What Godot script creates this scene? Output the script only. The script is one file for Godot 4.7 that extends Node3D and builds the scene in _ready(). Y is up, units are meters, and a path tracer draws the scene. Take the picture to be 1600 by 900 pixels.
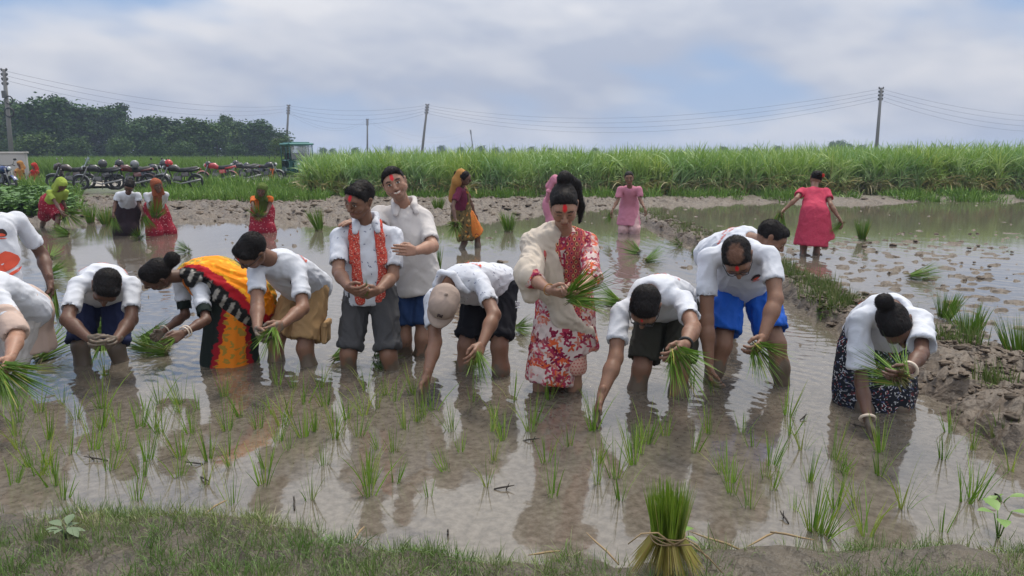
extends Node3D
# A flooded rice paddy: a row of people bends over to plant seedlings, helpers wade behind them,
# sugar cane, a road with parked motorcycles, bamboo and power poles close the view.

var rnd := RandomNumberGenerator.new()
var nz := FastNoiseLite.new()      # general smooth noise, frequency 1 per metre
var ridge := FastNoiseLite.new()   # ridged noise for cloth folds
var jobs := []
var done := []
var stock := {}                    # canonical head and hand surfaces
var M := {}                        # materials
var taken := {}

const CAM_HEIGHT := 1.45
const CAM_PITCH := 10.445
const CAM_FOV := 42.741
const BANK := [[-2.633, 2.974], [-2.118, 2.828], [-1.836, 2.801], [-1.443, 2.801], [-1.026, 2.731], [-0.641, 2.616], [-0.237, 2.505], [0, 2.452], [0.234, 2.469], [0.474, 2.505], [0.719, 2.536], [1.088, 2.559], [1.446, 2.55], [1.934, 2.559], [2.441, 2.587]]
const BUND := [[2.949, -16.974, 0.35, 0.1], [3.092, -13.637, 0.4, 0.12], [3.159, -10.929, 0.38, 0.13], [3.066, -8.268, 0.33, 0.13], [3.01, -6.917, 0.36, 0.14], [3, -5.678, 0.42, 0.15], [3.018, -4.774, 0.5, 0.17], [2.934, -4.022, 0.55, 0.18], [2.82, -3.167, 0.55, 0.17]]
const MUDEDGE := [[-11.003, 12.6], [-9.571, 14.857], [-8.557, 15.127], [-6.467, 14.857], [-4.83, 14.596], [-2.633, 15.127], [-0.546, 15.697], [0.578, 16.636], [1.638, 18.89], [3.511, 20.259], [7.372, 21.285], [17.46, 22.419]]
const CANE_LEFT := [[23.032, -6.416], [27.542, -7.325], [36.417, -9.035], [57.205, -13.27], [101.154, -22.203]]
const RINGS := [[-3.473, -4.592], [-3.325, -4.614], [-3.236, -4.533], [-3.136, -4.428], [-2.992, -4.954], [-2.773, -5.031], [-2.132, -5.079], [-2.026, -4.975], [-1.674, -5.052], [-1.411, -4.933], [-1.121, -4.872], [-0.82, -4.843], [-0.79, -5.239], [-0.656, -5.199], [-0.322, -4.816], [-0.071, -4.701], [0.18, -4.385], [0.379, -4.384], [0.781, -4.402], [1.013, -4.293], [1.271, -4.521], [1.715, -4.481], [1.626, -5.627], [1.767, -5.829], [2.014, -4.007], [2.217, -4.014]]
const TUFTS := [[-2.686, -4.687], [-2.114, -4.032], [-1.999, -3.742], [-1.852, -3.678], [-1.679, -3.66], [-1.8, -4.011], [-1.741, -4.258], [-1.945, -4.131], [-1.507, -3.907], [-1.352, -3.928], [-1.239, -3.907], [-1.508, -3.696], [-1.352, -3.724], [-1.191, -3.547], [-1.041, -3.696], [-1.087, -4.087], [-1.487, -4.469], [-1.37, -4.431], [-2.378, -3.59], [-2.033, -3.048], [-1.913, -2.92], [-2.078, -3.449], [-1.867, -3.209], [-1.933, -3.433], [-2.26, -3.251], [-2.219, -3.055], [-2.586, -3.625], [-2.414, -3.877], [-2.64, -4.131], [-1.75, -3.317], [-1.512, -3.133], [-1.45, -3.317], [-1.591, -2.896], [-1.174, -2.873], [-1.102, -3.055], [-1.136, -3.209], [-0.888, -3.266], [-0.861, -2.92], [-0.9, -3.59], [-1.353, -3.036], [-2.072, -4.131], [-2.163, -3.818], [-1.375, -3.378], [-1.615, -3.378], [-2.165, -3.154], [-2.17, -3.237], [-0.615, -2.943], [-0.901, -4.355], [-0.78, -4.054], [-0.77, -4.282], [-0.695, -4.176], [-0.907, -3.858], [-0.832, -3.928], [-0.667, -3.465], [-0.572, -3.715], [-0.516, -3.838], [-0.454, -4.011], [-0.603, -4.282], [-0.357, -2.943], [-0.296, -3.195], [-0.319, -3.696], [-0.234, -4.154], [-0.092, -3.877], [-0.091, -3.295], [-0.111, -3.048], [-0.043, -3.564], [0.098, -3.678], [0.161, -3.295], [0.173, -2.943], [0.43, -3.696], [0.411, -3.295], [0.577, -3.266], [0.682, -3.53], [0.463, -2.92], [-0.914, -3.59], [-0.664, -3.167], [-0.629, -3.048], [0.119, -3.818], [-0.487, -3.918], [0.465, -3.918], [0.619, -3.465], [0.692, -3.514], [1.038, -3.66], [0.975, -3.147], [0.95, -2.961], [0.986, -2.839], [1.212, -3.66], [1.202, -3.481], [1.218, -3.259], [1.144, -3.011], [1.454, -3.642], [1.443, -3.449], [1.542, -3.918], [1.539, -3.31], [1.518, -3.147], [1.183, -2.626], [1.154, -2.806], [1.342, -2.839], [1.359, -2.606], [1.685, -3.16], [1.818, -3.417], [1.626, -2.839], [2.079, -3.34], [2.301, -3.66], [2.288, -3.449], [1.909, -2.891], [1.674, -2.645], [1.964, -2.914], [2.293, -3.174], [1.424, -2.839], [0.895, -3.417], [1.17, -2.655], [1.189, -2.606], [0.967, -3.202], [0.981, -3.087], [1.152, -3.133], [1.513, -3.202], [-2.457, -3.465], [0.625, -3.386], [-1.92, -3.742], [-2.115, -3.167], [-0.583, -3.423], [0.222, -4.213], [-2.695, -3.819], [-1.315, -3.24], [0.285, -3.495], [-0.249, -3.418], [-1.686, -3.134], [-2.158, -3.386], [-1.239, -3.773], [1.134, -4.457], [1.332, -3.091], [-2.205, -3.745], [0.004, -4.175], [0.384, -4.39], [-0.957, -3.752], [-0.105, -3.667], [-1.2, -4.432], [0.382, -3.069], [-2.365, -4.047], [-1.081, -3.618], [0.8, -3.634], [-0.798, -3.607], [-2.68, -3.977], [-1.111, -3.449], [-1.886, -3.968], [-0.522, -3.078], [-1.219, -4.128], [0.47, -3.127], [-2.828, -3.991]]
const FLOATING := [[-7.931, -12.795, 0, 1.3], [-6.218, -12.227, 0, 1.3], [-4.737, -10.509, 0, 1.2], [-6.377, -10.119, 0, 1.1], [-5.296, -8.529, 0, 1.0], [-3.32, -5.155, 0, 1.35], [-2.632, -5.189, 0, 1.0], [-3.498, -6.025, 0, 1.1], [-3.283, -5.847, 0, 1.1], [-0.875, -4.849, 0, 0.8], [-1.183, -5.054, 0, 0.8], [-0.051, -5.719, 0, 0.8], [0.104, -5.804, 0, 0.8], [2.553, -11.304, 0, 1.1], [2.637, -10.442, 0, 1.0], [1.726, -10.645, 0, 1.2], [1.931, -9.816, 0, 1.3], [0.898, -6.977, 0, 1.0], [1.085, -5.499, 0, 1.0], [1.201, -5.349, 0, 0.9], [4.777, -8.354, 0, 1.3], [-2.721, -5.518, 0, 1.0], [-2.782, -5.295, 0, 0.9], [-0.255, -4.864, 0, 0.9], [2.758, -6.313, 0, 1.1], [-8.662, -15.127, 1, 1.5, "upright bunch of green rice seedlings set down on the mud"], [-8.2, -14.857, 1, 1.5, "upright bunch of green rice seedlings set down on the mud"], [-3.65, -13.865, 1, 1.6, "upright bunch of green rice seedlings set down on the mud"], [-0.059, -13.637, 1, 1.5, "upright bunch of green rice seedlings set down on the mud"], [-1.766, -17.693, 1, 1.5, "upright bunch of green rice seedlings set down on the mud"], [-0.93, -8.953, 1, 1.15, "upright bunch of seedlings standing in the water behind the smiling man"], [5.844, -12.227, 1, 1.3, "upright bunch of seedlings standing alone in the far muddy paddy"], [3.535, -5.538, 1, 1.15, "tall green bunch of seedlings on top of the mud bund"], [3.799, -6.313, 1, 1.0, "shorter bunch of seedlings behind the tall bunch on the mud bund"], [3.357, -4.701, 1, 1.2, "leaning bunch of seedlings at the wide end of the mud bund"]]
const HELD := [["bunch of seedlings hanging from the lowered hand of the man with the red chest print", Vector3(-3.101, 0.527, -4.859), Vector3(-0.02, -0.263, 0.078), 1.0, 0],
	["bunch of seedlings in the hand of the person in the beige kurta", Vector3(-2.616, 0.342, -3.649), Vector3(0.236, -0.051, 0.176), 1.15, 1],
	["few seedlings between the hands of the man in navy trousers", Vector3(-2.524, 0.286, -4.382), Vector3(0.061, -0.081, 0.182), 0.8, 2],
	["seedlings between the hands of the woman in the orange sari", Vector3(-2.097, 0.315, -4.413), Vector3(-0.012, -0.012, 0.181), 0.7, 2],
	["muddy bunch of seedlings in the hands of the man in tan shorts", Vector3(-1.442, 0.393, -4.311), Vector3(0.034, -0.058, 0.238), 0.95, 0],
	["small tuft of seedlings in the hands of the man with the red scarf", Vector3(-0.913, 0.567, -4.557), Vector3(-0.022, 0.13, 0.083), 0.6, 2],
	["bunch of seedlings hanging from the hand of the man in the cap", Vector3(-0.199, 0.307, -4.084), Vector3(0.032, -0.067, 0.222), 0.9, 0],
	["fanned bunch of seedlings held by the woman in the floral dress", Vector3(0.313, 0.72, -3.734), Vector3(0.123, 0.087, 0.212), 1.0, 1],
	["large green bunch of seedlings in the hand of the man in olive shorts", Vector3(0.824, 0.463, -3.537), Vector3(0.021, -0.069, 0.263), 1.05, 1],
	["green bunch of seedlings in the upper hand of the balding man", Vector3(1.352, 0.392, -3.912), Vector3(0.012, -0.04, 0.244), 0.95, 1],
	["few seedlings in the lower hand of the balding man", Vector3(1.19, 0.108, -4.219), Vector3(-0.007, -0.038, 0.178), 0.7, 2],
	["bunch of seedlings held by the woman in the patterned skirt", Vector3(1.787, 0.433, -3.259), Vector3(0.012, 0.015, -0.259), 1.0, 1],
	["big bundle carried by the woman with the lime green veil", Vector3(-8.615, 0.287, -14.279), Vector3(0.36, -0.111, 0.359), 2.0, 1],
	["seedlings in one hand of the woman with the dark wrap skirt, before the standing bunches", Vector3(-6.855, 0.345, -12.644), Vector3(-0.005, -0.127, 0.015), 1.1, 1],
	["seedlings in the dark-skirted woman's other hand, beside the scarfed woman", Vector3(-6.363, 0.349, -12.733), Vector3(0.041, -0.142, -0.007), 1.1, 1],
	["bunch held before her by the woman with the orange-red head scarf", Vector3(-6.129, 0.373, -12.662), Vector3(0.173, 0.23, 0.223), 1.4, 1],
	["bunch held by the woman with the dark green veil", Vector3(-4.437, 0.357, -12.858), Vector3(0.083, 0.108, 0.31), 1.3, 1],
	["bunch hanging from the hand of the striding woman in brown sari", Vector3(-0.814, 0.419, -10.63), Vector3(-0.014, -0.067, 0.304), 1.2, 1],
	["bunch hanging from the hand of the woman in the pink tunic", Vector3(1.75, 0.386, -13.063), Vector3(-0.036, -0.075, 0.002), 0.9, 0],
	["bunch in the raised hand of the woman in the crimson dress", Vector3(3.814, 0.589, -10.471), Vector3(-0.025, -0.142, 0.005), 1.1, 1],
	["bunch in the lower hand of the woman in the crimson dress", Vector3(4.62, 0.478, -10.298), Vector3(-0.115, -0.109, -0.039), 0.9, 0]]
const BUNDLE := Vector3(0.509, 0.06, -2.222)
const WEED1 := Vector3(-1.582, 0.08, -2.409)
const WEED2 := Vector3(1.861, 0, -2.597)
const WEED3 := Vector3(2.062, 0, -2.885)
const WEED4 := Vector3(0.603, 0.04, -2.401)
const TREES := [[-68.983, -92.721, 1.003, 0], [-63.54, -90.063, 0.945, 1], [-64.392, -95.921, 0.944, 0], [-58.818, -91.099, 0.835, 1], [-55.384, -89.33, 0.905, 2], [-57.075, -96.032, 0.978, 0], [-60.939, -106.359, 0.871, 1], [-57.369, -104.009, 0.894, 2], [-54.329, -103.303, 0.886, 0], [-46.244, -92.439, 0.785, 1], [-47.704, -98.734, 0.712, 2], [-42.792, -93.534, 0.745, 0], [-39.885, -91.453, 0.779, 1], [-37.764, -90.124, 0.715, 0], [-36.303, -92.288, 0.712, 1], [-40.091, -106.55, 0.71, 2], [-37.114, -104.578, 0.752, 1], [-35.175, -104.133, 0.727, 0], [-33.087, -104.009, 0.722, 1], [-24.489, -79.547, 0.448, 1], [-50.928, -80.479, 0.555, 1], [-55.373, -83.016, 0.458, 1], [-43.743, -83.855, 0.461, 1], [-37, -84.837, 0.387, 1], [-31.271, -85.04, 0.354, 1], [-56.528, -78.694, 0.496, 1], [-48.176, -82.847, 0.458, 1], [-39.57, -83.374, 0.427, 1]]
const FARTREES := [[-74.447, -265.417, 0.614], [-61.162, -242.445, 0.44], [-63.01, -263.151, 0.415], [-49.498, -236.254, 0.438], [-48.505, -295.421, 0.57], [-27.334, -290.584, 0.603], [-18.357, -268.335, 0.483], [-10.304, -251.017, 0.537], [-6.277, -293.621, 0.496], [0, -270.066, 0.451], [7.485, -291.762, 0.531], [14.847, -289.363, 0.458], [29.525, -265.586, 0.449], [73.083, -258.976, 0.511], [84.876, -271.924, 0.485], [92.333, -260.173, 0.544], [103.584, -241.292, 0.71], [110.054, -251.358, 0.787], [128.797, -286.881, 0.706], [108.604, -233.027, 0.553], [123.664, -233.243, 0.524], [159.242, -273.845, 0.588]]
const POLES := [[Vector3(-39.526, 0, -59), Vector3(-39.269, 7.773, -59), "tall concrete power pole with cable coils beside the concrete wall", true],
	[Vector3(-32.169, 0, -106), Vector3(-31.277, 7.972, -106), "concrete power pole rising behind the teal three-wheeler", false],
	[Vector3(-27.495, 0, -142), Vector3(-27.224, 7.61, -142), "thin pole standing in the sugar cane between two taller poles", false],
	[Vector3(-12.255, 0, -100), Vector3(-11.158, 7.685, -100), "leaning power pole in the middle of the sugar cane", false],
	[Vector3(-10.861, 0, -215), Vector3(-11.886, 7.744, -215), "short far pole leaning on the horizon", false],
	[Vector3(36.015, 0, -74), Vector3(35.951, 7.639, -74), "power pole standing alone above the sugar cane on the open side", false],
	[Vector3(-29.808, 0, -95), Vector3(-29.876, 3.202, -95), "thin short post beside the pole by the three-wheeler", false]]
const CABLES := [[Vector3(-39.273, 7.656, -59), Vector3(-31.29, 7.852, -106), 1.1],
	[Vector3(-39.285, 7.307, -59), Vector3(-31.33, 7.494, -106), 1.3],
	[Vector3(-39.296, 6.957, -59), Vector3(-31.37, 7.135, -106), 1.5],
	[Vector3(-31.29, 7.852, -106), Vector3(-11.175, 7.57, -100), 0.7],
	[Vector3(-31.33, 7.494, -106), Vector3(-11.224, 7.224, -100), 0.95],
	[Vector3(-31.37, 7.135, -106), Vector3(-11.273, 6.878, -100), 1.2],
	[Vector3(-31.411, 6.776, -106), Vector3(-11.323, 6.532, -100), 1.45],
	[Vector3(-11.175, 7.57, -100), Vector3(35.951, 7.524, -74), 2.2],
	[Vector3(-11.224, 7.224, -100), Vector3(35.954, 7.18, -74), 2.4],
	[Vector3(-11.273, 6.878, -100), Vector3(35.957, 6.837, -74), 2.6],
	[Vector3(-11.323, 6.532, -100), Vector3(35.96, 6.493, -74), 2.8],
	[Vector3(35.951, 7.524, -74), Vector3(76.49, 6.043, -95), 1.2],
	[Vector3(35.954, 7.18, -74), Vector3(76.549, 5.65, -95), 1.4],
	[Vector3(35.957, 6.837, -74), Vector3(76.608, 5.257, -95), 1.6],
	[Vector3(35.96, 6.493, -74), Vector3(76.667, 4.863, -95), 1.8],
	[Vector3(-27.228, 7.496, -142), Vector3(-11.871, 7.628, -215), 2.6],
	[Vector3(-27.24, 7.154, -142), Vector3(-11.825, 7.28, -215), 3.4],
	[Vector3(-31.37, 7.135, -106), Vector3(-27.228, 7.496, -142), 2],
	[Vector3(-31.411, 6.776, -106), Vector3(-27.24, 7.154, -142), 2],
	[Vector3(-39.273, 7.656, -59), Vector3(-30.717, 6.638, -40), 0.5],
	[Vector3(-39.285, 7.307, -59), Vector3(-30.755, 6.381, -40), 0.5],
	[Vector3(-39.296, 6.957, -59), Vector3(-30.792, 6.124, -40), 0.5]]
const WALL := Vector3(-23.927, 0, -34.5)
var BIKES := [[Vector3(-15.782, 0.235, -23.078), 2.6, Color(0.01, 0.03, 0.14), "dark blue motorcycle at the road end beside the squatting women", {}],
	[Vector3(-14.912, 0.235, -25.122), 0.25, Color(0.03, 0.012, 0.012), "black and red scooter-like motorcycle with white mirrors", {"bright": true, "fairing": true}],
	[Vector3(-13.486, 0.235, -24.263), 0.35, Color(0.012, 0.012, 0.016), "black motorcycle with tall clear windscreen turned to the paddies", {"screen": true, "bright": true}],
	[Vector3(-12.674, 0.235, -24.685), 0.5, Color(0.085, 0.012, 0.012), "dark red motorcycle parked beside the one with the windscreen", {}],
	[Vector3(-12.399, 0.235, -25.575), 2.9, Color(0.02, 0.02, 0.025), "black motorcycle between the dark red one and the pair of helmets", {}],
	[Vector3(-11.077, 0.235, -24.685), 0.3, Color(0.018, 0.014, 0.014), "black motorcycle standing under the red helmet", {}],
	[Vector3(-11.366, 0.235, -28.671), 0.15, Color(0.36, 0.015, 0.02), "bright red motorcycle parked apart from the others", {}],
	[Vector3(-10.81, 0.235, -29.875), 0.7, Color(0.014, 0.014, 0.018), "black motorcycle turned towards the paddies beside the red one", {}],
	[Vector3(-10.26, 0.235, -31.183), 3.0, Color(0.02, 0.022, 0.03), "dark motorcycle next to the child and the three-wheeler", {}]]
const HELMETS := [[Vector3(-13.308, 0.958, -24.263), Color(0.05, 0.05, 0.055), "dark helmet on the motorcycle with the windscreen"],
	[Vector3(-12.989, 0.95, -24.685), Color(0.03, 0.032, 0.035), "black helmet at the handlebar of the dark red motorcycle"],
	[Vector3(-12.482, 0.929, -24.685), Color(0.16, 0.17, 0.18), "grey helmet on the seat of the dark red motorcycle"],
	[Vector3(-11.505, 0.95, -24.685), Color(0.045, 0.05, 0.055), "dark helmet beside the red helmet"],
	[Vector3(-11.357, 0.95, -24.685), Color(0.42, 0.02, 0.02), "red helmet beside a dark one"],
	[Vector3(-11.667, 0.845, -28.671), Color(0.03, 0.03, 0.035), "black helmet on the bright red motorcycle"],
	[Vector3(-11.05, 0.87, -29.875), Color(0.03, 0.03, 0.035), "black helmet on the motorcycle beside the red one"],
	[Vector3(-11.085, 0.765, -31.183), Color(0.05, 0.05, 0.06), "dark helmet on the motorcycle near the child"]]
const TUK := Vector3(-11.756, 0.1, -40.912)
const TWIGS := [[-1.499, -3.259, 2.908, 0.041, 0], [-1.377, -3.087, 0.87, 0.056, 0], [-0.034, -3.004, 0.04, 0.045, 0], [1.609, -3.867, 5.641, 0.032, 0], [1.852, -3.742, 3.481, 0.048, 0], [0.098, -3.547, 0.257, 0.041, 0], [-0.908, -2.856, 4.418, 0.044, 0], [1.092, -2.736, 4.553, 0.035, 0], [-0.247, -2.621, 1.495, 0.033, 0], [-1.988, -3.31, 3.179, 0.058, 0], [0.756, -2.496, 3.708, 0.106, 1], [0.927, -2.514, 2.409, 0.105, 1], [1.015, -2.461, 0.638, 0.077, 1], [0.326, -2.452, 4.234, 0.104, 1], [0.115, -2.418, 2.649, 0.065, 1], [-0.578, -2.55, 1.675, 0.073, 1], [-1.207, -2.736, 1.766, 0.109, 1]]

# ---------------------------------------------------------------- scene
func _ready() -> void:
	nz.noise_type = FastNoiseLite.TYPE_SIMPLEX_SMOOTH
	nz.frequency = 1.0
	nz.fractal_octaves = 2
	nz.seed = 4
	ridge.noise_type = FastNoiseLite.TYPE_SIMPLEX_SMOOTH
	ridge.fractal_type = FastNoiseLite.FRACTAL_RIDGED
	ridge.frequency = 1.0
	ridge.fractal_octaves = 2
	ridge.seed = 8
	# camera
	var cam := Camera3D.new()
	cam.name = "camera"
	cam.position = Vector3(0, CAM_HEIGHT, 0)
	cam.rotation_degrees = Vector3(-CAM_PITCH, 0, 0)
	cam.fov = CAM_FOV
	cam.near = 0.1
	cam.far = 2000.0
	add_child(cam)
	# sky: broken monsoon overcast
	var env := Environment.new()
	env.background_mode = Environment.BG_SKY
	var pano := PanoramaSkyMaterial.new()
	pano.panorama = ImageTexture.create_from_image(sky_image())
	env.sky = Sky.new()
	env.sky.sky_material = pano
	env.tonemap_mode = Environment.TONE_MAPPER_LINEAR
	env.tonemap_exposure = 1.78
	env.sdfgi_enabled = true
	env.ssao_enabled = true
	env.ssil_enabled = true
	env.fog_enabled = true
	env.fog_density = 0.0009
	env.fog_light_color = Color(0.70, 0.76, 0.86)
	var we := WorldEnvironment.new()
	we.name = "environment"
	we.environment = env
	add_child(we)
	# sun behind cloud: high, slightly behind the people
	var sun := DirectionalLight3D.new()
	sun.name = "sun"
	sun.light_energy = 0.48
	sun.light_angular_distance = 14.0
	sun.light_color = Color(1.0, 0.965, 0.91)
	sun.rotation_degrees = Vector3(-66, 160, 0)
	sun.shadow_enabled = true
	add_child(sun)
	make_cloths()
	make_materials()
	setting()
	print("setting ", Time.get_ticks_msec())
	make_stock()
	var first := jobs.size()
	cast()
	run_all(first)
	finish_people()
	print("people ", Time.get_ticks_msec())
	plants()
	background()
	print("all ", Time.get_ticks_msec())

func make_materials() -> void:
	M.steel = mat("dull_steel", Color(0.20, 0.20, 0.205), 0.45)
	M.steel.metallic = 0.5
	M.steel_dark = mat("dark_metal", Color(0.09, 0.09, 0.095), 0.5)
	M.lens = mat("lamp_glass", Color(0.55, 0.57, 0.58), 0.1)
	M.redplastic = mat("red_plastic", Color(0.35, 0.01, 0.01), 0.3)
	M.screen = mat("clear_plastic", Color(0.22, 0.25, 0.26), 0.08)
	M.screen.transparency = BaseMaterial3D.TRANSPARENCY_ALPHA
	M.screen.albedo_color.a = 0.35
	M.screen_dark = mat("smoked_plastic", Color(0.03, 0.03, 0.035), 0.1)
	M.concrete = mat("pole_concrete", Color(0.17, 0.165, 0.16), 0.9)
	M.wire = mat("cable", Color(0.05, 0.05, 0.055), 0.7)
	M.twig = mat("dark_twig", Color(0.035, 0.028, 0.022), 0.8)
	M.straw = mat("straw", Color(0.25, 0.175, 0.09), 0.8)
	M.leaf = tinted("leaf", 0.55, 0.4)
	M.leaf.backlight_enabled = true
	M.leaf.backlight = Color(0.45, 0.5, 0.2)
	M.cane = tinted("cane_leaf", 0.5, 0.4)
	M.cane.backlight_enabled = true
	M.cane.backlight = Color(0.62, 0.68, 0.34)
	M.crown = tinted("crown_leaves", 0.65, 0.3)
	M.crown_pale = tinted("crown_leaves_yellowish", 0.65, 0.3)
	M.crown_pale.albedo_color = Color(1.0, 0.98, 0.72)
	M.crown_dark = tinted("crown_leaves_dark", 0.65, 0.3)
	M.crown_dark.albedo_color = Color(0.80, 0.88, 0.82)
	M.bark = mat("bark", Color(0.07, 0.06, 0.045), 0.9)
	M.weed = mat("weed_leaf", Color(0.10, 0.19, 0.025), 0.5)
	M.weed_grey = mat("grey_weed_leaf", Color(0.095, 0.135, 0.07), 0.7)
	# mud: wet clay with grains and clods
	M.mud = tinted("wet_mud", 0.62, 0.5)
	M.mud.albedo_texture = noise_tex(0.012, 1024, false, 1.0, ramp(Color(0.55, 0.55, 0.55), Color(0.85, 0.85, 0.85), Color(1.0, 1.0, 1.0)), 5)
	M.mud.uv1_triplanar = true
	M.mud.uv1_world_triplanar = true
	M.mud.uv1_scale = Vector3.ONE / 1.7
	M.mud.heightmap_enabled = true
	M.mud.heightmap_texture = noise_tex(0.02, 1024, false, 1.0, null, 9)
	M.mud.heightmap_scale = 3.0
	M.clod = tinted("mud_clod", 0.7, 0.4)
	# muddy water: brown and turbid under a smooth face
	M.water = mat("muddy_water", Color.WHITE, 0.06, 0.66)
	M.water.albedo_texture = noise_tex(0.022, 2048, false, 1.0, ramp(Color(0.084, 0.071, 0.055), Color(0.118, 0.101, 0.080), Color(0.152, 0.132, 0.107)), 12)
	M.water.albedo_texture.noise.fractal_octaves = 6
	M.water.albedo_texture.noise.fractal_gain = 0.66
	M.water.uv1_scale = Vector3(0.4, 0.4, 0.4)
	M.water.normal_enabled = true
	M.water.normal_texture = noise_tex(0.02, 1024, true, 3.0, null, 15)
	M.water.normal_scale = 0.05

func setting() -> void:
	var xs := mirrored(stitched([[0.0, 6.0, 0.05, 1.0], [6.0, 15.0, 0.11, 1.0], [15.0, 700.0, 0.12, 1.07]]), false)
	var zs := mirrored(stitched([[-40.0, 1.2, 1.0, 1.0], [1.2, 9.0, 0.05, 1.0], [9.0, 24.0, 0.10, 1.0], [24.0, 1000.0, 0.12, 1.07]]), true)
	structure("ground", sheet(xs, zs, 0), M.mud, "brown mud of the paddies, bunds and banks reaching to the horizon")
	structure("water", sheet(coords(-45, -4.6, 4.6, 45, 0.035, 1.05), coords(-26, -7.0, -2.0, -1.5, 0.035, 1.03), 1), M.water, "shallow muddy water flooding the rice paddies")
	# road edge behind the mud bank
	var mb := MB.new()
	for k in 41:
		var x := -40.0 + k * 0.75
		var z := -28.2 - 0.15 * sin(x * 0.2)
		mb.vert(V(x, 0.215, z + 0.5))
		mb.vert(V(x, 0.235, z - 0.7))
		mb.vert(V(x, 0.235, z - 4.2))
		mb.vert(V(x, 0.1, z - 4.6))
	for k in 40:
		for r in 3:
			var a := k * 4 + r
			mb.quad(a, a + 1, a + 5, a + 4)
	var rm := mat("road_dust", Color(0.26, 0.235, 0.20), 0.95)
	structure("road", mb.mesh(), rm, "pale dirt road behind the mud bank")

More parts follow.
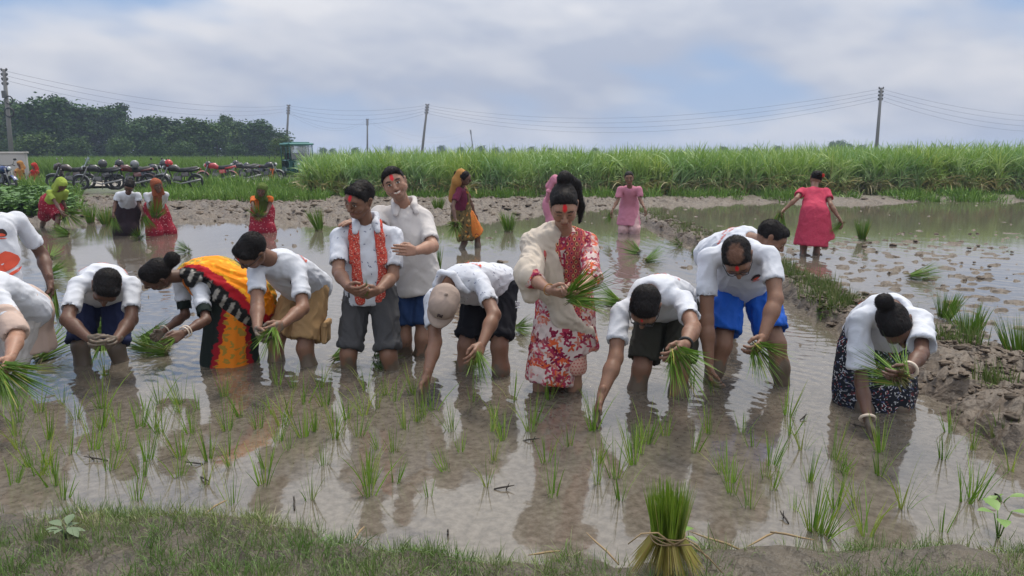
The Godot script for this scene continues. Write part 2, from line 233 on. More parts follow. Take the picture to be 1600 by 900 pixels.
func plants() -> void:
	rnd.seed = 31
	# planted seedlings, one by one
	var green := [Color(0.10, 0.20, 0.016), Color(0.145, 0.26, 0.026), Color(0.19, 0.30, 0.04), Color(0.27, 0.32, 0.06)]
	var tufts := []
	for k in 7:
		tufts.append(grass_clump(100 + k, [9, 12, 16, 13, 18, 11, 14][k], 0.016, 0.12, [0.2, 0.24, 0.27, 0.22, 0.25, 0.26, 0.2][k], 0.0052, [0.35, 0.7, 0.3, 0.9, 0.5, 1.2, 0.4][k], green, 4))
	rnd.seed = 33
	for q in TUFTS:
		var o := part("rice_seedling", tufts[rnd.randi() % 7], M.leaf, self)
		o.transform = turned(V(q[0], -0.03, q[1]), rnd.randf() * TAU, rnd.randf_range(0.85, 1.2), rnd.randf_range(-0.25, 0.25))
		tag(o, "small green tuft of rice seedlings planted in the flooded paddy", "seedling", "rice seedlings planted in the flooded paddy")
	# bunches waiting on the water and the mud
	var lying := [bunch_mesh(201, 90, 0.27, 0.42, 0.25, 0.05), bunch_mesh(202, 120, 0.25, 0.55, 0.3, 0.05), bunch_mesh(203, 70, 0.3, 0.35, 0.4, 0.06)]
	var stand := [bunch_mesh(211, 150, 0.27, 0.34, 0.15, 0.05), bunch_mesh(212, 180, 0.25, 0.45, 0.25, 0.05)]
	rnd.seed = 35
	for q in FLOATING:
		var o: MeshInstance3D
		var y := maxf(land(q[0], q[1]), 0.0)
		if q[2] < 0.5:
			o = part("seedling_bunch", lying[rnd.randi() % 3], M.leaf, self)
			var a := rnd.randf() * TAU
			o.transform = towards(V(q[0], y + 0.035, q[1]) - V(cos(a), 0, sin(a)) * 0.12 * q[3], V(cos(a), 0.22, sin(a)), rnd.randf() * 6.0, q[3])
			tag(o, "loose bunch of green rice seedlings lying on the muddy water", "seedlings", "bunches of seedlings lying on the water")
		else:
			o = part("seedling_bunch", stand[rnd.randi() % 2], M.leaf, self)
			o.transform = towards(V(q[0], y + 0.03 * q[3], q[1]), V(rnd.randf_range(-0.2, 0.2), 1, rnd.randf_range(-0.1, 0.25)), rnd.randf() * 6.0, q[3])
			tag(o, q[4], "seedlings", "upright bunches of seedlings" if q[4] == "upright bunch of green rice seedlings set down on the mud" else "")
	# bunches in people's hands
	var hand := [bunch_mesh(221, 70, 0.27, 0.3, 0.35, 0.06), bunch_mesh(222, 130, 0.26, 0.42, 0.45, 0.05), bunch_mesh(223, 40, 0.2, 0.3, 0.3, 0.05)]
	for q in HELD:
		var o := part("held_bunch", hand[q[4]], M.leaf, self)
		o.transform = towards(q[1], q[2], 1.0, q[3])
		tag(o, q[0], "seedlings")
	tied_bundle(V(BUNDLE.x, land(BUNDLE.x, BUNDLE.z) + 0.0, BUNDLE.z))
	# grass of the near bank
	rnd.seed = 41
	var spots := []
	for k in 9000:
		var x := rnd.randf_range(-2.9, 2.9)
		var z := -rnd.randf_range(1.5, 2.75)
		var e := bank_edge(x) + z
		if e < 0.015:
			continue
		var bare := nz.get_noise_2d(x * 1.6 + 3.0, z * 2.0) + (0.28 if x > 0.25 else -0.15) - e * 0.25
		if x < -1.75 and e < 0.35:
			bare += 0.5
		if bare > 0.16 and rnd.randf() < 0.9:
			continue
		var dry := clampf(0.5 + 1.1 * nz.get_noise_2d(x * 2.2, z * 2.2 + 50.0) - e * 0.9, 0, 1)
		var c := Color(0.8, 1.05, 0.65).lerp(Color(1.9, 1.55, 1.7), dry * rnd.randf_range(0.5, 1.0))
		spots.append([turned(V(x, land(x, z) - 0.01, z), rnd.randf() * TAU, rnd.randf_range(0.4, 0.95), rnd.randf_range(-0.6, 0.6)), c])
	var gc := [Color(0.10, 0.15, 0.045), Color(0.14, 0.175, 0.07), Color(0.21, 0.22, 0.135)]
	scatter("bank_grass", [grass_clump(51, 16, 0.05, 0.04, 0.10, 0.0034, 1.6, gc, 3), grass_clump(52, 18, 0.06, 0.03, 0.085, 0.003, 2.0, gc, 3), grass_clump(53, 12, 0.05, 0.05, 0.12, 0.0036, 1.2, gc, 3)], M.leaf, spots, "short matted green and dry grass on the near bank", "grass")
	# weeds on the bund and clods of mud
	rnd.seed = 43
	spots = []
	for k in 1500:
		var t := rnd.randf()
		var n := BUND.size() - 1
		var s := mini(int(t * n), n - 1)
		var f := t * n - s
		var a: Array = BUND[s]
		var b: Array = BUND[s + 1]
		var x: float = lerpf(a[0], b[0], f) + rnd.randfn() * 0.35 * a[2]
		var z: float = lerpf(a[1], b[1], f) + rnd.randfn() * 0.35 * a[2]
		if land(x, z) < 0.03 or nz.get_noise_2d(x * 1.8, z * 1.8) < 0.05 + (0.25 if z > -6.0 else 0.0):
			continue
		spots.append([turned(V(x, land(x, z) - 0.01, z), rnd.randf() * TAU, rnd.randf_range(0.7, 1.6), 0.0), Color(1, 1, 1)])
	scatter("bund_weeds", [grass_clump(61, 14, 0.06, 0.05, 0.13, 0.006, 1.4, [Color(0.09, 0.14, 0.03), Color(0.16, 0.17, 0.07)], 3)], M.leaf, spots, "low weeds growing on the mud bund", "weeds")
	# clods of turned mud on the bank behind and on the bund
	rnd.seed = 45
	spots = []
	for k in 7000:
		var d := rnd.randf_range(13.5, 23.5)
		var x := rnd.randf_range(-13.5, 3.0) if k % 4 else rnd.randf_range(3.0, 24.0)
		if d < along(MUDEDGE, x) - 0.3 or nz.get_noise_2d(x * 0.5, d * 1.3) < -0.32:
			continue
		spots.append([Transform3D(Basis(Vector3.UP, rnd.randf() * TAU) * Basis.from_scale(V(1.5, rnd.randf_range(0.25, 0.6), 0.8)) * Basis(Vector3.RIGHT, rnd.randf_range(-0.5, 0.5)) * (0.02 + 0.075 * pow(rnd.randf(), 4.0)), V(x, land(x, -d) - 0.012, -d)), Color(1, 1, 1) * rnd.randf_range(0.75, 1.1)])
	for k in 4200:
		var t := rnd.randf()
		var n := BUND.size() - 1
		var s := mini(int(t * n), n - 1)
		var f := t * n - s
		var a: Array = BUND[s]
		var b: Array = BUND[s + 1]
		var x: float = lerpf(a[0], b[0], f) + rnd.randfn() * 0.42 * a[2]
		var z: float = lerpf(a[1], b[1], f) + rnd.randfn() * 0.42 * a[2]
		if land(x, z) < -0.02:
			continue
		spots.append([Transform3D(Basis(Vector3.UP, rnd.randf() * TAU) * Basis.from_scale(V(1.4, rnd.randf_range(0.3, 0.7), 0.8)) * Basis(Vector3.RIGHT, rnd.randf_range(-0.6, 0.6)) * (0.008 + 0.028 * pow(rnd.randf(), 4.0)), V(x, land(x, z), z)), Color(1, 1, 1) * rnd.randf_range(0.65, 1.15)])
	for k in 1300:   # crumbs in the churned far paddy
		var d := rnd.randf_range(5.5, 14.0)
		var x := rnd.randf_range(2.0, 11.0) if k % 3 else rnd.randf_range(-6.0, 2.0)
		if land(x, -d) < -0.03:
			continue
		spots.append([Transform3D(Basis(Vector3.UP, rnd.randf() * TAU) * Basis.from_scale(V(1.3, 0.5, 0.9)) * rnd.randf_range(0.012, 0.042), V(x, maxf(land(x, -d), -0.005), -d)), Color(1, 1, 1) * rnd.randf_range(0.8, 1.1)])
	scatter("mud_clods", [clod_mesh(1), clod_mesh(2), clod_mesh(3)], M.clod, spots, "clods of turned brown mud on the banks and bund", "mud")
	# sugar cane
	rnd.seed = 47
	spots = []
	for k in 4300:
		var d := 23.2 + 9.0 * pow(rnd.randf(), 1.5)
		var x := rnd.randf_range(-9.0, 27.0)
		d += maxf(0.0, x) * 0.06
		if x < along(CANE_LEFT, d):
			continue
		var s := rnd.randf_range(0.8, 1.08) * (0.94 + 0.12 * nz.get_noise_2d(x * 0.5, d * 0.5) + clampf(x, -8.0, 24.0) * 0.006)
		var hue := nz.get_noise_2d(x * 0.7, d * 0.7 + 20.0)
		spots.append([turned(V(x, 0.08, -d), rnd.randf() * TAU, s), Color(1.0 + hue * 0.25, 1.0 + hue * 0.1, 1.0 - hue * 0.3)])
	var canes := []
	for k in 4:
		canes.append(cane_mesh(300 + k))
	scatter("sugar_cane", canes, M.cane, spots, "tall dense sugar cane field with arching leaves behind the paddies", "sugar cane")
	# weeds and young crops between the mud bank and the road
	rnd.seed = 53
	spots = []
	for k in 5200:
		var d := rnd.randf_range(17.5, 27.8)
		var x := rnd.randf_range(-21.0, 26.0)
		var on := false
		if x < along(CANE_LEFT, d) + 1.0:
			var px := x / d
			on = (px > -0.50 and d > 20.6 + 0.6 * nz.get_noise_2d(x, 1.0)) or (px <= -0.585 and d > 16.5)
		else:
			on = d > 22.0 and d < 23.6 + x * 0.06 and nz.get_noise_2d(x * 0.6, 5.0) > -0.25
		if not on:
			continue
		spots.append([turned(V(x, land(x, -d) - 0.02, -d), rnd.randf() * TAU, rnd.randf_range(0.7, 1.3) * (1.45 if d > 25.6 else 1.0)), Color(1, 1, 1) * rnd.randf_range(0.8, 1.15)])
	var wg := [Color(0.10, 0.20, 0.03), Color(0.14, 0.25, 0.04), Color(0.18, 0.28, 0.055)]
	scatter("roadside_weeds", [grass_clump(71, 26, 0.2, 0.18, 0.42, 0.02, 1.2, wg, 3), grass_clump(72, 30, 0.25, 0.14, 0.34, 0.03, 1.8, wg, 3)], M.leaf, spots, "bright green weeds and young crops between mud bank and road", "weeds")
	# the field behind the road
	spots = []
	for k in 5000:
		var d := 36.0 + 44.0 * pow(rnd.randf(), 1.4)
		var x := rnd.randf_range(-0.9, -0.2) * d
		if x > along(CANE_LEFT, d) or (absf(x - TUK.x) < 2.0 and d < -TUK.z + 1.8):
			continue
		spots.append([turned(V(x, 0.1, -d), rnd.randf() * TAU, rnd.randf_range(0.8, 1.3)), Color(1, 1, 1) * rnd.randf_range(0.85, 1.15)])
	scatter("field_crop", [grass_clump(81, 34, 0.5, 0.4, 0.95, 0.035, 0.9, [Color(0.12, 0.21, 0.035), Color(0.15, 0.24, 0.05)], 3)], M.leaf, spots, "light green crop field behind the parked motorcycles", "crop")
	# broad-leaved weeds at the left, and single plants on the near bank
	spots = []
	rnd.seed = 59
	for k in 900:
		var d := rnd.randf_range(15.8, 23.0)
		var x := d * rnd.randf_range(-0.80, -0.60)
		spots.append([turned(V(x, 0.0, -d), rnd.randf() * TAU, rnd.randf_range(0.55, 0.95)), Color(1, 1, 1) * rnd.randf_range(0.8, 1.3)])
	scatter("broadleaf_weeds", [broad_mesh(91), broad_mesh(92)], M.leaf, spots, "thick broad-leaved green weeds beside the road end", "weeds")
	twigs()
	broad_plant(V(WEED1.x, land(WEED1.x, WEED1.z), WEED1.z), 8, 0.055, 0.7, M.weed_grey, "pale grey-green leafy weed growing in the grass of the bank", 5)
	broad_plant(V(WEED2.x, -0.02, WEED2.z), 4, 0.085, 1.3, M.weed, "light green broad-leaved water weed near the bank's end", 6)
	broad_plant(V(WEED3.x, -0.02, WEED3.z), 3, 0.075, 0.6, M.weed, "floating round-leaved water weed below the mud bund", 7)
	broad_plant(V(WEED4.x, land(WEED4.x, WEED4.z), WEED4.z), 4, 0.05, 1.0, M.weed, "small bright weed beside the tied seedling bundle", 8)

func twigs() -> void:
	var n := 0
	for q in TWIGS:
		var mb := MB.new()
		var d: Vector3 = V(cos(q[2]), 0, sin(q[2])) * q[3]
		mb.tube([-d, -d * 0.3 + V(0, 0.006 + q[3] * 0.08, 0.004), d * 0.4 + V(0, 0.012, -0.004), d + V(0, 0.02, 0)], [0.003, 0.0042, 0.0036, 0.0015], 6)
		if q[4] == 0:
			mb.tube([d * 0.2, d * 0.5 + V(0.0, 0.035, 0.012)], [0.003, 0.0012], 5)
		var o := part("twig" if q[4] == 0 else "dry_stalk", mb.mesh(), M.twig if q[4] == 0 else M.straw, self)
		o.position = V(q[0], maxf(land(q[0], q[1]), 0.0) + (0.002 if q[4] == 0 else 0.03), q[1])
		if q[4] == 0:
			tag(o, "short dark twig floating among the planted seedlings", "twig", "twigs floating in the paddy")
		else:
			tag(o, "dry straw stalk lying on the near bank beside the tied bundle", "straw", "straw stalks on the near bank")

func clod_mesh(seed_: int) -> ArrayMesh:
	var mb := MB.new()
	mb.col = Color(0.115, 0.089, 0.066)
	mb.ball(Vector3.ZERO, Vector3.ONE, Basis(), 16, 10)
	for j in mb.v.size():
		var p := mb.v[j]
		mb.v[j] = p * (1.0 + 0.55 * nz.get_noise_3d(p.x * 1.3 + seed_ * 9.0, p.y * 1.3, p.z * 1.3) + 0.45 * nz.get_noise_3d(p.x * 3.2, p.y * 3.2 + seed_, p.z * 3.2))
	return mb.mesh()

func broad_mesh(seed_: int) -> ArrayMesh:
	rnd.seed = seed_
	var mb := MB.new()
	for k in 16:
		var a := rnd.randf() * TAU
		var d := V(cos(a), rnd.randf_range(-0.1, 0.6), sin(a)).normalized()
		var p := V(cos(a) * 0.2 * rnd.randf(), rnd.randf_range(0.15, 0.5), sin(a) * 0.2 * rnd.randf())
		var sd := d.cross(Vector3.UP).normalized()
		var l := rnd.randf_range(0.14, 0.26)
		mb.col = Color(0.05, 0.115, 0.022).lerp(Color(0.10, 0.19, 0.035), rnd.randf())
		var b := mb.vert(p)
		mb.vert(p + d * l * 0.45 + sd * l * 0.38)
		mb.vert(p + d * l + V(0, -0.06, 0))
		mb.vert(p + d * l * 0.45 - sd * l * 0.38)
		mb.vert(p + d * l * 0.5 + V(0, -0.03, 0))
		mb.tri(b, b + 1, b + 4)
		mb.tri(b + 1, b + 2, b + 4)
		mb.tri(b + 2, b + 3, b + 4)
		mb.tri(b + 3, b, b + 4)
		mb.tube([V(0, 0, 0), p], [0.012, 0.008], 4, false)
	return mb.mesh(false)

func cane_mesh(seed_: int) -> ArrayMesh:
	rnd.seed = seed_
	var mb := MB.new()
	for s in 4:
		var a := rnd.randf() * TAU
		var foot := V(cos(a) * 0.16, 0, sin(a) * 0.16)
		var lean := V(cos(a) * 0.1, 1, sin(a) * 0.1).normalized()
		var hh := rnd.randf_range(0.55, 0.95)
		mb.col = Color(0.30, 0.29, 0.12)
		mb.tube([foot, foot + lean * hh], [0.016, 0.012], 5, false)
		for k in 9:
			var b := rnd.randf() * TAU
			var t := rnd.randf_range(0.25, 1.0)
			var p := foot + lean * hh * t
			var st := rnd.randf_range(0.15, 0.6)
			mb.col = Color(0.20, 0.32, 0.085).lerp(Color(0.38, 0.48, 0.22), rnd.randf())
			if k < 2:   # dead leaves low on the stalk
				mb.col = Color(0.42, 0.36, 0.19)
				p = foot + lean * hh * rnd.randf_range(0.15, 0.5)
				st = 0.9
			mb.blade(p, V(cos(b) * st, 1, sin(b) * st).normalized(), rnd.randf_range(0.5, 2.3), rnd.randf_range(0.6, 1.1), 0.046, 6)
		mb.col = Color(0.22, 0.32, 0.09)
		mb.blade(foot + lean * hh, V(rnd.randf_range(-0.1, 0.1), 1, rnd.randf_range(-0.1, 0.1)), 0.3, rnd.randf_range(0.5, 0.85), 0.028, 4)
	return mb.mesh(false)

func background() -> void:
	# trees behind the field
	var kinds := [tree_kind(401, 8.0, 3.6, true), tree_kind(402, 7.0, 4.2, false), tree_kind(403, 8.6, 3.4, true)]
	var names := ["bamboo_clump", "leafy_tree", "bamboo_clump"]
	var labels := ["dense dark bamboo clump with drooping tips beyond the crop field", "rounded dark green tree in the grove beyond the crop field", "dense dark bamboo clump with drooping tips beyond the crop field"]
	rnd.seed = 61
	for q in TREES:
		var k: int = q[3]
		var t := thing(names[k], labels[k], "bamboo" if k != 1 else "tree", V(q[0], 0, q[1]), rnd.randf() * TAU, "bamboo clumps of the grove" if k != 1 else "leafy trees of the grove")
		t.scale = Vector3(q[2] * rnd.randf_range(0.85, 1.25), q[2] * rnd.randf_range(0.9, 1.1), q[2] * rnd.randf_range(0.85, 1.25))
		part("trunk", kinds[k][0], M.bark, t)
		part("crown", kinds[k][1], [M.crown, M.crown_pale, M.crown_dark][rnd.randi() % 3], t)
	for q in FARTREES:
		var t := thing("distant_tree", "small distant tree rising over the sugar cane on the horizon", "tree", V(q[0], 0, q[1]), rnd.randf() * TAU, "distant trees on the horizon")
		t.scale = Vector3.ONE * q[2]
		part("trunk", kinds[1][0], M.bark, t)
		part("crown", kinds[1][1], M.crown, t)
	# poles and cables
	for q in POLES:
		power_pole(q[0], q[1], q[2], q[3])
	for q in CABLES:
		cable(q[0], q[1], q[2])
	# concrete wall at the road's end
	var w := thing("concrete_wall", "low grey concrete wall block at the end of the road", "wall", WALL)
	var mb := MB.new()
	mb.box(V(0, 0.62, 0), V(1.5, 0.78, 0.12), Basis(), 0.1)
	part("slab", mb.mesh(), mat("plain_concrete", Color(0.30, 0.29, 0.28), 0.9), w)
	mb = MB.new()
	mb.box(V(0, 1.44, 0), V(1.55, 0.04, 0.16), Basis(), 0.2)
	part("coping", mb.mesh(), mat("coping_concrete", Color(0.34, 0.33, 0.31), 0.9), w)
	# vehicles
	for q in BIKES:
		motorcycle(q[2], q[0], q[1], q[3], q[4]).scale = Vector3.ONE * 0.82
	for q in HELMETS:
		helmet(q[0], q[1], 0.4, q[2])
	three_wheeler(TUK, 0.5)

# ---------------------------------------------------------------- naming and metas
func numbered(called: String) -> String:
	if not taken.has(called):
		taken[called] = 0
		return called
	taken[called] += 1
	return "%s_%03d" % [called, taken[called]]

func tag(o: Node, label: String, category: String, group := "") -> Node:
	o.set_meta("label", label)
	o.set_meta("category", category)
	if group != "":
		o.set_meta("group", group)
	return o

func thing(called: String, label: String, category: String, where := Vector3.ZERO, turn := 0.0, group := "") -> Node3D:
	var o := Node3D.new()
	o.name = numbered(called)
	add_child(o)
	o.position = where
	o.rotation.y = turn
	tag(o, label, category, group)
	return o

func part(called: String, mesh: Mesh, mat: Material, parent: Node) -> MeshInstance3D:
	var o := MeshInstance3D.new()
	o.name = called if parent != self else numbered(called)
	o.mesh = mesh
	o.material_override = mat
	parent.add_child(o, true)
	return o

func structure(called: String, mesh: Mesh, mat: Material, label: String) -> MeshInstance3D:
	var o := part(called, mesh, mat, self)
	o.set_meta("kind", "structure")
	o.set_meta("label", label)
	return o

# ---------------------------------------------------------------- plain mesh builder
class MB:
	var v := PackedVector3Array()
	var n := PackedVector3Array()
	var u := PackedVector2Array()
	var c := PackedColorArray()
	var i := PackedInt32Array()
	var col := Color.WHITE

	func vert(p: Vector3, uv := Vector2.ZERO) -> int:
		v.append(p)
		u.append(uv)
		c.append(col)
		return v.size() - 1

	func tri(a: int, b: int, d: int) -> void:
		i.append(a)
		i.append(b)
		i.append(d)

	func quad(a: int, b: int, d: int, e: int) -> void:
		tri(a, b, d)
		tri(a, d, e)

	# a tube through points with a radius at each; squash flattens it along a direction
	func tube(pts: Array, rad: Array, seg := 8, closed := true) -> void:
		var first := v.size()
		var side := Vector3.ZERO
		for k in pts.size():
			var t: Vector3 = (pts[mini(k + 1, pts.size() - 1)] - pts[maxi(k - 1, 0)]).normalized()
			if side == Vector3.ZERO:
				side = t.cross(Vector3.UP if absf(t.y) < 0.9 else Vector3.RIGHT).normalized()
			side = (side - t * side.dot(t)).normalized()
			var up := t.cross(side)
			for s in seg:
				var a := TAU * s / seg
				vert(pts[k] + (side * cos(a) + up * sin(a)) * rad[k], Vector2(float(s) / seg, k))
		for k in pts.size() - 1:
			for s in seg:
				var a := first + k * seg + s
				var b := first + k * seg + (s + 1) % seg
				quad(a, b, b + seg, a + seg)
		if closed:
			for e in [0, pts.size() - 1]:
				var m := vert(pts[e])
				for s in seg:
					var a: int = first + e * seg + s
					var b: int = first + e * seg + (s + 1) % seg
					if e == 0:
						tri(m, b, a)
					else:
						tri(m, a, b)

	# a box with chamfered edges, in a frame
	func box(at: Vector3, half: Vector3, fr := Basis(), bev := 0.15) -> void:
		var m := minf(half.x, minf(half.y, half.z)) * bev
		for ax in 3:
			for sg in [-1.0, 1.0]:
				var n0 := Vector3.ZERO
				n0[ax] = sg
				var a := Vector3.ZERO
				a[(ax + 1) % 3] = 1
				var b := Vector3.ZERO
				b[(ax + 2) % 3] = 1
				var o: Vector3 = n0 * half[ax]
				var ha: float = half[(ax + 1) % 3] - m
				var hb: float = half[(ax + 2) % 3] - m
				var q := [vert(at + fr * (o - a * ha - b * hb)), vert(at + fr * (o + a * ha - b * hb)), vert(at + fr * (o + a * ha + b * hb)), vert(at + fr * (o - a * ha + b * hb))]
				if sg > 0:
					quad(q[3], q[2], q[1], q[0])
				else:
					quad(q[0], q[1], q[2], q[3])
				for e in 4:   # chamfer strips towards the neighbouring faces (drawn once, from the lower axis)
					var d: Vector3 = [-b, a, b, -a][e]
					var dax: int = [(ax + 2) % 3, (ax + 1) % 3, (ax + 2) % 3, (ax + 1) % 3][e]
					if dax < ax:
						continue
					var p1 := v[q[e]]
					var p2 := v[q[(e + 1) % 4]]
					var sh: Vector3 = fr * (d * m - n0 * m)
					quad(vert(p1), vert(p2), vert(p2 + sh), vert(p1 + sh))

	func ball(at: Vector3, r: Vector3, fr := Basis(), seg := 12, rows := 8, from := 0.0, to := 1.0) -> void:
		var first := v.size()
		for j in rows + 1:
			var th := PI * lerpf(from, to, float(j) / rows)
			for s in seg + 1:
				var a := TAU * s / seg
				vert(at + fr * (Vector3(sin(th) * cos(a), cos(th), sin(th) * sin(a)) * r), Vector2(float(s) / seg, float(j) / rows))
		for j in rows:
			for s in seg:
				var a := first + j * (seg + 1) + s
				quad(a, a + 1, a + seg + 2, a + seg + 1)

	func ring(at: Vector3, axis: Vector3, big: float, small: float, seg := 24, sub := 8) -> void:
		var x := axis.cross(Vector3.UP if absf(axis.y) < 0.9 else Vector3.RIGHT).normalized()
		var y := axis.cross(x)
		var first := v.size()
		for s in seg:
			var a := TAU * s / seg
			var d := x * cos(a) + y * sin(a)
			for t in sub:
				var b := TAU * t / sub
				vert(at + d * (big + small * cos(b)) + axis * small * sin(b))
		for s in seg:
			for t in sub:
				var s2 := (s + 1) % seg
				var t2 := (t + 1) % sub
				quad(first + s * sub + t, first + s2 * sub + t, first + s2 * sub + t2, first + s * sub + t2)

	# a grass-like blade: a narrow tapering strip that bends over
	func blade(at: Vector3, d: Vector3, droop: float, length: float, width: float, steps := 3) -> void:
		var side := d.cross(Vector3(sin(at.x * 91.0 + at.z * 57.0), 0.3, cos(at.x * 71.0))).normalized() * width * 0.5
		var p := at
		var prev := -1
		for k in steps + 1:
			var t := float(k) / steps
			var w := 1.0 - t * t * 0.9
			var a := vert(p - side * w, Vector2(0, t))
			vert(p + side * w, Vector2(1, t))
			if prev >= 0:
				quad(prev, prev + 1, a + 1, a)
			prev = a
			d = (d + Vector3.DOWN * droop / steps).normalized()
			p += d * length / steps

	func mesh(smooth := true) -> ArrayMesh:
		var arr := []
		arr.resize(Mesh.ARRAY_MAX)
		arr[Mesh.ARRAY_VERTEX] = v
		arr[Mesh.ARRAY_TEX_UV] = u
		arr[Mesh.ARRAY_COLOR] = c
		arr[Mesh.ARRAY_INDEX] = i
		var st := SurfaceTool.new()
		st.create_from_arrays(arr)
		if not smooth:
			st.deindex()
			st.set_smooth_group(-1)
		st.generate_normals()
		return st.commit()

# ---------------------------------------------------------------- distance field -> surface nets
class Bone:
	var a: Vector3
	var b: Vector3
	var ra: float
	var rb: float
	var f := Vector3.ZERO   # direction in which the bone is flattened ...
	var s := 1.0            # ... and by how much
	var cap := 0            # 1: cut flat at b, 2: cut flat at both ends
	var neg := false
	var k := 0.03

func bone(a: Vector3, b: Vector3, ra: float, rb: float, k := 0.03, f := Vector3.ZERO, s := 1.0, cap := 0, neg := false) -> Bone:
	var o := Bone.new()
	o.a = a
	o.b = b
	o.ra = ra
	o.rb = rb
	o.k = k
	o.f = f.normalized()
	o.s = s
	o.cap = cap
	o.neg = neg
	return o

class Field:
	var o: Vector3
	var c: float
	var nx: int
	var ny: int
	var nzz: int
	var v := PackedFloat32Array()
	var m := PackedByteArray()

	func setup(bones: Array, cell: float, pad: float) -> void:
		c = cell
		var lo := Vector3.INF
		var hi := -Vector3.INF
		for q in bones:
			if q.neg:
				continue
			var r := Vector3.ONE * (maxf(q.ra, q.rb) + pad + cell * 3)
			lo = lo.min(q.a - r).min(q.b - r)
			hi = hi.max(q.a + r).max(q.b + r)
		o = lo
		nx = int((hi.x - lo.x) / c) + 2
		ny = int((hi.y - lo.y) / c) + 2
		nzz = int((hi.z - lo.z) / c) + 2
		v.resize(nx * ny * nzz)
		v.fill(1.0)
		m.resize(nx * ny * nzz)

	func like(q: Field) -> void:
		o = q.o
		c = q.c
		nx = q.nx
		ny = q.ny
		nzz = q.nzz
		v.resize(nx * ny * nzz)
		v.fill(1.0)

	func add(q: Bone, grow: float) -> void:
		var pad := maxf(q.ra, q.rb) + q.k + c * 3.0 + maxf(grow, 0.0)
		var lo := (q.a.min(q.b) - Vector3.ONE * pad - o) / c
		var hi := (q.a.max(q.b) + Vector3.ONE * pad - o) / c
		var x0 := maxi(int(lo.x), 0)
		var x1 := mini(int(hi.x) + 1, nx - 1)
		var y0 := maxi(int(lo.y), 0)
		var y1 := mini(int(hi.y) + 1, ny - 1)
		var z0 := maxi(int(lo.z), 0)
		var z1 := mini(int(hi.z) + 1, nzz - 1)
		var flat := q.s != 1.0
		var f := q.f
		var s1 := q.s - 1.0
		var ba := q.b - q.a
		var L := ba.length()
		if flat:
			ba += f * (ba.dot(f) * s1)
		var inv := 1.0 / maxf(ba.length_squared(), 1e-9)
		var ra := q.ra + grow
		var dr := q.rb - q.ra
		var k := q.k
		var cap := q.cap
		var neg := q.neg
		for iz in range(z0, z1 + 1):
			for iy in range(y0, y1 + 1):
				var at := (iz * ny + iy) * nx
				var row := o + Vector3(0, iy * c, iz * c) - q.a
				for ix in range(x0, x1 + 1):
					var p := Vector3(row.x + ix * c, row.y, row.z)
					if flat:
						p += f * (p.dot(f) * s1)
					var t := p.dot(ba) * inv
					var h := clampf(t, 0.0, 1.0)
					var d := (p - ba * h).length() - (ra + dr * h)
					if cap:
						if t > 0.5:   # a flat end, hollowed like the mouth of a sleeve
							var rr := (p - ba * t).length()
							var dc := rr - (ra + dr) if t > 1.0 else d
							var dp := (t - 1.0) * L
							if cap == 1:
								dp += 0.045 * maxf(0.0, 1.0 - 1.25 * rr * rr / ((ra + dr) * (ra + dr)))
							var sm := maxf(0.012 - absf(dc - dp), 0.0) / 0.012
							d = maxf(dc, dp) + sm * sm * 0.003
						elif t < 0.0 and cap == 2:
							d = maxf((p - ba * t).length() - ra, -t * L)
					var e := v[at + ix]
					if neg:
						d = -d
						var g := maxf(k - absf(e - d), 0.0) / k
						v[at + ix] = maxf(e, d) + g * g * k * 0.25
					else:
						var g := maxf(k - absf(e - d), 0.0) / k
						v[at + ix] = minf(e, d) - g * g * k * 0.25

	func mark() -> void:
		var lim := c * 1.0
		for j in v.size():
			if v[j] < lim and v[j] > -lim * 3.0:
				m[j] = 1

	func at(p: Vector3) -> float:
		var q := (p - o) / c
		var x := clampi(int(q.x), 0, nx - 2)
		var y := clampi(int(q.y), 0, ny - 2)
		var z := clampi(int(q.z), 0, nzz - 2)
		var fx := q.x - x
		var fy := q.y - y
		var fz := q.z - z
		var b := (z * ny + y) * nx + x
		var sy := nx
		var sz := nx * ny
		var a0 := lerpf(lerpf(v[b], v[b + 1], fx), lerpf(v[b + sy], v[b + sy + 1], fx), fy)
		var a1 := lerpf(lerpf(v[b + sz], v[b + sz + 1], fx), lerpf(v[b + sz + sy], v[b + sz + sy + 1], fx), fy)
		return lerpf(a0, a1, fz)

	func slope(p: Vector3) -> Vector3:
		var e := c
		return Vector3(at(p + Vector3(e, 0, 0)) - at(p - Vector3(e, 0, 0)), at(p + Vector3(0, e, 0)) - at(p - Vector3(0, e, 0)), at(p + Vector3(0, 0, e)) - at(p - Vector3(0, 0, e))).normalized()

	# follow a direction until the surface is met
	func drape(p: Vector3, d: Vector3, most := 0.5) -> Vector3:
		var t := 0.0
		while t < most:
			var h := at(p + d * t)
			if h < 0.002:
				return p + d * t
			t += maxf(h * 0.5, 0.002)
		return p + d * most

	func nets() -> Array:
		var sy := nx
		var sz := nx * ny
		var co := PackedInt32Array([0, 1, sy, sy + 1, sz, sz + 1, sz + sy, sz + sy + 1])
		var eA := PackedInt32Array([0, 2, 4, 6, 0, 1, 4, 5, 0, 1, 2, 3])
		var eB := PackedInt32Array([1, 3, 5, 7, 2, 3, 6, 7, 4, 5, 6, 7])
		var cp := [Vector3(0, 0, 0), Vector3(1, 0, 0), Vector3(0, 1, 0), Vector3(1, 1, 0), Vector3(0, 0, 1), Vector3(1, 0, 1), Vector3(0, 1, 1), Vector3(1, 1, 1)]
		var id := PackedInt32Array()
		id.resize(v.size())
		id.fill(-1)
		var V := PackedVector3Array()
		var N := PackedVector3Array()
		var I := PackedInt32Array()
		var cells := PackedInt32Array()
		var w := PackedFloat32Array()
		w.resize(8)
		var last := v.size() - sz - sy - 1
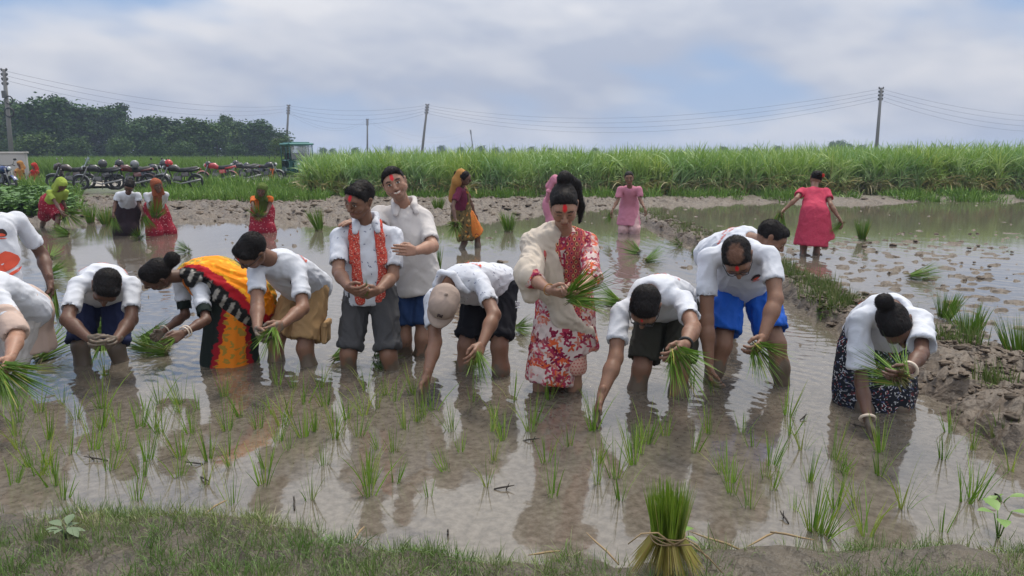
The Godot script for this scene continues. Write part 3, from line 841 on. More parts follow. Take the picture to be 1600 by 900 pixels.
		for b in last:
			var s0 := v[b] < 0.0
			if absf(v[b]) > c * 2.6:
				continue
			if (v[b + 1] < 0.0) == s0 and (v[b + sy] < 0.0) == s0 and (v[b + sy + 1] < 0.0) == s0 and (v[b + sz] < 0.0) == s0 and (v[b + sz + 1] < 0.0) == s0 and (v[b + sz + sy] < 0.0) == s0 and (v[b + sz + sy + 1] < 0.0) == s0:
				continue
			for j in 8:
				w[j] = v[b + co[j]]
			var sum := Vector3.ZERO
			var n := 0
			for e in 12:
				var wa := w[eA[e]]
				var wb := w[eB[e]]
				if (wa < 0.0) != (wb < 0.0):
					sum += (cp[eA[e]] as Vector3).lerp(cp[eB[e]], wa / (wa - wb))
					n += 1
			var x := b % nx
			var y := (b / nx) % ny
			var z := b / sz
			id[b] = V.size()
			V.append(o + (Vector3(x, y, z) + sum / n) * c)
			N.append(Vector3(w[1] + w[3] + w[5] + w[7] - w[0] - w[2] - w[4] - w[6], w[2] + w[3] + w[6] + w[7] - w[0] - w[1] - w[4] - w[5], w[4] + w[5] + w[6] + w[7] - w[0] - w[1] - w[2] - w[3]).normalized())
			cells.append(b)
		for b in cells:
			var s0 := v[b] < 0.0
			for ax in 3:
				var d1: int = [1, sy, sz][ax]
				if (v[b + d1] < 0.0) == s0:
					continue
				var d2: int = [sy, sz, 1][ax]
				var d3: int = [sz, 1, sy][ax]
				if b - d2 - d3 < 0:
					continue
				var q0 := id[b]
				var q1 := id[b - d2]
				var q2 := id[b - d2 - d3]
				var q3 := id[b - d3]
				if q1 < 0 or q2 < 0 or q3 < 0:
					continue
				if s0:
					I.append_array(PackedInt32Array([q0, q2, q1, q0, q3, q2]))
				else:
					I.append_array(PackedInt32Array([q0, q1, q2, q0, q2, q3]))
		return [V, N, I]

# long creases: noise drawn out along the pull of the cloth, bent by a slow warp
func fold_at(p: Vector3, J: Dictionary) -> float:
	var ax: Vector3 = J.get("axis", Vector3.UP)
	var ax2: Vector3 = J.get("axis2", ax)
	var fq: float = J.get("freq", 7.0)
	var wp := p + Vector3(nz.get_noise_3d(p.x * 3.0, p.y * 3.0, p.z * 3.0), nz.get_noise_3d(p.y * 3.0, p.z * 3.0, p.x * 3.0 + 5.0), 0) * 0.07
	var q := wp - ax * (wp.dot(ax) * 0.86)
	var q2 := wp - ax2 * (wp.dot(ax2) * 0.84)
	var n1 := absf(nz.get_noise_3d(q.x * fq, q.y * fq, q.z * fq))
	var n2 := absf(nz.get_noise_3d(q2.x * fq * 0.8 + 9.0, q2.y * fq * 0.8, q2.z * fq * 0.8 + 4.0))
	var h := 0.72 - minf(n1 * 2.2, 1.0) * 0.75 + 0.35 - minf(n2 * 2.6, 1.0) * 0.7 + nz.get_noise_3d(p.x * 4.0, p.y * 4.0 + 7.0, p.z * 4.0) * 0.3
	return h * J.get("fold", 0.0)

# one job: a surface from bones, optionally kept to a region, folded, coloured, with heads and hands added
func run_job(n: int) -> void:
	var J: Dictionary = jobs[n]
	var F := Field.new()
	var grow: float = J.get("grow", 0.0)
	F.setup(J.bones, J.cell, maxf(grow, 0.0))
	for q in J.bones:
		F.add(q, grow)
	if J.has("only"):
		var G := Field.new()
		G.like(F)
		for q in J.only:
			G.add(q, 0.0)
		for j in F.v.size():
			if G.v[j] > F.v[j]:
				F.v[j] = G.v[j]
	var R := F.nets()
	var V: PackedVector3Array = R[0]
	var N: PackedVector3Array = R[1]
	var I: PackedInt32Array = R[2]
	var amp: float = J.get("fold", 0.0)
	if amp > 0.0:
		for j in V.size():
			V[j] += N[j] * fold_at(V[j], J)
	var C := PackedColorArray()
	C.resize(V.size())
	var col: Color = J.get("col", Color.WHITE)
	C.fill(col)
	match J.get("paint", ""):
		"skin":
			var top: float = J.get("mud", 0.1)
			for j in V.size():
				C[j] = muddy(V[j] , col, top)
		"pallu":
			for j in V.size():
				C[j] = pallu_color(V[j], J)
		"hair":
			for j in V.size():
				C[j] = col * (1.0 + 0.35 * nz.get_noise_3d(V[j].x * 160.0, V[j].y * 40.0, V[j].z * 160.0))
	for add in J.get("add", []):
		var src: Array = stock[add.of]
		var first := V.size()
		var xf: Transform3D = add.xf
		var flip: bool = xf.basis.determinant() < 0.0
		for j in src[0].size():
			var p: Vector3 = src[0][j]
			var w := xf * p
			V.append(w)
			if add.has("face"):
				C.append(face_color(p, add.face, col))
			else:
				C.append(muddy(w, col, add.get("mud", 0.1)))
		var si: PackedInt32Array = src[2]
		for j in range(0, si.size(), 3):
			I.append(first + si[j])
			I.append(first + si[j + (2 if flip else 1)])
			I.append(first + si[j + (1 if flip else 2)])
	done[n] = [V, C, I, F if J.get("keep", false) else null, N]

func muddy(p: Vector3, skin: Color, top: float) -> Color:
	var e := p.y - top + nz.get_noise_3d(p.x * 14.0, p.y * 9.0, p.z * 14.0) * 0.09
	var mud := Color(0.115, 0.095, 0.072)
	var tone := skin * (1.0 + 0.10 * nz.get_noise_3d(p.x * 30.0, p.y * 30.0, p.z * 30.0))
	return tone.lerp(mud, clampf(-e / 0.03, 0.0, 0.85))

func near(p: Vector3, q: Vector3, r: Vector3) -> float:
	return ((p - q) / r).length()

# colours of a face: lips, brows, eyes, teeth, red paste on the forehead
func face_color(p: Vector3, o: Dictionary, skin: Color) -> Color:
	var c := skin * (1.0 + 0.08 * nz.get_noise_3d(p.x * 40.0, p.y * 40.0, p.z * 40.0))
	var q := Vector3(absf(p.x), p.y, p.z)
	if p.z < 0.03:
		return c
	if o.get("stubble", false) and p.y < -0.045 and nz.get_noise_3d(p.x * 300.0, p.y * 300.0, p.z * 300.0) > -0.3:
		c = c.lerp(Color(0.03, 0.025, 0.02), 0.35)
	if near(q, Vector3(0.033, 0.033 - absf(q.x - 0.033) * 0.15, 0.095), Vector3(0.022, 0.0062, 0.03)) < 1.0:
		c = c.lerp(Color(0.012, 0.01, 0.009), 0.85)
	if o.get("closed", false):
		if near(q, Vector3(0.031, 0.002, 0.095), Vector3(0.016, 0.0035, 0.03)) < 1.0:
			c = Color(0.015, 0.012, 0.01)
	else:
		if near(q, Vector3(0.031, 0.007, 0.095), Vector3(0.0135, 0.0062, 0.03)) < 1.0:
			c = Color(0.5, 0.47, 0.43)
		if near(q, Vector3(0.031, 0.007, 0.098), Vector3(0.0062, 0.0068, 0.03)) < 1.0:
			c = Color(0.012, 0.008, 0.006)
		if near(q, Vector3(0.031, 0.0145, 0.095), Vector3(0.0165, 0.0032, 0.03)) < 1.0:
			c = Color(0.02, 0.014, 0.01)
	if o.get("smile", false):
		if near(p, Vector3(0, -0.060 + p.x * p.x * 9.0, 0.095), Vector3(0.031, 0.0115, 0.04)) < 1.0:
			c = skin.lerp(Color(0.32, 0.08, 0.07), 0.6)
		if near(p, Vector3(0, -0.059 + p.x * p.x * 9.0, 0.095), Vector3(0.025, 0.0062, 0.04)) < 1.0:
			c = Color(0.62, 0.58, 0.5)
	elif near(p, Vector3(0, -0.062, 0.095), Vector3(0.023, 0.009, 0.04)) < 1.0:
		c = skin.lerp(Color(0.30, 0.08, 0.07), 0.55)
		if absf(p.y + 0.0615) < 0.0018:
			c = skin * 0.35
	if o.has("tika"):
		var t: float = o.tika
		if near(p, Vector3(0.0, 0.056, 0.09), Vector3(0.0105 * t, 0.019 * t, 0.06)) + 0.3 * nz.get_noise_3d(p.x * 120.0, p.y * 120.0, 3.0) < 1.0:
			c = Color(0.62, 0.012, 0.022)
	return c

func pallu_color(p: Vector3, J: Dictionary) -> Color:
	var q: Vector3 = p - J.org
	var lat: float = q.dot(J.lat)      # towards the near side of the body
	var back: float = q.dot(J.back)
	var along: float = q.dot(J.along)
	var a := atan2(lat, back) / PI     # 0 on the spine, 0.5 on the flank
	var w := nz.get_noise_3d(p.x * 16.0, p.y * 16.0, p.z * 16.0)
	var edge := a + along * 0.55 - 0.2 + w * 0.03
	var t := fposmod(along * 16.0, 1.0)
	if edge < -0.12:
		return Color(0.30, 0.23, 0.04) if w > -0.15 else Color(0.62, 0.27, 0.02)
	if edge < 0.17:
		var c := Color(0.78, 0.24, 0.008)
		if along > 0.1 and w > 0.05:
			c = Color(0.34, 0.27, 0.05)
		if w > 0.33:
			c = Color(0.8, 0.38, 0.02)
		return c
	if edge < 0.255:
		return Color(0.36, 0.008, 0.018)
	if edge < 0.44 and t < 0.42 and edge > 0.29:
		return Color(0.30, 0.28, 0.25)
	return Color(0.014, 0.014, 0.013)

func start_job(J: Dictionary) -> int:
	jobs.append(J)
	done.append(null)
	return jobs.size() - 1

func run_all(first: int) -> void:
	var n := jobs.size() - first
	var id := WorkerThreadPool.add_group_task(func(k): run_job(first + k), n, 4, true)
	WorkerThreadPool.wait_for_group_task_completion(id)

func job_mesh(n: int) -> ArrayMesh:
	var arr := []
	arr.resize(Mesh.ARRAY_MAX)
	arr[Mesh.ARRAY_VERTEX] = done[n][0]
	arr[Mesh.ARRAY_COLOR] = done[n][1]
	arr[Mesh.ARRAY_INDEX] = done[n][2]
	var st := SurfaceTool.new()
	st.create_from_arrays(arr)
	st.generate_normals()
	return st.commit()
# ---------------------------------------------------------------- materials
func mat(called: String, c: Color, rough := 0.8, spec := 0.5) -> StandardMaterial3D:
	var m := StandardMaterial3D.new()
	m.resource_name = called
	m.albedo_color = c.linear_to_srgb()
	m.roughness = rough
	m.metallic_specular = spec
	return m

func tinted(called: String, rough := 0.8, spec := 0.5) -> StandardMaterial3D:
	var m := mat(called, Color.WHITE, rough, spec)
	m.vertex_color_use_as_albedo = true
	return m

func picture(size: int, ground: Color) -> Image:
	var im := Image.create(size, size, false, Image.FORMAT_RGBA8)
	im.fill(ground.linear_to_srgb())
	return im

# an ellipse of dye that wraps round the edges of the repeat
func blot(im: Image, x: float, y: float, rx: float, ry: float, turn: float, c: Color) -> void:
	var s := im.get_width()
	var col := c.linear_to_srgb()
	var r := int(ceil(maxf(rx, ry))) + 1
	var ct := cos(turn)
	var sn := sin(turn)
	for j in range(-r, r + 1):
		for i in range(-r, r + 1):
			var u := (i * ct + j * sn) / rx
			var w := (-i * sn + j * ct) / ry
			if u * u + w * w < 1.0:
				im.set_pixel(posmod(int(x) + i, s), posmod(int(y) + j, s), col)

# soft creases of worn cotton
func creased(m: StandardMaterial3D, t: Texture2D) -> void:
	m.heightmap_enabled = true
	m.heightmap_texture = t
	m.heightmap_scale = 0.22
	if not m.uv1_triplanar:
		m.uv1_triplanar = true
		m.uv1_triplanar_sharpness = 4.0
		m.uv1_scale = Vector3.ONE / 0.55

func cloth(called: String, im: Image, tile: float, rough := 0.85) -> StandardMaterial3D:
	var m := mat(called, Color.WHITE, rough, 0.3)
	im.generate_mipmaps()
	m.albedo_texture = ImageTexture.create_from_image(im)
	m.uv1_triplanar = true
	m.uv1_triplanar_sharpness = 4.0
	m.uv1_scale = Vector3.ONE / tile
	return m

func make_cloths() -> void:
	var wrinkles := noise_tex(0.008, 512, false, 1.0, null, 23)
	wrinkles.noise.fractal_type = FastNoiseLite.FRACTAL_RIDGED
	wrinkles.noise.fractal_octaves = 3
	M.skin = tinted("skin", 0.52, 0.45)
	M.skin.subsurf_scatter_enabled = true
	M.skin.subsurf_scatter_strength = 0.06
	M.hair = tinted("hair", 0.62, 0.25)
	M.white = mat("white_cotton", Color(0.53, 0.55, 0.60), 0.9, 0.3)
	M.offwhite = mat("warm_white_cotton", Color(0.50, 0.475, 0.465), 0.9, 0.3)
	M.navy = mat("navy_cloth", Color(0.016, 0.022, 0.065), 0.85, 0.3)
	M.black = mat("black_cloth", Color(0.010, 0.010, 0.014), 0.85, 0.3)
	M.tan = mat("tan_cotton", Color(0.34, 0.215, 0.105), 0.9, 0.3)
	M.charcoal = mat("charcoal_cotton", Color(0.060, 0.060, 0.064), 0.88, 0.3)
	M.denim = mat("blue_denim", Color(0.020, 0.045, 0.125), 0.88, 0.3)
	M.olive = mat("olive_cotton", Color(0.036, 0.036, 0.028), 0.88, 0.3)
	M.royal = mat("royal_blue_cloth", Color(0.008, 0.085, 0.43), 0.7, 0.35)
	M.beige = mat("beige_cotton", Color(0.46, 0.35, 0.30), 0.9, 0.3)
	M.cream = mat("cream_gauze", Color(0.50, 0.435, 0.365), 0.9, 0.3)
	M.cap = mat("taupe_cap", Color(0.30, 0.235, 0.20), 0.9, 0.3)
	M.pallu = tinted("sari_print", 0.75, 0.3)
	M.rust = mat("rust_scarf", Color(0.24, 0.07, 0.035), 0.85, 0.3)
	M.darkwrap = mat("dark_wrap", Color(0.022, 0.012, 0.016), 0.85, 0.3)
	M.darkgreen = mat("dark_green_sari", Color(0.010, 0.016, 0.014), 0.8, 0.3)
	M.lime = mat("lime_veil", Color(0.27, 0.35, 0.06), 0.85, 0.3)
	M.pink = mat("pink_cotton", Color(0.50, 0.20, 0.27), 0.88, 0.3)
	M.palepink = mat("pale_pink_cotton", Color(0.56, 0.36, 0.36), 0.88, 0.3)
	M.orange = mat("orange_cotton", Color(0.50, 0.12, 0.025), 0.85, 0.3)
	M.redcloth = mat("red_cotton", Color(0.36, 0.03, 0.022), 0.85, 0.3)
	M.maroon = mat("maroon_cotton", Color(0.12, 0.018, 0.045), 0.85, 0.3)
	M.greenveil = mat("green_veil", Color(0.075, 0.11, 0.022), 0.85, 0.3)
	M.ochre = mat("ochre_cloth", Color(0.34, 0.17, 0.05), 0.85, 0.3)
	M.ink = mat("red_ink", Color(0.60, 0.09, 0.05), 0.8, 0.3)
	M.darkink = mat("dark_ink", Color(0.05, 0.035, 0.035), 0.8, 0.3)
	M.bangle = mat("white_bangle", Color(0.62, 0.52, 0.42), 0.3)
	M.frame = mat("spectacle_frame", Color(0.015, 0.015, 0.02), 0.3)
	M.rubber = mat("black_rubber", Color(0.015, 0.015, 0.016), 0.6)
	rnd.seed = 11
	# floral dress: leaves in maroon, pink and orange on white
	for k in M:
		if not k in ["skin", "hair", "bangle", "frame", "rubber", "ink", "darkink"]:
			creased(M[k], wrinkles)
	M.wrinkles = wrinkles
	var im := picture(320, Color(0.54, 0.45, 0.42))
	for k in 160:
		var c: Color = [Color(0.17, 0.008, 0.035), Color(0.34, 0.03, 0.065), Color(0.52, 0.09, 0.03), Color(0.26, 0.02, 0.06), Color(0.48, 0.17, 0.13)][k % 5]
		var x := rnd.randf() * 320
		var y := rnd.randf() * 320
		var a := rnd.randf() * TAU
		for leaf in 3:
			var b := a + leaf * 1.25
			blot(im, x + cos(b) * 12, y + sin(b) * 12, 12.5, 5.2, b + 0.3, c)
	M.floral = cloth("floral_cotton", im, 0.42)
	im = picture(128, Color(0.36, 0.055, 0.06))
	for gy in 8:
		for gx in 8:
			var x := gx * 16 + (8 if gy % 2 else 0)
			blot(im, x, gy * 16, 5.2, 7.2, 0.0, [Color(0.60, 0.34, 0.16), Color(0.50, 0.10, 0.12)][(gx + gy * 3) % 2])
			blot(im, x, gy * 16, 2.2, 3.4, 0.0, Color(0.05, 0.02, 0.04))
	M.diamond = cloth("diamond_print", im, 0.22)
	im = picture(128, Color(0.48, 0.065, 0.045))
	for k in 420:
		blot(im, rnd.randf() * 128, rnd.randf() * 128, rnd.randf_range(1.2, 3.0), rnd.randf_range(1.2, 3.4), rnd.randf() * 3, [Color(0.62, 0.46, 0.38), Color(0.08, 0.012, 0.02), Color(0.56, 0.12, 0.07), Color(0.40, 0.03, 0.035), Color(0.60, 0.36, 0.28)][k % 5])
	M.scarf = cloth("red_print_scarf", im, 0.17)
	im = picture(256, Color(0.53, 0.55, 0.60))
	for k in 46:
		var x := rnd.randf() * 256
		var y := rnd.randf() * 256
		blot(im, x, y, 1.7, 4.2, rnd.randf() * 3, Color(0.09, 0.10, 0.17))
		if k % 3 == 0:
			blot(im, x + 4, y + 3, 1.3, 3.0, rnd.randf() * 3, Color(0.16, 0.16, 0.22))
	M.speckle = cloth("speckled_white_cotton", im, 0.42)
	im = picture(256, Color(0.014, 0.016, 0.024))
	for k in 330:
		blot(im, rnd.randf() * 256, rnd.randf() * 256, 2.0, rnd.randf_range(3.5, 7.5), rnd.randf() * 3, [Color(0.52, 0.53, 0.56), Color(0.45, 0.46, 0.52), Color(0.30, 0.06, 0.06), Color(0.55, 0.55, 0.55), Color(0.08, 0.10, 0.24)][k % 5])
	M.squiggle = cloth("squiggle_print", im, 0.32)
	im = picture(128, Color(0.24, 0.014, 0.03))
	for k in 60:
		blot(im, rnd.randf() * 128, rnd.randf() * 128, 2.6, 3.2, 0, [Color(0.55, 0.30, 0.30), Color(0.10, 0.01, 0.03)][k % 2])
	M.redprint = cloth("red_print_skirt", im, 0.32)
	im = picture(128, Color(0.105, 0.075, 0.03))
	for k in 70:
		blot(im, rnd.randf() * 128, rnd.randf() * 128, rnd.randf_range(3, 9), 3, rnd.randf() * 3, [Color(0.32, 0.24, 0.10), Color(0.03, 0.025, 0.018), Color(0.40, 0.15, 0.03)][k % 3])
	M.brownprint = cloth("brown_print_sari", im, 0.5)
	im = picture(128, Color(0.50, 0.155, 0.03))
	for k in 60:
		blot(im, rnd.randf() * 128, rnd.randf() * 128, rnd.randf_range(2, 7), 2, rnd.randf() * 3, [Color(0.30, 0.05, 0.02), Color(0.56, 0.30, 0.06), Color(0.10, 0.05, 0.02)][k % 3])
	M.orangeprint = cloth("orange_print_cloth", im, 0.5)
	im = picture(128, Color(0.42, 0.045, 0.085))
	for k in 90:
		blot(im, rnd.randf() * 128, rnd.randf() * 128, 1.4, 2.2, rnd.randf() * 3, [Color(0.50, 0.10, 0.12), Color(0.24, 0.02, 0.05)][k % 2])
	M.reddress = cloth("crimson_print_cotton", im, 0.3)
	im = picture(128, Color(0.50, 0.30, 0.24))
	for gy in 10:
		for gx in 10:
			blot(im, gx * 12.8 + (6.4 if gy % 2 else 0.0), gy * 12.8, 4.0, 2.6, 0.6 if gy % 2 else -0.6, Color(0.36, 0.09, 0.08))
	M.palepink_print = cloth("pale_pink_print", im, 0.2)
	# lower part of the bending woman's sari: black with a red and orange panel (own UVs round the skirt)
	im = picture(256, Color(0.012, 0.018, 0.016))
	for y in 256:
		for x in 256:
			var t := float(y) / 255.0
			var w := nz.get_noise_2d(x * 0.06, y * 0.06)
			var mid := absf(x - 44.0) / 256.0
			var wide := 0.02 + t * 0.085
			var c := Color(0.012, 0.018, 0.016)
			if mid < wide + 0.035 + w * 0.02:
				c = Color(0.26, 0.008, 0.016)
			if mid < wide + w * 0.025:
				c = Color(0.66, 0.19, 0.012) if w < 0.25 else Color(0.30, 0.19, 0.03)
			if t > 0.9 and mid < wide:
				c = Color(0.10, 0.07, 0.10) if mid < wide * 0.5 else Color(0.55, 0.25, 0.10)
			im.set_pixel(x, y, c.linear_to_srgb())
	for k in ["floral", "diamond", "scarf", "speckle", "squiggle", "redprint", "brownprint", "orangeprint", "reddress"]:
		creased(M[k], wrinkles)
	M.sariskirt = mat("sari_panel_print", Color.WHITE, 0.78, 0.3)
	M.sariskirt.albedo_texture = ImageTexture.create_from_image(im)

# ---------------------------------------------------------------- canonical heads, hair, hands
func V(x: float, y: float, z: float) -> Vector3:
	return Vector3(x, y, z)

func head_bones(female: bool, smile: bool) -> Array:
	var B := [bone(V(0, 0.035, -0.032), V(0, 0.032, 0.026), 0.077, 0.074, 0.02)]
	B.append(bone(V(0, -0.005, 0.028), V(0, -0.082, 0.060), 0.064, 0.027 if female else 0.031, 0.03))
	B.append(bone(V(0, -0.03, -0.03), V(0, -0.09, 0.01), 0.055, 0.045, 0.03))
	for s in [-1.0, 1.0]:
		B.append(bone(V(s * 0.052, -0.042, 0.005), V(s * 0.016, -0.088, 0.058), 0.024 if female else 0.029, 0.018, 0.02))
		B.append(bone(V(s * 0.044, -0.022, 0.064), V(s * 0.04, -0.03 if smile else -0.035, 0.068), 0.025, 0.022, 0.02))
		B.append(bone(V(s * 0.08, 0.012, -0.012), V(s * 0.077, -0.026, -0.004), 0.021, 0.013, 0.006, V(1, 0, 0.35 * s), 2.6))
	B.append(bone(V(-0.036, 0.032, 0.082), V(0.036, 0.032, 0.082), 0.017, 0.017, 0.02))
	for s in [-1.0, 1.0]:
		B.append(bone(V(s * 0.032, 0.009, 0.118), V(s * 0.036, 0.009, 0.116), 0.0175, 0.017, 0.012, Vector3.ZERO, 1.0, 0, true))
	B.append(bone(V(0, 0.018, 0.094), V(0, -0.026, 0.116), 0.0085, 0.0135, 0.012))
	for s in [-1.0, 1.0]:
		B.append(bone(V(s * 0.010, -0.033, 0.104), V(s * 0.014, -0.033, 0.098), 0.0085, 0.008, 0.008))
		B.append(bone(V(s * 0.031, 0.007, 0.083), V(s * 0.031, 0.007, 0.084), 0.0135, 0.0135, 0.004))
	var wide := 0.026 if smile else 0.017
	B.append(bone(V(-wide, -0.0555 + (0.004 if smile else 0.0), 0.083 if smile else 0.087), V(0, -0.0555, 0.0945), 0.006, 0.0068, 0.008))
	B.append(bone(V(wide, -0.0555 + (0.004 if smile else 0.0), 0.083 if smile else 0.087), V(0, -0.0555, 0.0945), 0.006, 0.0068, 0.008))
	B.append(bone(V(-0.015, -0.069, 0.085), V(0.015, -0.069, 0.085), 0.0085, 0.0085, 0.008))
	return B

func hand_bones(curl: float, thick := 1.0) -> Array:
	var B := []
	var kx := [0.029, 0.010, -0.010, -0.028]
	var ky := [0.084, 0.089, 0.085, 0.077]
	var ln := [0.042, 0.047, 0.043, 0.034]
	var fr := [0.0096, 0.0098, 0.0093, 0.0083]
	B.append(bone(V(0, -0.035, 0), V(0, 0.012, 0), 0.025, 0.026, 0.02, V(0, 0, 1), 1.3))
	for i in 4:
		B.append(bone(V(kx[i] * 0.6, 0.008, 0), V(kx[i], ky[i], 0), 0.0145, 0.0115, 0.012))
		var a := curl * 0.28
		var p := V(kx[i], ky[i], 0)
		for s in 3:
			var l: float = ln[i] * [1.0, 0.66, 0.5][s]
			var q := p + V(kx[i] * 0.08, cos(a), sin(a)) * l
			B.append(bone(p, q, fr[i] * thick * (1.0 - 0.07 * s), fr[i] * thick * (0.93 - 0.09 * s), 0.004))
			p = q
			a += curl * (0.42 if s == 0 else 0.34)
	B.append(bone(V(0.018, 0.015, 0.008), V(0.040, 0.045, 0.016), 0.016, 0.0135, 0.012))
	B.append(bone(V(0.040, 0.045, 0.016), V(0.045, 0.074, 0.024 + curl * 0.006), 0.0115, 0.0105, 0.005))
	B.append(bone(V(0.045, 0.074, 0.024 + curl * 0.006), V(0.036, 0.096, 0.030 + curl * 0.01), 0.0103, 0.0085, 0.004))
	return B

func hair_bones(kind: String) -> Array:
	var B := [bone(V(0, 0.038, -0.034), V(0, 0.040, 0.022), 0.0815, 0.0785, 0.02)]
	var face := bone(V(-0.03, -0.016, 0.132), V(0.03, -0.016, 0.132), 0.104, 0.104, 0.012, Vector3.ZERO, 1.0, 0, true)
	var nape := bone(V(0, -0.125, -0.03), V(0, -0.13, 0.03), 0.095, 0.095, 0.012, Vector3.ZERO, 1.0, 0, true)
	match kind:
		"short":
			B.append(bone(V(0, 0.072, -0.03), V(0.0, 0.080, 0.046), 0.052, 0.038, 0.02))
			B.append(bone(V(-0.035, 0.08, 0.058), V(0.04, 0.084, 0.058), 0.024, 0.026, 0.02))
		"crop":
			pass
		"bald":
			pass
		"bun_low":
			B.append(bone(V(0, 0.02, -0.10), V(0, 0.035, -0.152), 0.042, 0.052, 0.015))
			B.append(bone(V(0, 0.06, -0.03), V(0, 0.072, 0.035), 0.062, 0.048, 0.02))
		"bun_top":
			B.append(bone(V(0, 0.10, -0.078), V(0, 0.132, -0.098), 0.04, 0.046, 0.012))
		"pony":
			B.append(bone(V(0, 0.105, -0.07), V(0, 0.135, -0.082), 0.034, 0.038, 0.012))
			B.append(bone(V(0.01, 0.14, -0.10), V(0.07, 0.06, -0.125), 0.036, 0.036, 0.02))
			B.append(bone(V(0.07, 0.06, -0.125), V(0.105, -0.07, -0.085), 0.036, 0.028, 0.02))
			B.append(bone(V(0.105, -0.07, -0.085), V(0.098, -0.15, -0.03), 0.028, 0.010, 0.02))
			B.append(bone(V(0, 0.065, -0.03), V(0, 0.078, 0.035), 0.062, 0.045, 0.02))
		"knot":
			B.append(bone(V(0, 0.045, -0.11), V(0, 0.05, -0.125), 0.035, 0.038, 0.012))
	B.append(face)
	B.append(nape)
	if kind in ["short", "crop", "bald"]:
		for s in [-1.0, 1.0]:
			B.append(bone(V(s * 0.094, -0.012, -0.006), V(s * 0.094, -0.04, -0.006), 0.028, 0.03, 0.008, Vector3.ZERO, 1.0, 0, true))
	return B

func hood_bones() -> Array:
	var B := [bone(V(0, 0.042, -0.036), V(0, 0.046, 0.022), 0.091, 0.086, 0.02)]
	B.append(bone(V(0, 0.0, -0.06), V(0, -0.19, -0.085), 0.075, 0.085, 0.04))
	for s in [-1.0, 1.0]:
		B.append(bone(V(s * 0.045, 0.0, -0.005), V(s * 0.07, -0.16, 0.0), 0.046, 0.04, 0.04))
	B.append(bone(V(-0.022, -0.035, 0.125), V(0.022, -0.035, 0.125), 0.095, 0.095, 0.012, Vector3.ZERO, 1.0, 0, true))
	return B

func make_stock() -> void:
	var plan := [["head_male", head_bones(false, false), 0.0038], ["head_smile", head_bones(false, true), 0.0038], ["head_female", head_bones(true, false), 0.0038],
		["head_far", head_bones(true, false), 0.0065], ["grip", hand_bones(1.75), 0.0032], ["relax", hand_bones(0.7), 0.0032], ["flat", hand_bones(0.35), 0.0032], ["grip_far", hand_bones(1.6, 1.1), 0.005]]
	for kind in ["short", "crop", "bald", "bun_low", "bun_top", "pony", "knot"]:
		plan.append(["hair_" + kind, hair_bones(kind), 0.005])
	plan.append(["hood", hood_bones(), 0.007])
	var first := jobs.size()
	for q in plan:
		var J := {"bones": q[1], "cell": q[2]}
		if q[0].begins_with("hair"):
			J.merge({"fold": 0.0035, "freq": 42.0, "axis": Vector3(0, 0.5, -0.8).normalized(), "paint": "hair", "col": Color(0.012, 0.0105, 0.0105)})
		if q[0] == "hood":
			J.merge({"fold": 0.008, "freq": 12.0})
		start_job(J)
	run_all(first)
	for k in plan.size():
		var q: Array = plan[k]
		stock[q[0]] = done[first + k]
		if q[0].begins_with("hair"):
			stock[q[0]] = hair_mesh(first + k, q[0])
		elif q[0] == "hood":
			stock[q[0]] = job_mesh(first + k)

# the hair's body with a coat of short strands that break its outline
func hair_mesh(n: int, kind: String) -> ArrayMesh:
	var mb := MB.new()
	mb.v.append_array(done[n][0])
	mb.c.append_array(done[n][1])
	if kind == "hair_bald":   # the scalp shows through the thin hair of the crown
		for j in mb.v.size():
			var e := near(mb.v[j], V(0, 0.125, 0.035), V(0.05, 0.05, 0.075)) + 0.25 * nz.get_noise_3d(mb.v[j].x * 40.0, mb.v[j].y * 40.0, mb.v[j].z * 40.0)
			mb.c[j] = Color(0.115, 0.062, 0.042).lerp(mb.c[j], smoothstep(0.75, 1.15, e))
	mb.u.resize(mb.v.size())
	mb.i.append_array(done[n][2])
	var nn: PackedVector3Array = done[n][4]
	var count := nn.size()
	rnd.seed = 900
	var long := kind in ["hair_bun_low", "hair_bun_top", "hair_pony", "hair_knot"]
	for k in 5200:
		var j := rnd.randi() % count
		var p: Vector3 = done[n][0][j]
		if kind == "hair_bald" and near(p, V(0, 0.125, 0.035), V(0.05, 0.05, 0.075)) < 1.1 and rnd.randf() < 0.8:
			continue
		var back := V(p.x * 2.0, -0.25, -1.0) if long else V(p.x * 3.0 + rnd.randfn() * 0.25, 0.1 - absf(p.x) * 8.0, 0.35 if p.z > 0.0 else -0.6)
		back = (back - nn[j] * back.dot(nn[j])).normalized()
		mb.col = Color(0.014, 0.0125, 0.0125) * rnd.randf_range(0.6, 2.4)
		var up := 0.06 if long else rnd.randf_range(0.08, 0.42)
		mb.blade(p - nn[j] * 0.002, (back + nn[j] * up).normalized(), 0.1, rnd.randf_range(0.010, 0.020) * (1.5 if long else 1.0), 0.002, 2)
	return mb.mesh()

# ---------------------------------------------------------------- a person
var waiting := []   # [job number, part name, material, person node]

func give(who: Node3D, called: String, m: Material, J: Dictionary) -> int:
	var n := start_job(J)
	waiting.append([n, called, m, who])
	return n

func joint_of(J: Dictionary, k: String) -> Vector3:
	return J[k]

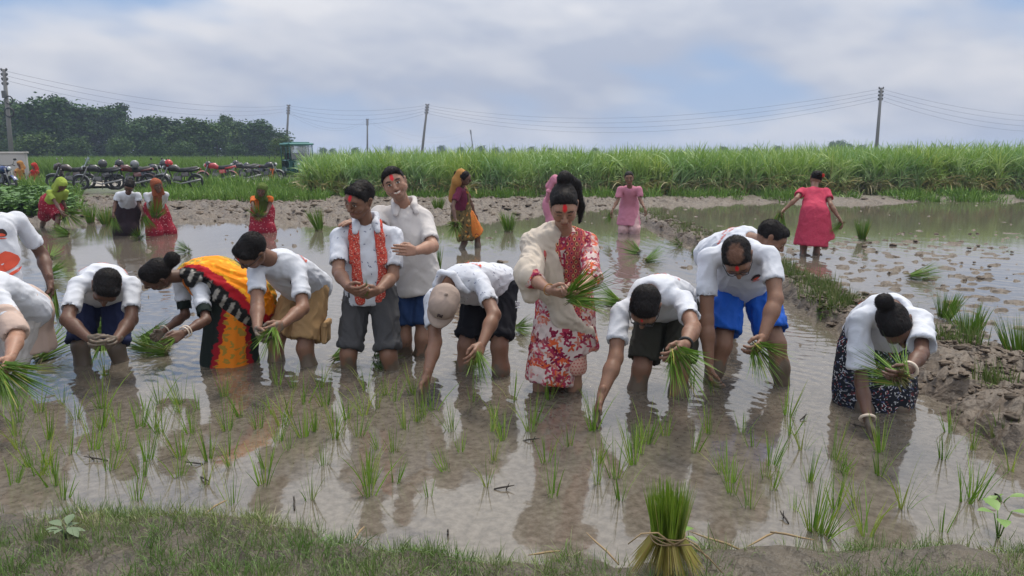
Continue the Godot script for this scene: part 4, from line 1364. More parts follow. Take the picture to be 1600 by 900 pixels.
# o: skin, label, top ("tee", "shirt", "kurta", ...), top_mat, legs ("trousers", "shorts", "skirt"), ...
func person(J: Dictionary, o: Dictionary) -> Node3D:
	var who := thing("person", o.label, "person", J.base, 0.0, o.get("group", ""))
	var sc: float = J.sc
	var far: bool = o.get("far", false)
	var cell := 0.017 if far else 0.0105
	var w: float = o.get("w", 1.0) * sc * 0.96
	var fem: bool = o.get("fem", false)
	var pel: Vector3 = J.pel
	var neck: Vector3 = J.neck
	var head: Vector3 = J.head
	var U := (neck - pel).normalized()
	var Lv: Vector3 = J.sL - J.sR
	Lv = (Lv - U * Lv.dot(U)).normalized()
	var Fw := Lv.cross(U).normalized()
	var PL: Vector3 = (J.pL - J.pR).normalized()
	var PF := PL.cross(Vector3.UP).normalized()
	var spine := (neck - pel).length()
	var skin: Color = o.skin
	# head frame
	var fz: Vector3 = J.face.normalized()
	var fy: Vector3 = (head - neck).normalized()
	if o.has("crown"):
		fy = o.crown
	fy = (fy - fz * fy.dot(fz)).normalized()
	var hx := Transform3D(Basis(fy.cross(fz), fy, fz) * (0.975 * lerpf(1.0, sc, 0.6)), head)
	# --- skin
	who.set_meta("hx", hx)
	var fr := Basis(Lv, U, Fw)
	who.set_meta("fr", fr)
	var B := []
	B.append(bone(neck - U * 0.02, head - fy * 0.05 - fz * 0.015, 0.054 * w, 0.05 * w, 0.03))
	B.append(bone(neck - U * 0.12, neck - U * 0.26, 0.112 * w, 0.105 * w, 0.05, Fw, 1.4))
	B.append(bone(neck - U * 0.26, pel, 0.10 * w, 0.10 * w, 0.05, Fw, 1.3))
	B.append(bone(J.pR, J.pL, 0.085 * w, 0.085 * w, 0.05))
	for s in ["R", "L"]:
		B.append(bone(J["s" + s], neck - U * 0.06, 0.030 * w, 0.036 * w, 0.05))
		if J.has("e" + s):
			var sh: Vector3 = J["s" + s]
			var el: Vector3 = J["e" + s]
			var wr: Vector3 = J["w" + s]
			var aw := (0.84 if fem else 1.0) * w
			B.append(bone(sh, sh.lerp(el, 0.5), 0.032 * aw, 0.040 * aw, 0.02))
			B.append(bone(sh.lerp(el, 0.5), el, 0.043 * aw, 0.040 * aw, 0.03))
			B.append(bone(el, el.lerp(wr, 0.35), 0.040 * aw, 0.042 * aw, 0.02))
			B.append(bone(el.lerp(wr, 0.3), wr, 0.042 * aw, 0.0265 * aw, 0.02))
		var hp: Vector3 = J["p" + s]
		var kn: Vector3 = J["k" + s]
		var an: Vector3 = J["a" + s]
		var lw := (0.9 if fem else 1.0) * w
		B.append(bone(hp, kn, 0.082 * lw, 0.056 * lw, 0.03))
		B.append(bone(kn, kn.lerp(an, 0.38), 0.054 * lw, 0.057 * lw, 0.03))
		B.append(bone(kn.lerp(an, 0.35), an, 0.056 * lw, 0.034 * lw, 0.03))
		var toe := an + PF * 0.15 * sc + Vector3.DOWN * 0.05
		B.append(bone(an + Vector3.DOWN * 0.03 - PF * 0.03, toe, 0.036, 0.026, 0.02, Vector3.UP, 1.3))
	var add := []
	var hk: String = "head_far" if far else o.get("head", "head_female" if fem else "head_male")
	add.append({"of": hk, "xf": hx, "face": o.get("face", {})})
	for s in ["R", "L"]:
		if J.has("w" + s):
			var y: Vector3 = (J["h" + s] - J["w" + s]).normalized()
			var z: Vector3 = Lv if s == "R" else -Lv
			if o.has("palm" + s):
				z = o["palm" + s]
			z = (z - y * z.dot(y)).normalized()
			var x := y.cross(z)
			if s == "L":
				x = -x
			var hs := 1.0 * lerpf(1.0, sc, 0.7) * (0.92 if fem else 1.0)
			add.append({"of": ("grip_far" if far else o.get("hand" + s, "grip")), "xf": Transform3D(Basis(x, y, z) * hs, J["w" + s]), "mud": o.get("mudhand", 0.12)})
	give(who, "body", M.skin, {"bones": B, "cell": cell, "paint": "skin", "col": skin, "mud": o.get("mud", 0.07), "add": add})
	# --- upper garment
	var T := []
	var flat := 1.30 if fem else 1.34
	var g: float = o.get("girth", 1.0)
	if o.get("top", "") != "":
		T.append(bone(neck - U * 0.11, neck - U * 0.25, 0.146 * w, 0.142 * w * g, 0.06, Fw, flat))
		T.append(bone(neck - U * 0.25, pel + U * 0.04, 0.138 * w * g, 0.145 * w * g, 0.06, Fw, flat - 0.06 * g))
		T.append(bone(pel + U * 0.10, pel - U * o.get("hem", 0.07), 0.146 * w * g, 0.156 * w * g, 0.05, Fw, flat - 0.08 * g, 1))
		for s in ["R", "L"]:
			var sh: Vector3 = J["s" + s]
			T.append(bone(sh.lerp(neck, 0.12), neck - U * 0.045, 0.049 * w, 0.053 * w, 0.05))
			if J.has("e" + s):
				var t: float = o.get("sleeve", 0.72)
				var el: Vector3 = J["e" + s]
				if t <= 1.0:
					T.append(bone(sh, sh.lerp(el, t), 0.051 * w, 0.058 * w * o.get("loose", 1.0), 0.035, Vector3.ZERO, 1.0, 1))
				else:
					T.append(bone(sh, el, 0.056 * w, 0.052 * w, 0.045))
					T.append(bone(el, el.lerp(J["w" + s], t - 1.0), 0.052 * w, 0.050 * w, 0.03, Vector3.ZERO, 1.0, 1))
		if o.get("vneck", false):
			T.append(bone(neck + U * 0.02 + Fw * 0.10, neck - U * 0.085 + Fw * 0.155, 0.044, 0.026, 0.012, Vector3.ZERO, 1.0, 0, true))
		T.append(bone(neck + U * 0.055 + Fw * 0.015, neck + U * 0.13 + Fw * 0.03, 0.064 * w, 0.075 * w, 0.012, Vector3.ZERO, 1.0, 0, true))
		for e in o.get("extra", []):
			T.append(bone(pel + e[0], pel + e[1], e[2], e[3], 0.06, PF, e[4], 1))
		who.set_meta("topbones", T)
		var nj := give(who, o.get("top", "shirt"), o.top_mat, {"bones": T, "cell": cell, "fold": o.get("fold", 0.0085), "freq": 7.5 if not far else 7.0, "axis": (U + Lv * 0.5).normalized(), "axis2": (U - Lv * 0.9 + Fw * 0.3).normalized(), "keep": true})
		who.set_meta("topjob", nj)
	# --- lower garment
	var Q := []
	var lm: float = o.get("legmud", 1.0)
	match o.get("legs", ""):
		"trousers", "shorts":
			Q.append(bone(pel.lerp(J.pR, 0.6), pel.lerp(J.pL, 0.6), 0.104 * w * minf(g, 1.08), 0.104 * w * minf(g, 1.08), 0.05, PF, 1.0))
			Q.append(bone(pel, pel + U * 0.12, 0.114 * w * g, 0.106 * w * g, 0.06, Fw, 1.25))
			for s in ["R", "L"]:
				var hp: Vector3 = J["p" + s]
				var kn: Vector3 = J["k" + s]
				var an: Vector3 = J["a" + s]
				var e: float = o.get("leg_end", 1.1)
				var lo: float = o.get("leg_loose", 1.0)
				if e <= 1.0:
					Q.append(bone(hp, hp.lerp(kn, e), 0.094 * w, 0.070 * w * lo, 0.03, Vector3.ZERO, 1.0, 1))
					if o.get("cuff", false):
						Q.append(bone(hp.lerp(kn, e - 0.09), hp.lerp(kn, e), 0.077 * w * lo, 0.078 * w * lo, 0.012, Vector3.ZERO, 1.0, 2))
				else:
					Q.append(bone(hp, kn, 0.094 * w, 0.068 * w * lo, 0.03))
					Q.append(bone(kn, kn.lerp(an, e - 1.0), 0.068 * w * lo, 0.066 * w * lo, 0.03, Vector3.ZERO, 1.0, 1))
					if o.get("cuff", false):
						var ce := kn.lerp(an, e - 1.0)
						Q.append(bone(kn.lerp(an, e - 1.12), ce, 0.082 * w * lo, 0.083 * w * lo, 0.012, Vector3.ZERO, 1.0, 2))
			give(who, "trousers" if o.legs == "trousers" else "shorts", o.leg_mat, {"bones": Q, "cell": cell, "fold": o.get("legfold", 0.014), "freq": 11.0, "axis": (J.kR - J.pR).normalized(), "axis2": (J.kL - J.pL + PL * 0.25).normalized()})
	# --- hair
	if o.has("hair"):
		var h := part("hair", stock["hair_" + o.hair], M.hair, who)
		h.transform = hx
	if o.has("hood"):
		var h := part("head_scarf", stock["hood"], o.hood, who)
		h.transform = hx
	return who

# a lofted skirt with folds; rings are [centre, half width vector, half depth vector]
func skirt(who: Node3D, called: String, m: Material, rings: Array, folds := 9, amp := 0.05, seed_ := 1.0) -> void:
	var mb := MB.new()
	var seg := 64
	var rows := rings.size()
	for r in rows:
		for s in seg + 1:
			var a := TAU * s / seg
			var t := float(r) / (rows - 1)
			var k := 1.0 + amp * t * (sin(a * folds + seed_ * 3.0 + sin(a * 2.0 + seed_) * 1.6 + t * 1.2) + 0.6 * sin(a * (folds * 2 + 1) + seed_))
			k += 0.05 * nz.get_noise_3d(cos(a) * 1.5 + seed_ * 7.0, t * 4.0, sin(a) * 1.5)
			mb.vert(rings[r][0] + (rings[r][1] * cos(a) + rings[r][2] * sin(a)) * k, Vector2(float(s) / seg, t))
	for r in rows - 1:
		for s in seg:
			var a := r * (seg + 1) + s
			mb.quad(a, a + seg + 1, a + seg + 2, a + 1)
	part(called, mb.mesh(), m, who)

# where a ray meets the creased cloth of somebody's top, lifted by a print's thickness
func on_cloth(F: Field, who: Node3D, p: Vector3, into: Vector3, lift: float) -> Vector3:
	var q := F.drape(p, into, 0.6)
	return q + F.slope(q) * (fold_at(q, jobs[who.get_meta("topjob")]) + lift)

# rows of small red strokes like the printed line of script across a shirt's back, laid on the cloth
func lettering(F: Field, who: Node3D, from: Vector3, across: Vector3, down: Vector3, into: Vector3, width: float, words: Array, size: float, arch: float, m: Material) -> void:
	var mb := MB.new()
	rnd.seed = 5
	var total := 0.0
	for wd in words:
		total += wd + 0.8
	var x := -total * 0.5
	var unit := width / total
	for wd in words:
		var strokes := [[x, 0.0, x + wd, 0.0]]
		for k in wd:
			var cx: float = x + k + 0.25 + rnd.randf() * 0.2
			var hgt := rnd.randf_range(0.75, 1.0)
			strokes.append([cx + 0.35, 0.0, cx + 0.35, hgt])
			match rnd.randi() % 3:
				0:
					strokes.append([cx - 0.1, hgt * 0.35, cx + 0.35, hgt * 0.7])
				1:
					strokes.append([cx - 0.05, 0.1, cx - 0.05, hgt * 0.6])
					strokes.append([cx - 0.05, hgt * 0.6, cx + 0.35, hgt * 0.5])
				2:
					strokes.append([cx, hgt * 0.9, cx + 0.3, hgt * 0.45])
		for s in strokes:
			var n := maxi(1, int(absf(s[2] - s[0]) * 2.0))
			for k in n:
				var a := Vector2(lerpf(s[0], s[2], float(k) / n), lerpf(s[1], s[3], float(k) / n))
				var b := Vector2(lerpf(s[0], s[2], float(k + 1) / n), lerpf(s[1], s[3], float(k + 1) / n))
				var d := (b - a).normalized()
				var pr := Vector2(-d.y, d.x)
				var q := []
				for e in [a - pr * 0.11, b - pr * 0.11, b + pr * 0.11, a + pr * 0.11]:
					var f: float = e.x * unit / (width * 0.5)
					var p: Vector3 = from + across * (e.x * unit) + down * (e.y * size + f * f * arch)
					q.append(mb.vert(on_cloth(F, who, p - into * 0.25, into, 0.003)))
				mb.quad(q[0], q[1], q[2], q[3])
		x += wd + 0.8
	part("printed_lettering", mb.mesh(), m, who)

# a flat emblem laid on the cloth: a disc with two darker shapes and a line beneath
func emblem(F: Field, who: Node3D, from: Vector3, across: Vector3, down: Vector3, into: Vector3, size: float, m: Material, m2: Material) -> void:
	for layer in 2:
		var mb := MB.new()
		var seg := 14
		for shape in (1 if layer == 0 else 2):
			var c0: Vector3 = from + (down * size * 0.15 if layer == 0 else (down * size * (0.35 + 0.45 * shape)))
			var rx := size * (0.62 if layer == 0 else (0.38 if shape == 0 else 0.55))
			var ry := size * (0.50 if layer == 0 else (0.20 if shape == 0 else 0.08))
			var mid := mb.vert(on_cloth(F, who, c0 - into * 0.2, into, 0.003 + layer * 0.002))
			for s in seg:
				var a := TAU * s / seg
				var rr := 1.0 + 0.12 * sin(a * 3.0 + layer)
				mb.vert(on_cloth(F, who, c0 + across * cos(a) * rx * rr + down * sin(a) * ry * rr - into * 0.2, into, 0.003 + layer * 0.002))
			for s in seg:
				mb.tri(mid, mid + 1 + s, mid + 1 + (s + 1) % seg)
		part("printed_emblem", mb.mesh(), m if layer == 0 else m2, who)

func glasses(who: Node3D) -> void:
	var hx: Transform3D = who.get_meta("hx")
	var mb := MB.new()
	for s in [-1.0, 1.0]:
		var pts := []
		var rad := []
		for k in 13:
			var a := TAU * k / 12
			pts.append(hx * V(s * 0.034 + cos(a) * 0.025, 0.006 + sin(a) * 0.018, 0.112 - absf(cos(a)) * 0.004))
			rad.append(0.0022)
		mb.tube(pts, rad, 5, false)
		mb.tube([hx * V(s * 0.058, 0.012, 0.108), hx * V(s * 0.082, 0.014, 0.05), hx * V(s * 0.086, 0.008, -0.01)], [0.0024, 0.0024, 0.0024], 5)
	mb.tube([hx * V(-0.010, 0.010, 0.114), hx * V(0.010, 0.010, 0.114)], [0.0022, 0.0022], 5)
	part("spectacles", mb.mesh(), M.frame, who)

func wrist_ring(who: Node3D, J: Dictionary, s: String, t: float, r: float, thick: float, m: Material, called := "bangle") -> void:
	var mb := MB.new()
	var ax: Vector3 = (J["w" + s] - J["e" + s]).normalized()
	var p: Vector3 = J["e" + s].lerp(J["w" + s], t)
	mb.ring(p, ax, r, thick, 20, 6)
	part(called, mb.mesh(), m, who)
# ---------------------------------------------------------------- the people of the photograph
const BROWN := Color(0.19, 0.098, 0.062)
const DARK := Color(0.108, 0.054, 0.036)
const FAIR := Color(0.30, 0.165, 0.112)

# a point in the frame of somebody's chest: sideways, up the spine and forward from the neck
func chest(J: Dictionary, who: Node3D, l: float, u: float, f: float) -> Vector3:
	var fr: Basis = who.get_meta("fr")
	return J.neck + fr.x * l + fr.y * u + fr.z * f

# a band of cloth lying on the garment under it
func band(J: Dictionary, who: Node3D, called: String, m: Material, pts: Array, r: float, grow: float, extra := {}) -> void:
	var only := []
	for k in pts.size() - 1:
		only.append(bone(pts[k], pts[k + 1], r, r, 0.01))
	var job := {"bones": who.get_meta("topbones"), "cell": 0.009, "grow": grow, "only": only}
	job.merge(extra, true)
	give(who, called, m, job)

var printed := []   # [person, joints, kind] drawn once the shirts exist

func cast() -> void:
	var P := joints()
	var J: Dictionary
	var p: Node3D
	J = P.edge_stand
	p = person(J, {"label": "man in white t-shirt with red chest print standing upright, seedlings in his lowered hand", "skin": DARK, "top": "shirt", "top_mat": M.white, "legs": "trousers", "leg_mat": M.charcoal, "leg_end": 1.1, "hair": "short", "handL": "grip"})
	printed.append([p, J, "front_big"])
	J = P.edge_bend
	p = person(J, {"label": "bending person in beige kurta under a white t-shirt and white trousers", "skin": FAIR, "top": "shirt", "top_mat": M.white, "sleeve": 0.62, "legs": "trousers", "leg_mat": M.offwhite, "leg_end": 1.8, "leg_loose": 1.1, "hair": "short", "hem": 0.0, "girth": 1.05})
	give(p, "kurta", M.beige, {"bones": [bone(J.pel + (J.neck - J.pel) * 0.30, J.pel + (J.neck - J.pel) * 0.02, 0.150, 0.150, 0.05, p.get_meta("fr").z, 1.25), bone(J.pel + V(-0.02, 0.03, 0), J.pel + V(-0.01, -0.27, 0.0), 0.135, 0.150, 0.05, V(0.6, 0, 0.8), 1.15, 1),
		bone(J.sL.lerp(J.eL, 0.4), J.sL.lerp(J.eL, 0.98), 0.064, 0.062, 0.02, Vector3.ZERO, 1.0, 1), bone(J.sR.lerp(J.eR, 0.4), J.sR.lerp(J.eR, 0.98), 0.064, 0.062, 0.02, Vector3.ZERO, 1.0, 1)], "cell": 0.0115, "fold": 0.013, "freq": 7.0})
	J = P.blue_trousers
	p = person(J, {"label": "man in white t-shirt and navy trousers bent double beside the orange sari", "skin": DARK, "top": "shirt", "top_mat": M.white, "girth": 1.12, "legs": "trousers", "leg_mat": M.navy, "leg_end": 0.93, "leg_loose": 1.2, "cuff": true, "hair": "short", "mudhand": 0.5, "mud": 0.2, "w": 1.04})
	printed.append([p, J, "back"])
	# --- woman in the orange sari
	J = P.sari
	p = person(J, {"label": "woman in orange, red and black sari over white t-shirt, with bangles", "skin": DARK, "fem": true, "top": "shirt", "top_mat": M.white, "sleeve": 0.62, "hair": "bun_low", "mudhand": 0.3, "w": 0.98})
	var fr: Basis = p.get_meta("fr")
	var cover := []
	for q in p.get_meta("topbones"):
		if not q.neg and q.cap == 0:
			cover.append(q)
	cover.append(bone(J.pel + fr.y * 0.12, J.pel - fr.y * 0.05 + V(0, -0.05, 0), 0.175, 0.195, 0.08))
	cover.append(bone(J.pel - fr.y * 0.06, J.pel + V(0.10, -0.20, 0.06), 0.165, 0.10, 0.08))
	give(p, "sari_drape", M.pallu, {"bones": cover, "cell": 0.009, "grow": 0.028, "fold": 0.012, "freq": 11.0, "axis": fr.y, "paint": "pallu", "org": J.pel.lerp(J.neck, 0.5), "lat": fr.x, "back": -fr.z, "along": fr.y,
		"only": [bone(J.neck - fr.y * 0.06 - fr.z * 0.12, J.pel - fr.z * 0.10 - fr.y * 0.1, 0.235, 0.30, 0.03), bone(J.neck + fr.z * 0.17 + fr.y * 0.1, J.neck + fr.z * 0.16 - fr.y * 0.25, 0.16, 0.16, 0.02, Vector3.ZERO, 1.0, 0, true), bone(J.sL + fr.x * 0.09 - fr.y * 0.02, J.eL, 0.085, 0.08, 0.02, Vector3.ZERO, 1.0, 0, true)]})
	band(J, p, "shoulder_cloth", M.orangeprint, [chest(J, p, 0.07, 0.05, 0.0), chest(J, p, 0.075, -0.04, 0.10), chest(J, p, 0.04, -0.2, 0.13)], 0.03, 0.014)
	for s in ["R", "L"]:
		give(p, "under_sleeve", M.darkgreen, {"bones": [bone(J["s" + s].lerp(J["e" + s], 0.52), J["s" + s].lerp(J["e" + s], 0.86), 0.047, 0.049, 0.02, Vector3.ZERO, 1.0, 1)], "cell": 0.0115})
	var ft: Vector3 = (J.aR + J.aL) * 0.5
	skirt(p, "skirt", M.sariskirt, [[J.pel + V(-0.03, 0.10, 0), V(0.17, 0.05, 0), V(0, 0, 0.16)], [J.pel + V(-0.02, -0.06, 0), V(0.19, 0.02, 0), V(0, 0, 0.19)], [J.pel.lerp(ft, 0.32), V(0.185, 0, 0), V(0, 0, 0.20)], [J.pel.lerp(ft, 0.55), V(0.19, 0, 0), V(0, 0, 0.205)], [J.pel.lerp(ft, 0.72) + V(0.01, 0, 0), V(0.20, 0, 0), V(0, 0, 0.21)]], 8, 0.05, 2.0)
	for q in [["R", 0.86], ["L", 0.80], ["L", 0.90]]:
		wrist_ring(p, J, q[0], q[1], 0.037, 0.0045, M.bangle)
	# --- man in tan shorts
	J = P.tan_shorts
	p = person(J, {"label": "man with spectacles in white t-shirt and tan cargo shorts, bending beside the orange sari", "skin": BROWN, "top": "shirt", "top_mat": M.white, "girth": 1.1, "legs": "shorts", "leg_mat": M.tan, "leg_end": 0.86, "leg_loose": 1.45, "hair": "short", "mudhand": 0.42, "face": {"tika": 0.9, "closed": true}, "w": 1.03})
	glasses(p)
	printed.append([p, J, "chest"])
	printed.append([p, J, "back"])
	var mb := MB.new()
	mb.box(J.pL.lerp(J.kL, 0.72) + V(0.125, 0, 0.0), V(0.022, 0.075, 0.062), Basis(V(0, 0, 1), -0.05), 0.5)
	mb.box(J.pL.lerp(J.kL, 0.72) + V(0.137, 0.062, 0.0), V(0.018, 0.022, 0.068), Basis(V(0, 0, 1), -0.05), 0.4)
	part("cargo_pocket", mb.mesh(), M.tan, p)
	# --- man with the red scarf
	J = P.scarf_man
	p = person(J, {"label": "man in speckled white shirt with red printed scarf and rolled charcoal trousers", "skin": BROWN, "top": "shirt", "top_mat": M.speckle, "vneck": true, "sleeve": 0.78, "loose": 1.06, "girth": 1.1, "legs": "trousers", "leg_mat": M.charcoal, "leg_end": 0.9, "leg_loose": 1.2, "cuff": true, "hair": "short", "face": {"tika": 1.2}, "head": "head_smile", "w": 1.03, "palmR": V(0.4, 0.5, -0.8), "palmL": V(-0.4, 0.5, -0.8)})
	band(J, p, "scarf", M.scarf, [chest(J, p, -0.07, -0.50, 0.12), chest(J, p, -0.09, -0.3, 0.14), chest(J, p, -0.085, -0.08, 0.10), chest(J, p, -0.07, 0.03, 0.02), chest(J, p, 0.0, 0.05, -0.06), chest(J, p, 0.07, 0.03, 0.02), chest(J, p, 0.085, -0.08, 0.10), chest(J, p, 0.095, -0.3, 0.14), chest(J, p, 0.05, -0.50, 0.12)], 0.034, 0.020, {"fold": 0.006, "freq": 12.0})
	collar(J, p, M.speckle)
	# --- smiling man
	J = P.smiling_man
	p = person(J, {"label": "smiling man in off-white polo shirt and jeans with a hand on the scarfed man's shoulder", "skin": FAIR, "top": "polo_shirt", "top_mat": M.offwhite, "vneck": true, "sleeve": 0.82, "girth": 1.16, "hem": 0.12, "legs": "trousers", "leg_mat": M.denim, "leg_end": 0.78, "leg_loose": 1.3, "hair": "short", "head": "head_smile", "face": {"tika": 1.25, "smile": true, "stubble": true}, "handR": "flat", "handL": "relax", "palmR": V(0.1, -1, -0.25), "palmL": V(-0.5, -0.1, -1), "mudhand": 0.0, "w": 1.06})
	collar(J, p, M.offwhite)
	# --- man with the cap
	J = P.cap_man
	p = person(J, {"label": "man in taupe baseball cap, speckled white shirt and black rolled trousers", "skin": BROWN, "top": "shirt", "top_mat": M.speckle, "sleeve": 0.66, "girth": 1.08, "legs": "trousers", "leg_mat": M.black, "leg_end": 0.86, "leg_loose": 1.2, "cuff": true, "hair": "crop", "handR": "relax", "w": 1.04})
	baseball_cap(p)
	printed.append([p, J, "back"])
	collar(J, p, M.speckle)
	mb = MB.new()
	mb.box(J.pL + V(0.09, -0.09, 0.105), V(0.016, 0.010, 0.006), Basis(), 0.5)
	for k in 3:
		mb.box(J.pL + V(0.078 + k * 0.012, -0.074, 0.105), V(0.0045, 0.006, 0.006), Basis(), 0.5)
	mb.box(J.pL + V(0.09, -0.112, 0.105), V(0.02, 0.004, 0.006), Basis(), 0.5)
	part("pocket_emblem", mb.mesh(), M.white, p)
	# --- woman in the floral dress
	J = P.floral
	var low: float = -J.pel.y
	p = person(J, {"label": "woman in white dress with maroon leaf print, cream shawl and ponytail, standing", "skin": FAIR, "fem": true, "top": "dress", "top_mat": M.floral, "sleeve": 1.3, "hair": "pony", "face": {"tika": 1.2, "closed": true}, "w": 1.04, "mud": 0.02,
		"extra": [[V(0, 0.06, 0), V(-0.08, low + 0.05, 0.06), 0.142, 0.152, 1.0], [V(0.02, 0.05, 0.0), V(0.10, low + 0.23, 0.03), 0.142, 0.125, 1.05]], "palmR": V(0.3, 0.6, -0.7), "palmL": V(-0.3, 0.6, -0.7), "fold": 0.012})
	give(p, "lower_trousers", M.palepink_print, {"bones": [bone(J.pL.lerp(J.kL, 0.35), J.kL, 0.07, 0.064, 0.05), bone(J.kL, J.kL.lerp(J.aL, 0.06), 0.064, 0.068, 0.03, Vector3.ZERO, 1.0, 1)], "cell": 0.0115, "fold": 0.006})
	band(J, p, "printed_stole", M.diamond, [chest(J, p, 0.04, -0.60, 0.15), chest(J, p, 0.065, -0.25, 0.14), chest(J, p, 0.075, -0.06, 0.09), chest(J, p, 0.065, 0.05, 0.01), chest(J, p, 0.0, 0.06, -0.06), chest(J, p, -0.06, 0.05, 0.02), chest(J, p, -0.075, -0.08, 0.1), chest(J, p, -0.05, -0.25, 0.13)], 0.058, 0.017, {"fold": 0.004, "freq": 12.0})
	give(p, "shawl", M.cream, {"bones": [bone(chest(J, p, -0.06, 0.02, 0.01), J.sR + V(-0.01, 0.0, 0), 0.055, 0.06, 0.04), bone(J.sR, J.eR + V(-0.015, 0.01, -0.01), 0.061, 0.068, 0.05), bone(J.eR + V(-0.03, 0.03, -0.03), J.eR + V(-0.01, -0.1, -0.02), 0.07, 0.045, 0.04, V(0.4, 0, 1), 2.0), bone(chest(J, p, -0.085, -0.02, 0.07), chest(J, p, -0.075, -0.27, 0.15), 0.062, 0.075, 0.05, p.get_meta("fr").z, 2.5), bone(chest(J, p, -0.075, -0.27, 0.15), chest(J, p, 0.03, -0.50, 0.19), 0.072, 0.06, 0.05, p.get_meta("fr").z, 2.5), bone(chest(J, p, 0.0, -0.48, 0.19), chest(J, p, 0.12, -0.62, 0.15), 0.06, 0.07, 0.05, p.get_meta("fr").z, 2.0), bone(J.sR, chest(J, p, -0.11, -0.3, 0.10), 0.052, 0.055, 0.05)], "cell": 0.0085, "grow": 0.004, "fold": 0.0095, "freq": 14.0, "axis": V(0.25, -0.95, 0.1).normalized(), "axis2": V(0.5, -0.85, 0.1).normalized()})
	wrist_ring(p, J, "R", 0.88, 0.031, 0.003, M.ochre, "bracelet")
	# --- man in olive shorts
	J = P.olive_shorts
	p = person(J, {"label": "man in white t-shirt and olive shorts with a black wristwatch, one hand in the water", "skin": BROWN, "top": "shirt", "top_mat": M.white, "sleeve": 0.66, "girth": 1.12, "legs": "shorts", "leg_mat": M.olive, "leg_end": 0.88, "leg_loose": 1.35, "hair": "crop", "handR": "relax", "face": {"closed": true, "tika": 0.7}, "w": 1.06})
	glasses(p)
	wrist_ring(p, J, "L", 0.90, 0.033, 0.008, M.rubber, "wristwatch")
	printed.append([p, J, "back"])
	# --- balding man in blue shorts
	J = P.blue_shorts
	p = person(J, {"label": "balding man with spectacles in white t-shirt and bright blue shorts, seedlings in both hands", "skin": BROWN, "top": "shirt", "top_mat": M.white, "sleeve": 0.62, "girth": 1.16, "legs": "shorts", "leg_mat": M.royal, "leg_end": 0.8, "leg_loose": 1.5, "hair": "bald", "face": {"tika": 1.0, "closed": true}, "w": 1.08, "mud": 0.16})
	glasses(p)
	printed.append([p, J, "chest"])
	printed.append([p, J, "back"])
	J = P.hidden_man
	p = person(J, {"label": "man in white t-shirt bending away behind the balding man in blue shorts", "skin": BROWN, "top": "shirt", "top_mat": M.white, "girth": 1.1, "legs": "trousers", "leg_mat": M.navy, "leg_end": 1.1, "hair": "short", "w": 1.02, "crown": V(0.35, 0.9, 0.1)})
	printed.append([p, J, "back"])
	# --- woman at the bund
	J = P.right_woman
	p = person(J, {"label": "woman in white t-shirt and black-and-white patterned skirt crouching by the mud bund", "skin": DARK, "fem": true, "top": "shirt", "top_mat": M.white, "sleeve": 0.80, "loose": 1.3, "girth": 1.16, "hair": "bun_top", "handR": "relax", "w": 1.05})
	var ce := V(J.pel.x, 0, J.pel.z)
	skirt(p, "skirt", M.squiggle, [[J.pel + V(0, 0.13, 0), V(0.15, 0, 0), V(0, 0, 0.13)], [J.pel + V(0.0, -0.02, 0.02), V(0.205, 0, 0), V(0, 0, 0.18)], [V(J.pel.x, 0.20, J.pel.z + 0.03), V(0.225, 0, 0), V(0, 0, 0.20)], [V(J.pel.x, 0.08, J.pel.z + 0.04), V(0.23, 0, 0), V(0, 0, 0.21)], [V(J.pel.x, -0.05, J.pel.z + 0.04), V(0.215, 0, 0), V(0, 0, 0.20)]], 7, 0.06, 4.0)
	wrist_ring(p, J, "R", 0.90, 0.036, 0.008, M.bangle)
	wrist_ring(p, J, "L", 0.90, 0.036, 0.008, M.bangle)
	printed.append([p, J, "back"])
	# --- helpers wading behind
	J = P.yellow_veil
	p = person(J, {"label": "woman with lime green veil and red printed skirt carrying a bundle through the mud", "skin": DARK, "fem": true, "far": true, "top": "blouse", "top_mat": M.lime, "sleeve": 0.7, "hood": M.lime, "hem": 0.0})
	far_skirt(J, p, M.redprint, 0.34)
	J = P.dark_skirt
	p = person(J, {"label": "woman in white t-shirt and dark wrap skirt with red waistcloth", "skin": DARK, "fem": true, "far": true, "top": "shirt", "top_mat": M.white, "hair": "knot", "sleeve": 0.75, "loose": 1.15})
	far_skirt(J, p, M.darkwrap, 0.02)
	give(p, "waistcloth", M.redcloth, {"bones": [bone(J.pel + V(0, 0.03, 0), J.pel + V(0, -0.11, 0), 0.165, 0.175, 0.03, V(0, 0, 1), 1.12, 1)], "cell": 0.017, "fold": 0.006})
	J = P.red_scarf
	p = person(J, {"label": "woman in white t-shirt with orange-red head scarf holding a bunch before her", "skin": DARK, "fem": true, "far": true, "top": "shirt", "top_mat": M.white, "hood": M.rust, "sleeve": 0.75, "loose": 1.1})
	far_skirt(J, p, M.redprint, 0.06)
	band(J, p, "scarf_end", M.rust, [chest(J, p, 0.0, 0.03, 0.08), chest(J, p, 0.02, -0.45, 0.16)], 0.075, 0.02, {"cell": 0.016})
	J = P.orange_blouse
	p = person(J, {"label": "woman in orange blouse with dark green veil standing on the mud holding a bunch", "skin": DARK, "fem": true, "far": true, "top": "blouse", "top_mat": M.orange, "hood": M.greenveil, "sleeve": 0.7})
	far_skirt(J, p, M.redprint, 0.1)
	band(J, p, "veil_end", M.greenveil, [chest(J, p, 0.05, 0.03, 0.08), chest(J, p, 0.05, -0.45, 0.16)], 0.085, 0.02, {"cell": 0.016})
	J = P.brown_sari
	p = person(J, {"label": "woman in maroon blouse and brown printed sari striding through the shallow water", "skin": DARK, "fem": true, "far": true, "top": "blouse", "top_mat": M.maroon, "hair": "knot", "sleeve": 0.72, "hem": 0.0})
	far_skirt(J, p, M.brownprint, 0.24)
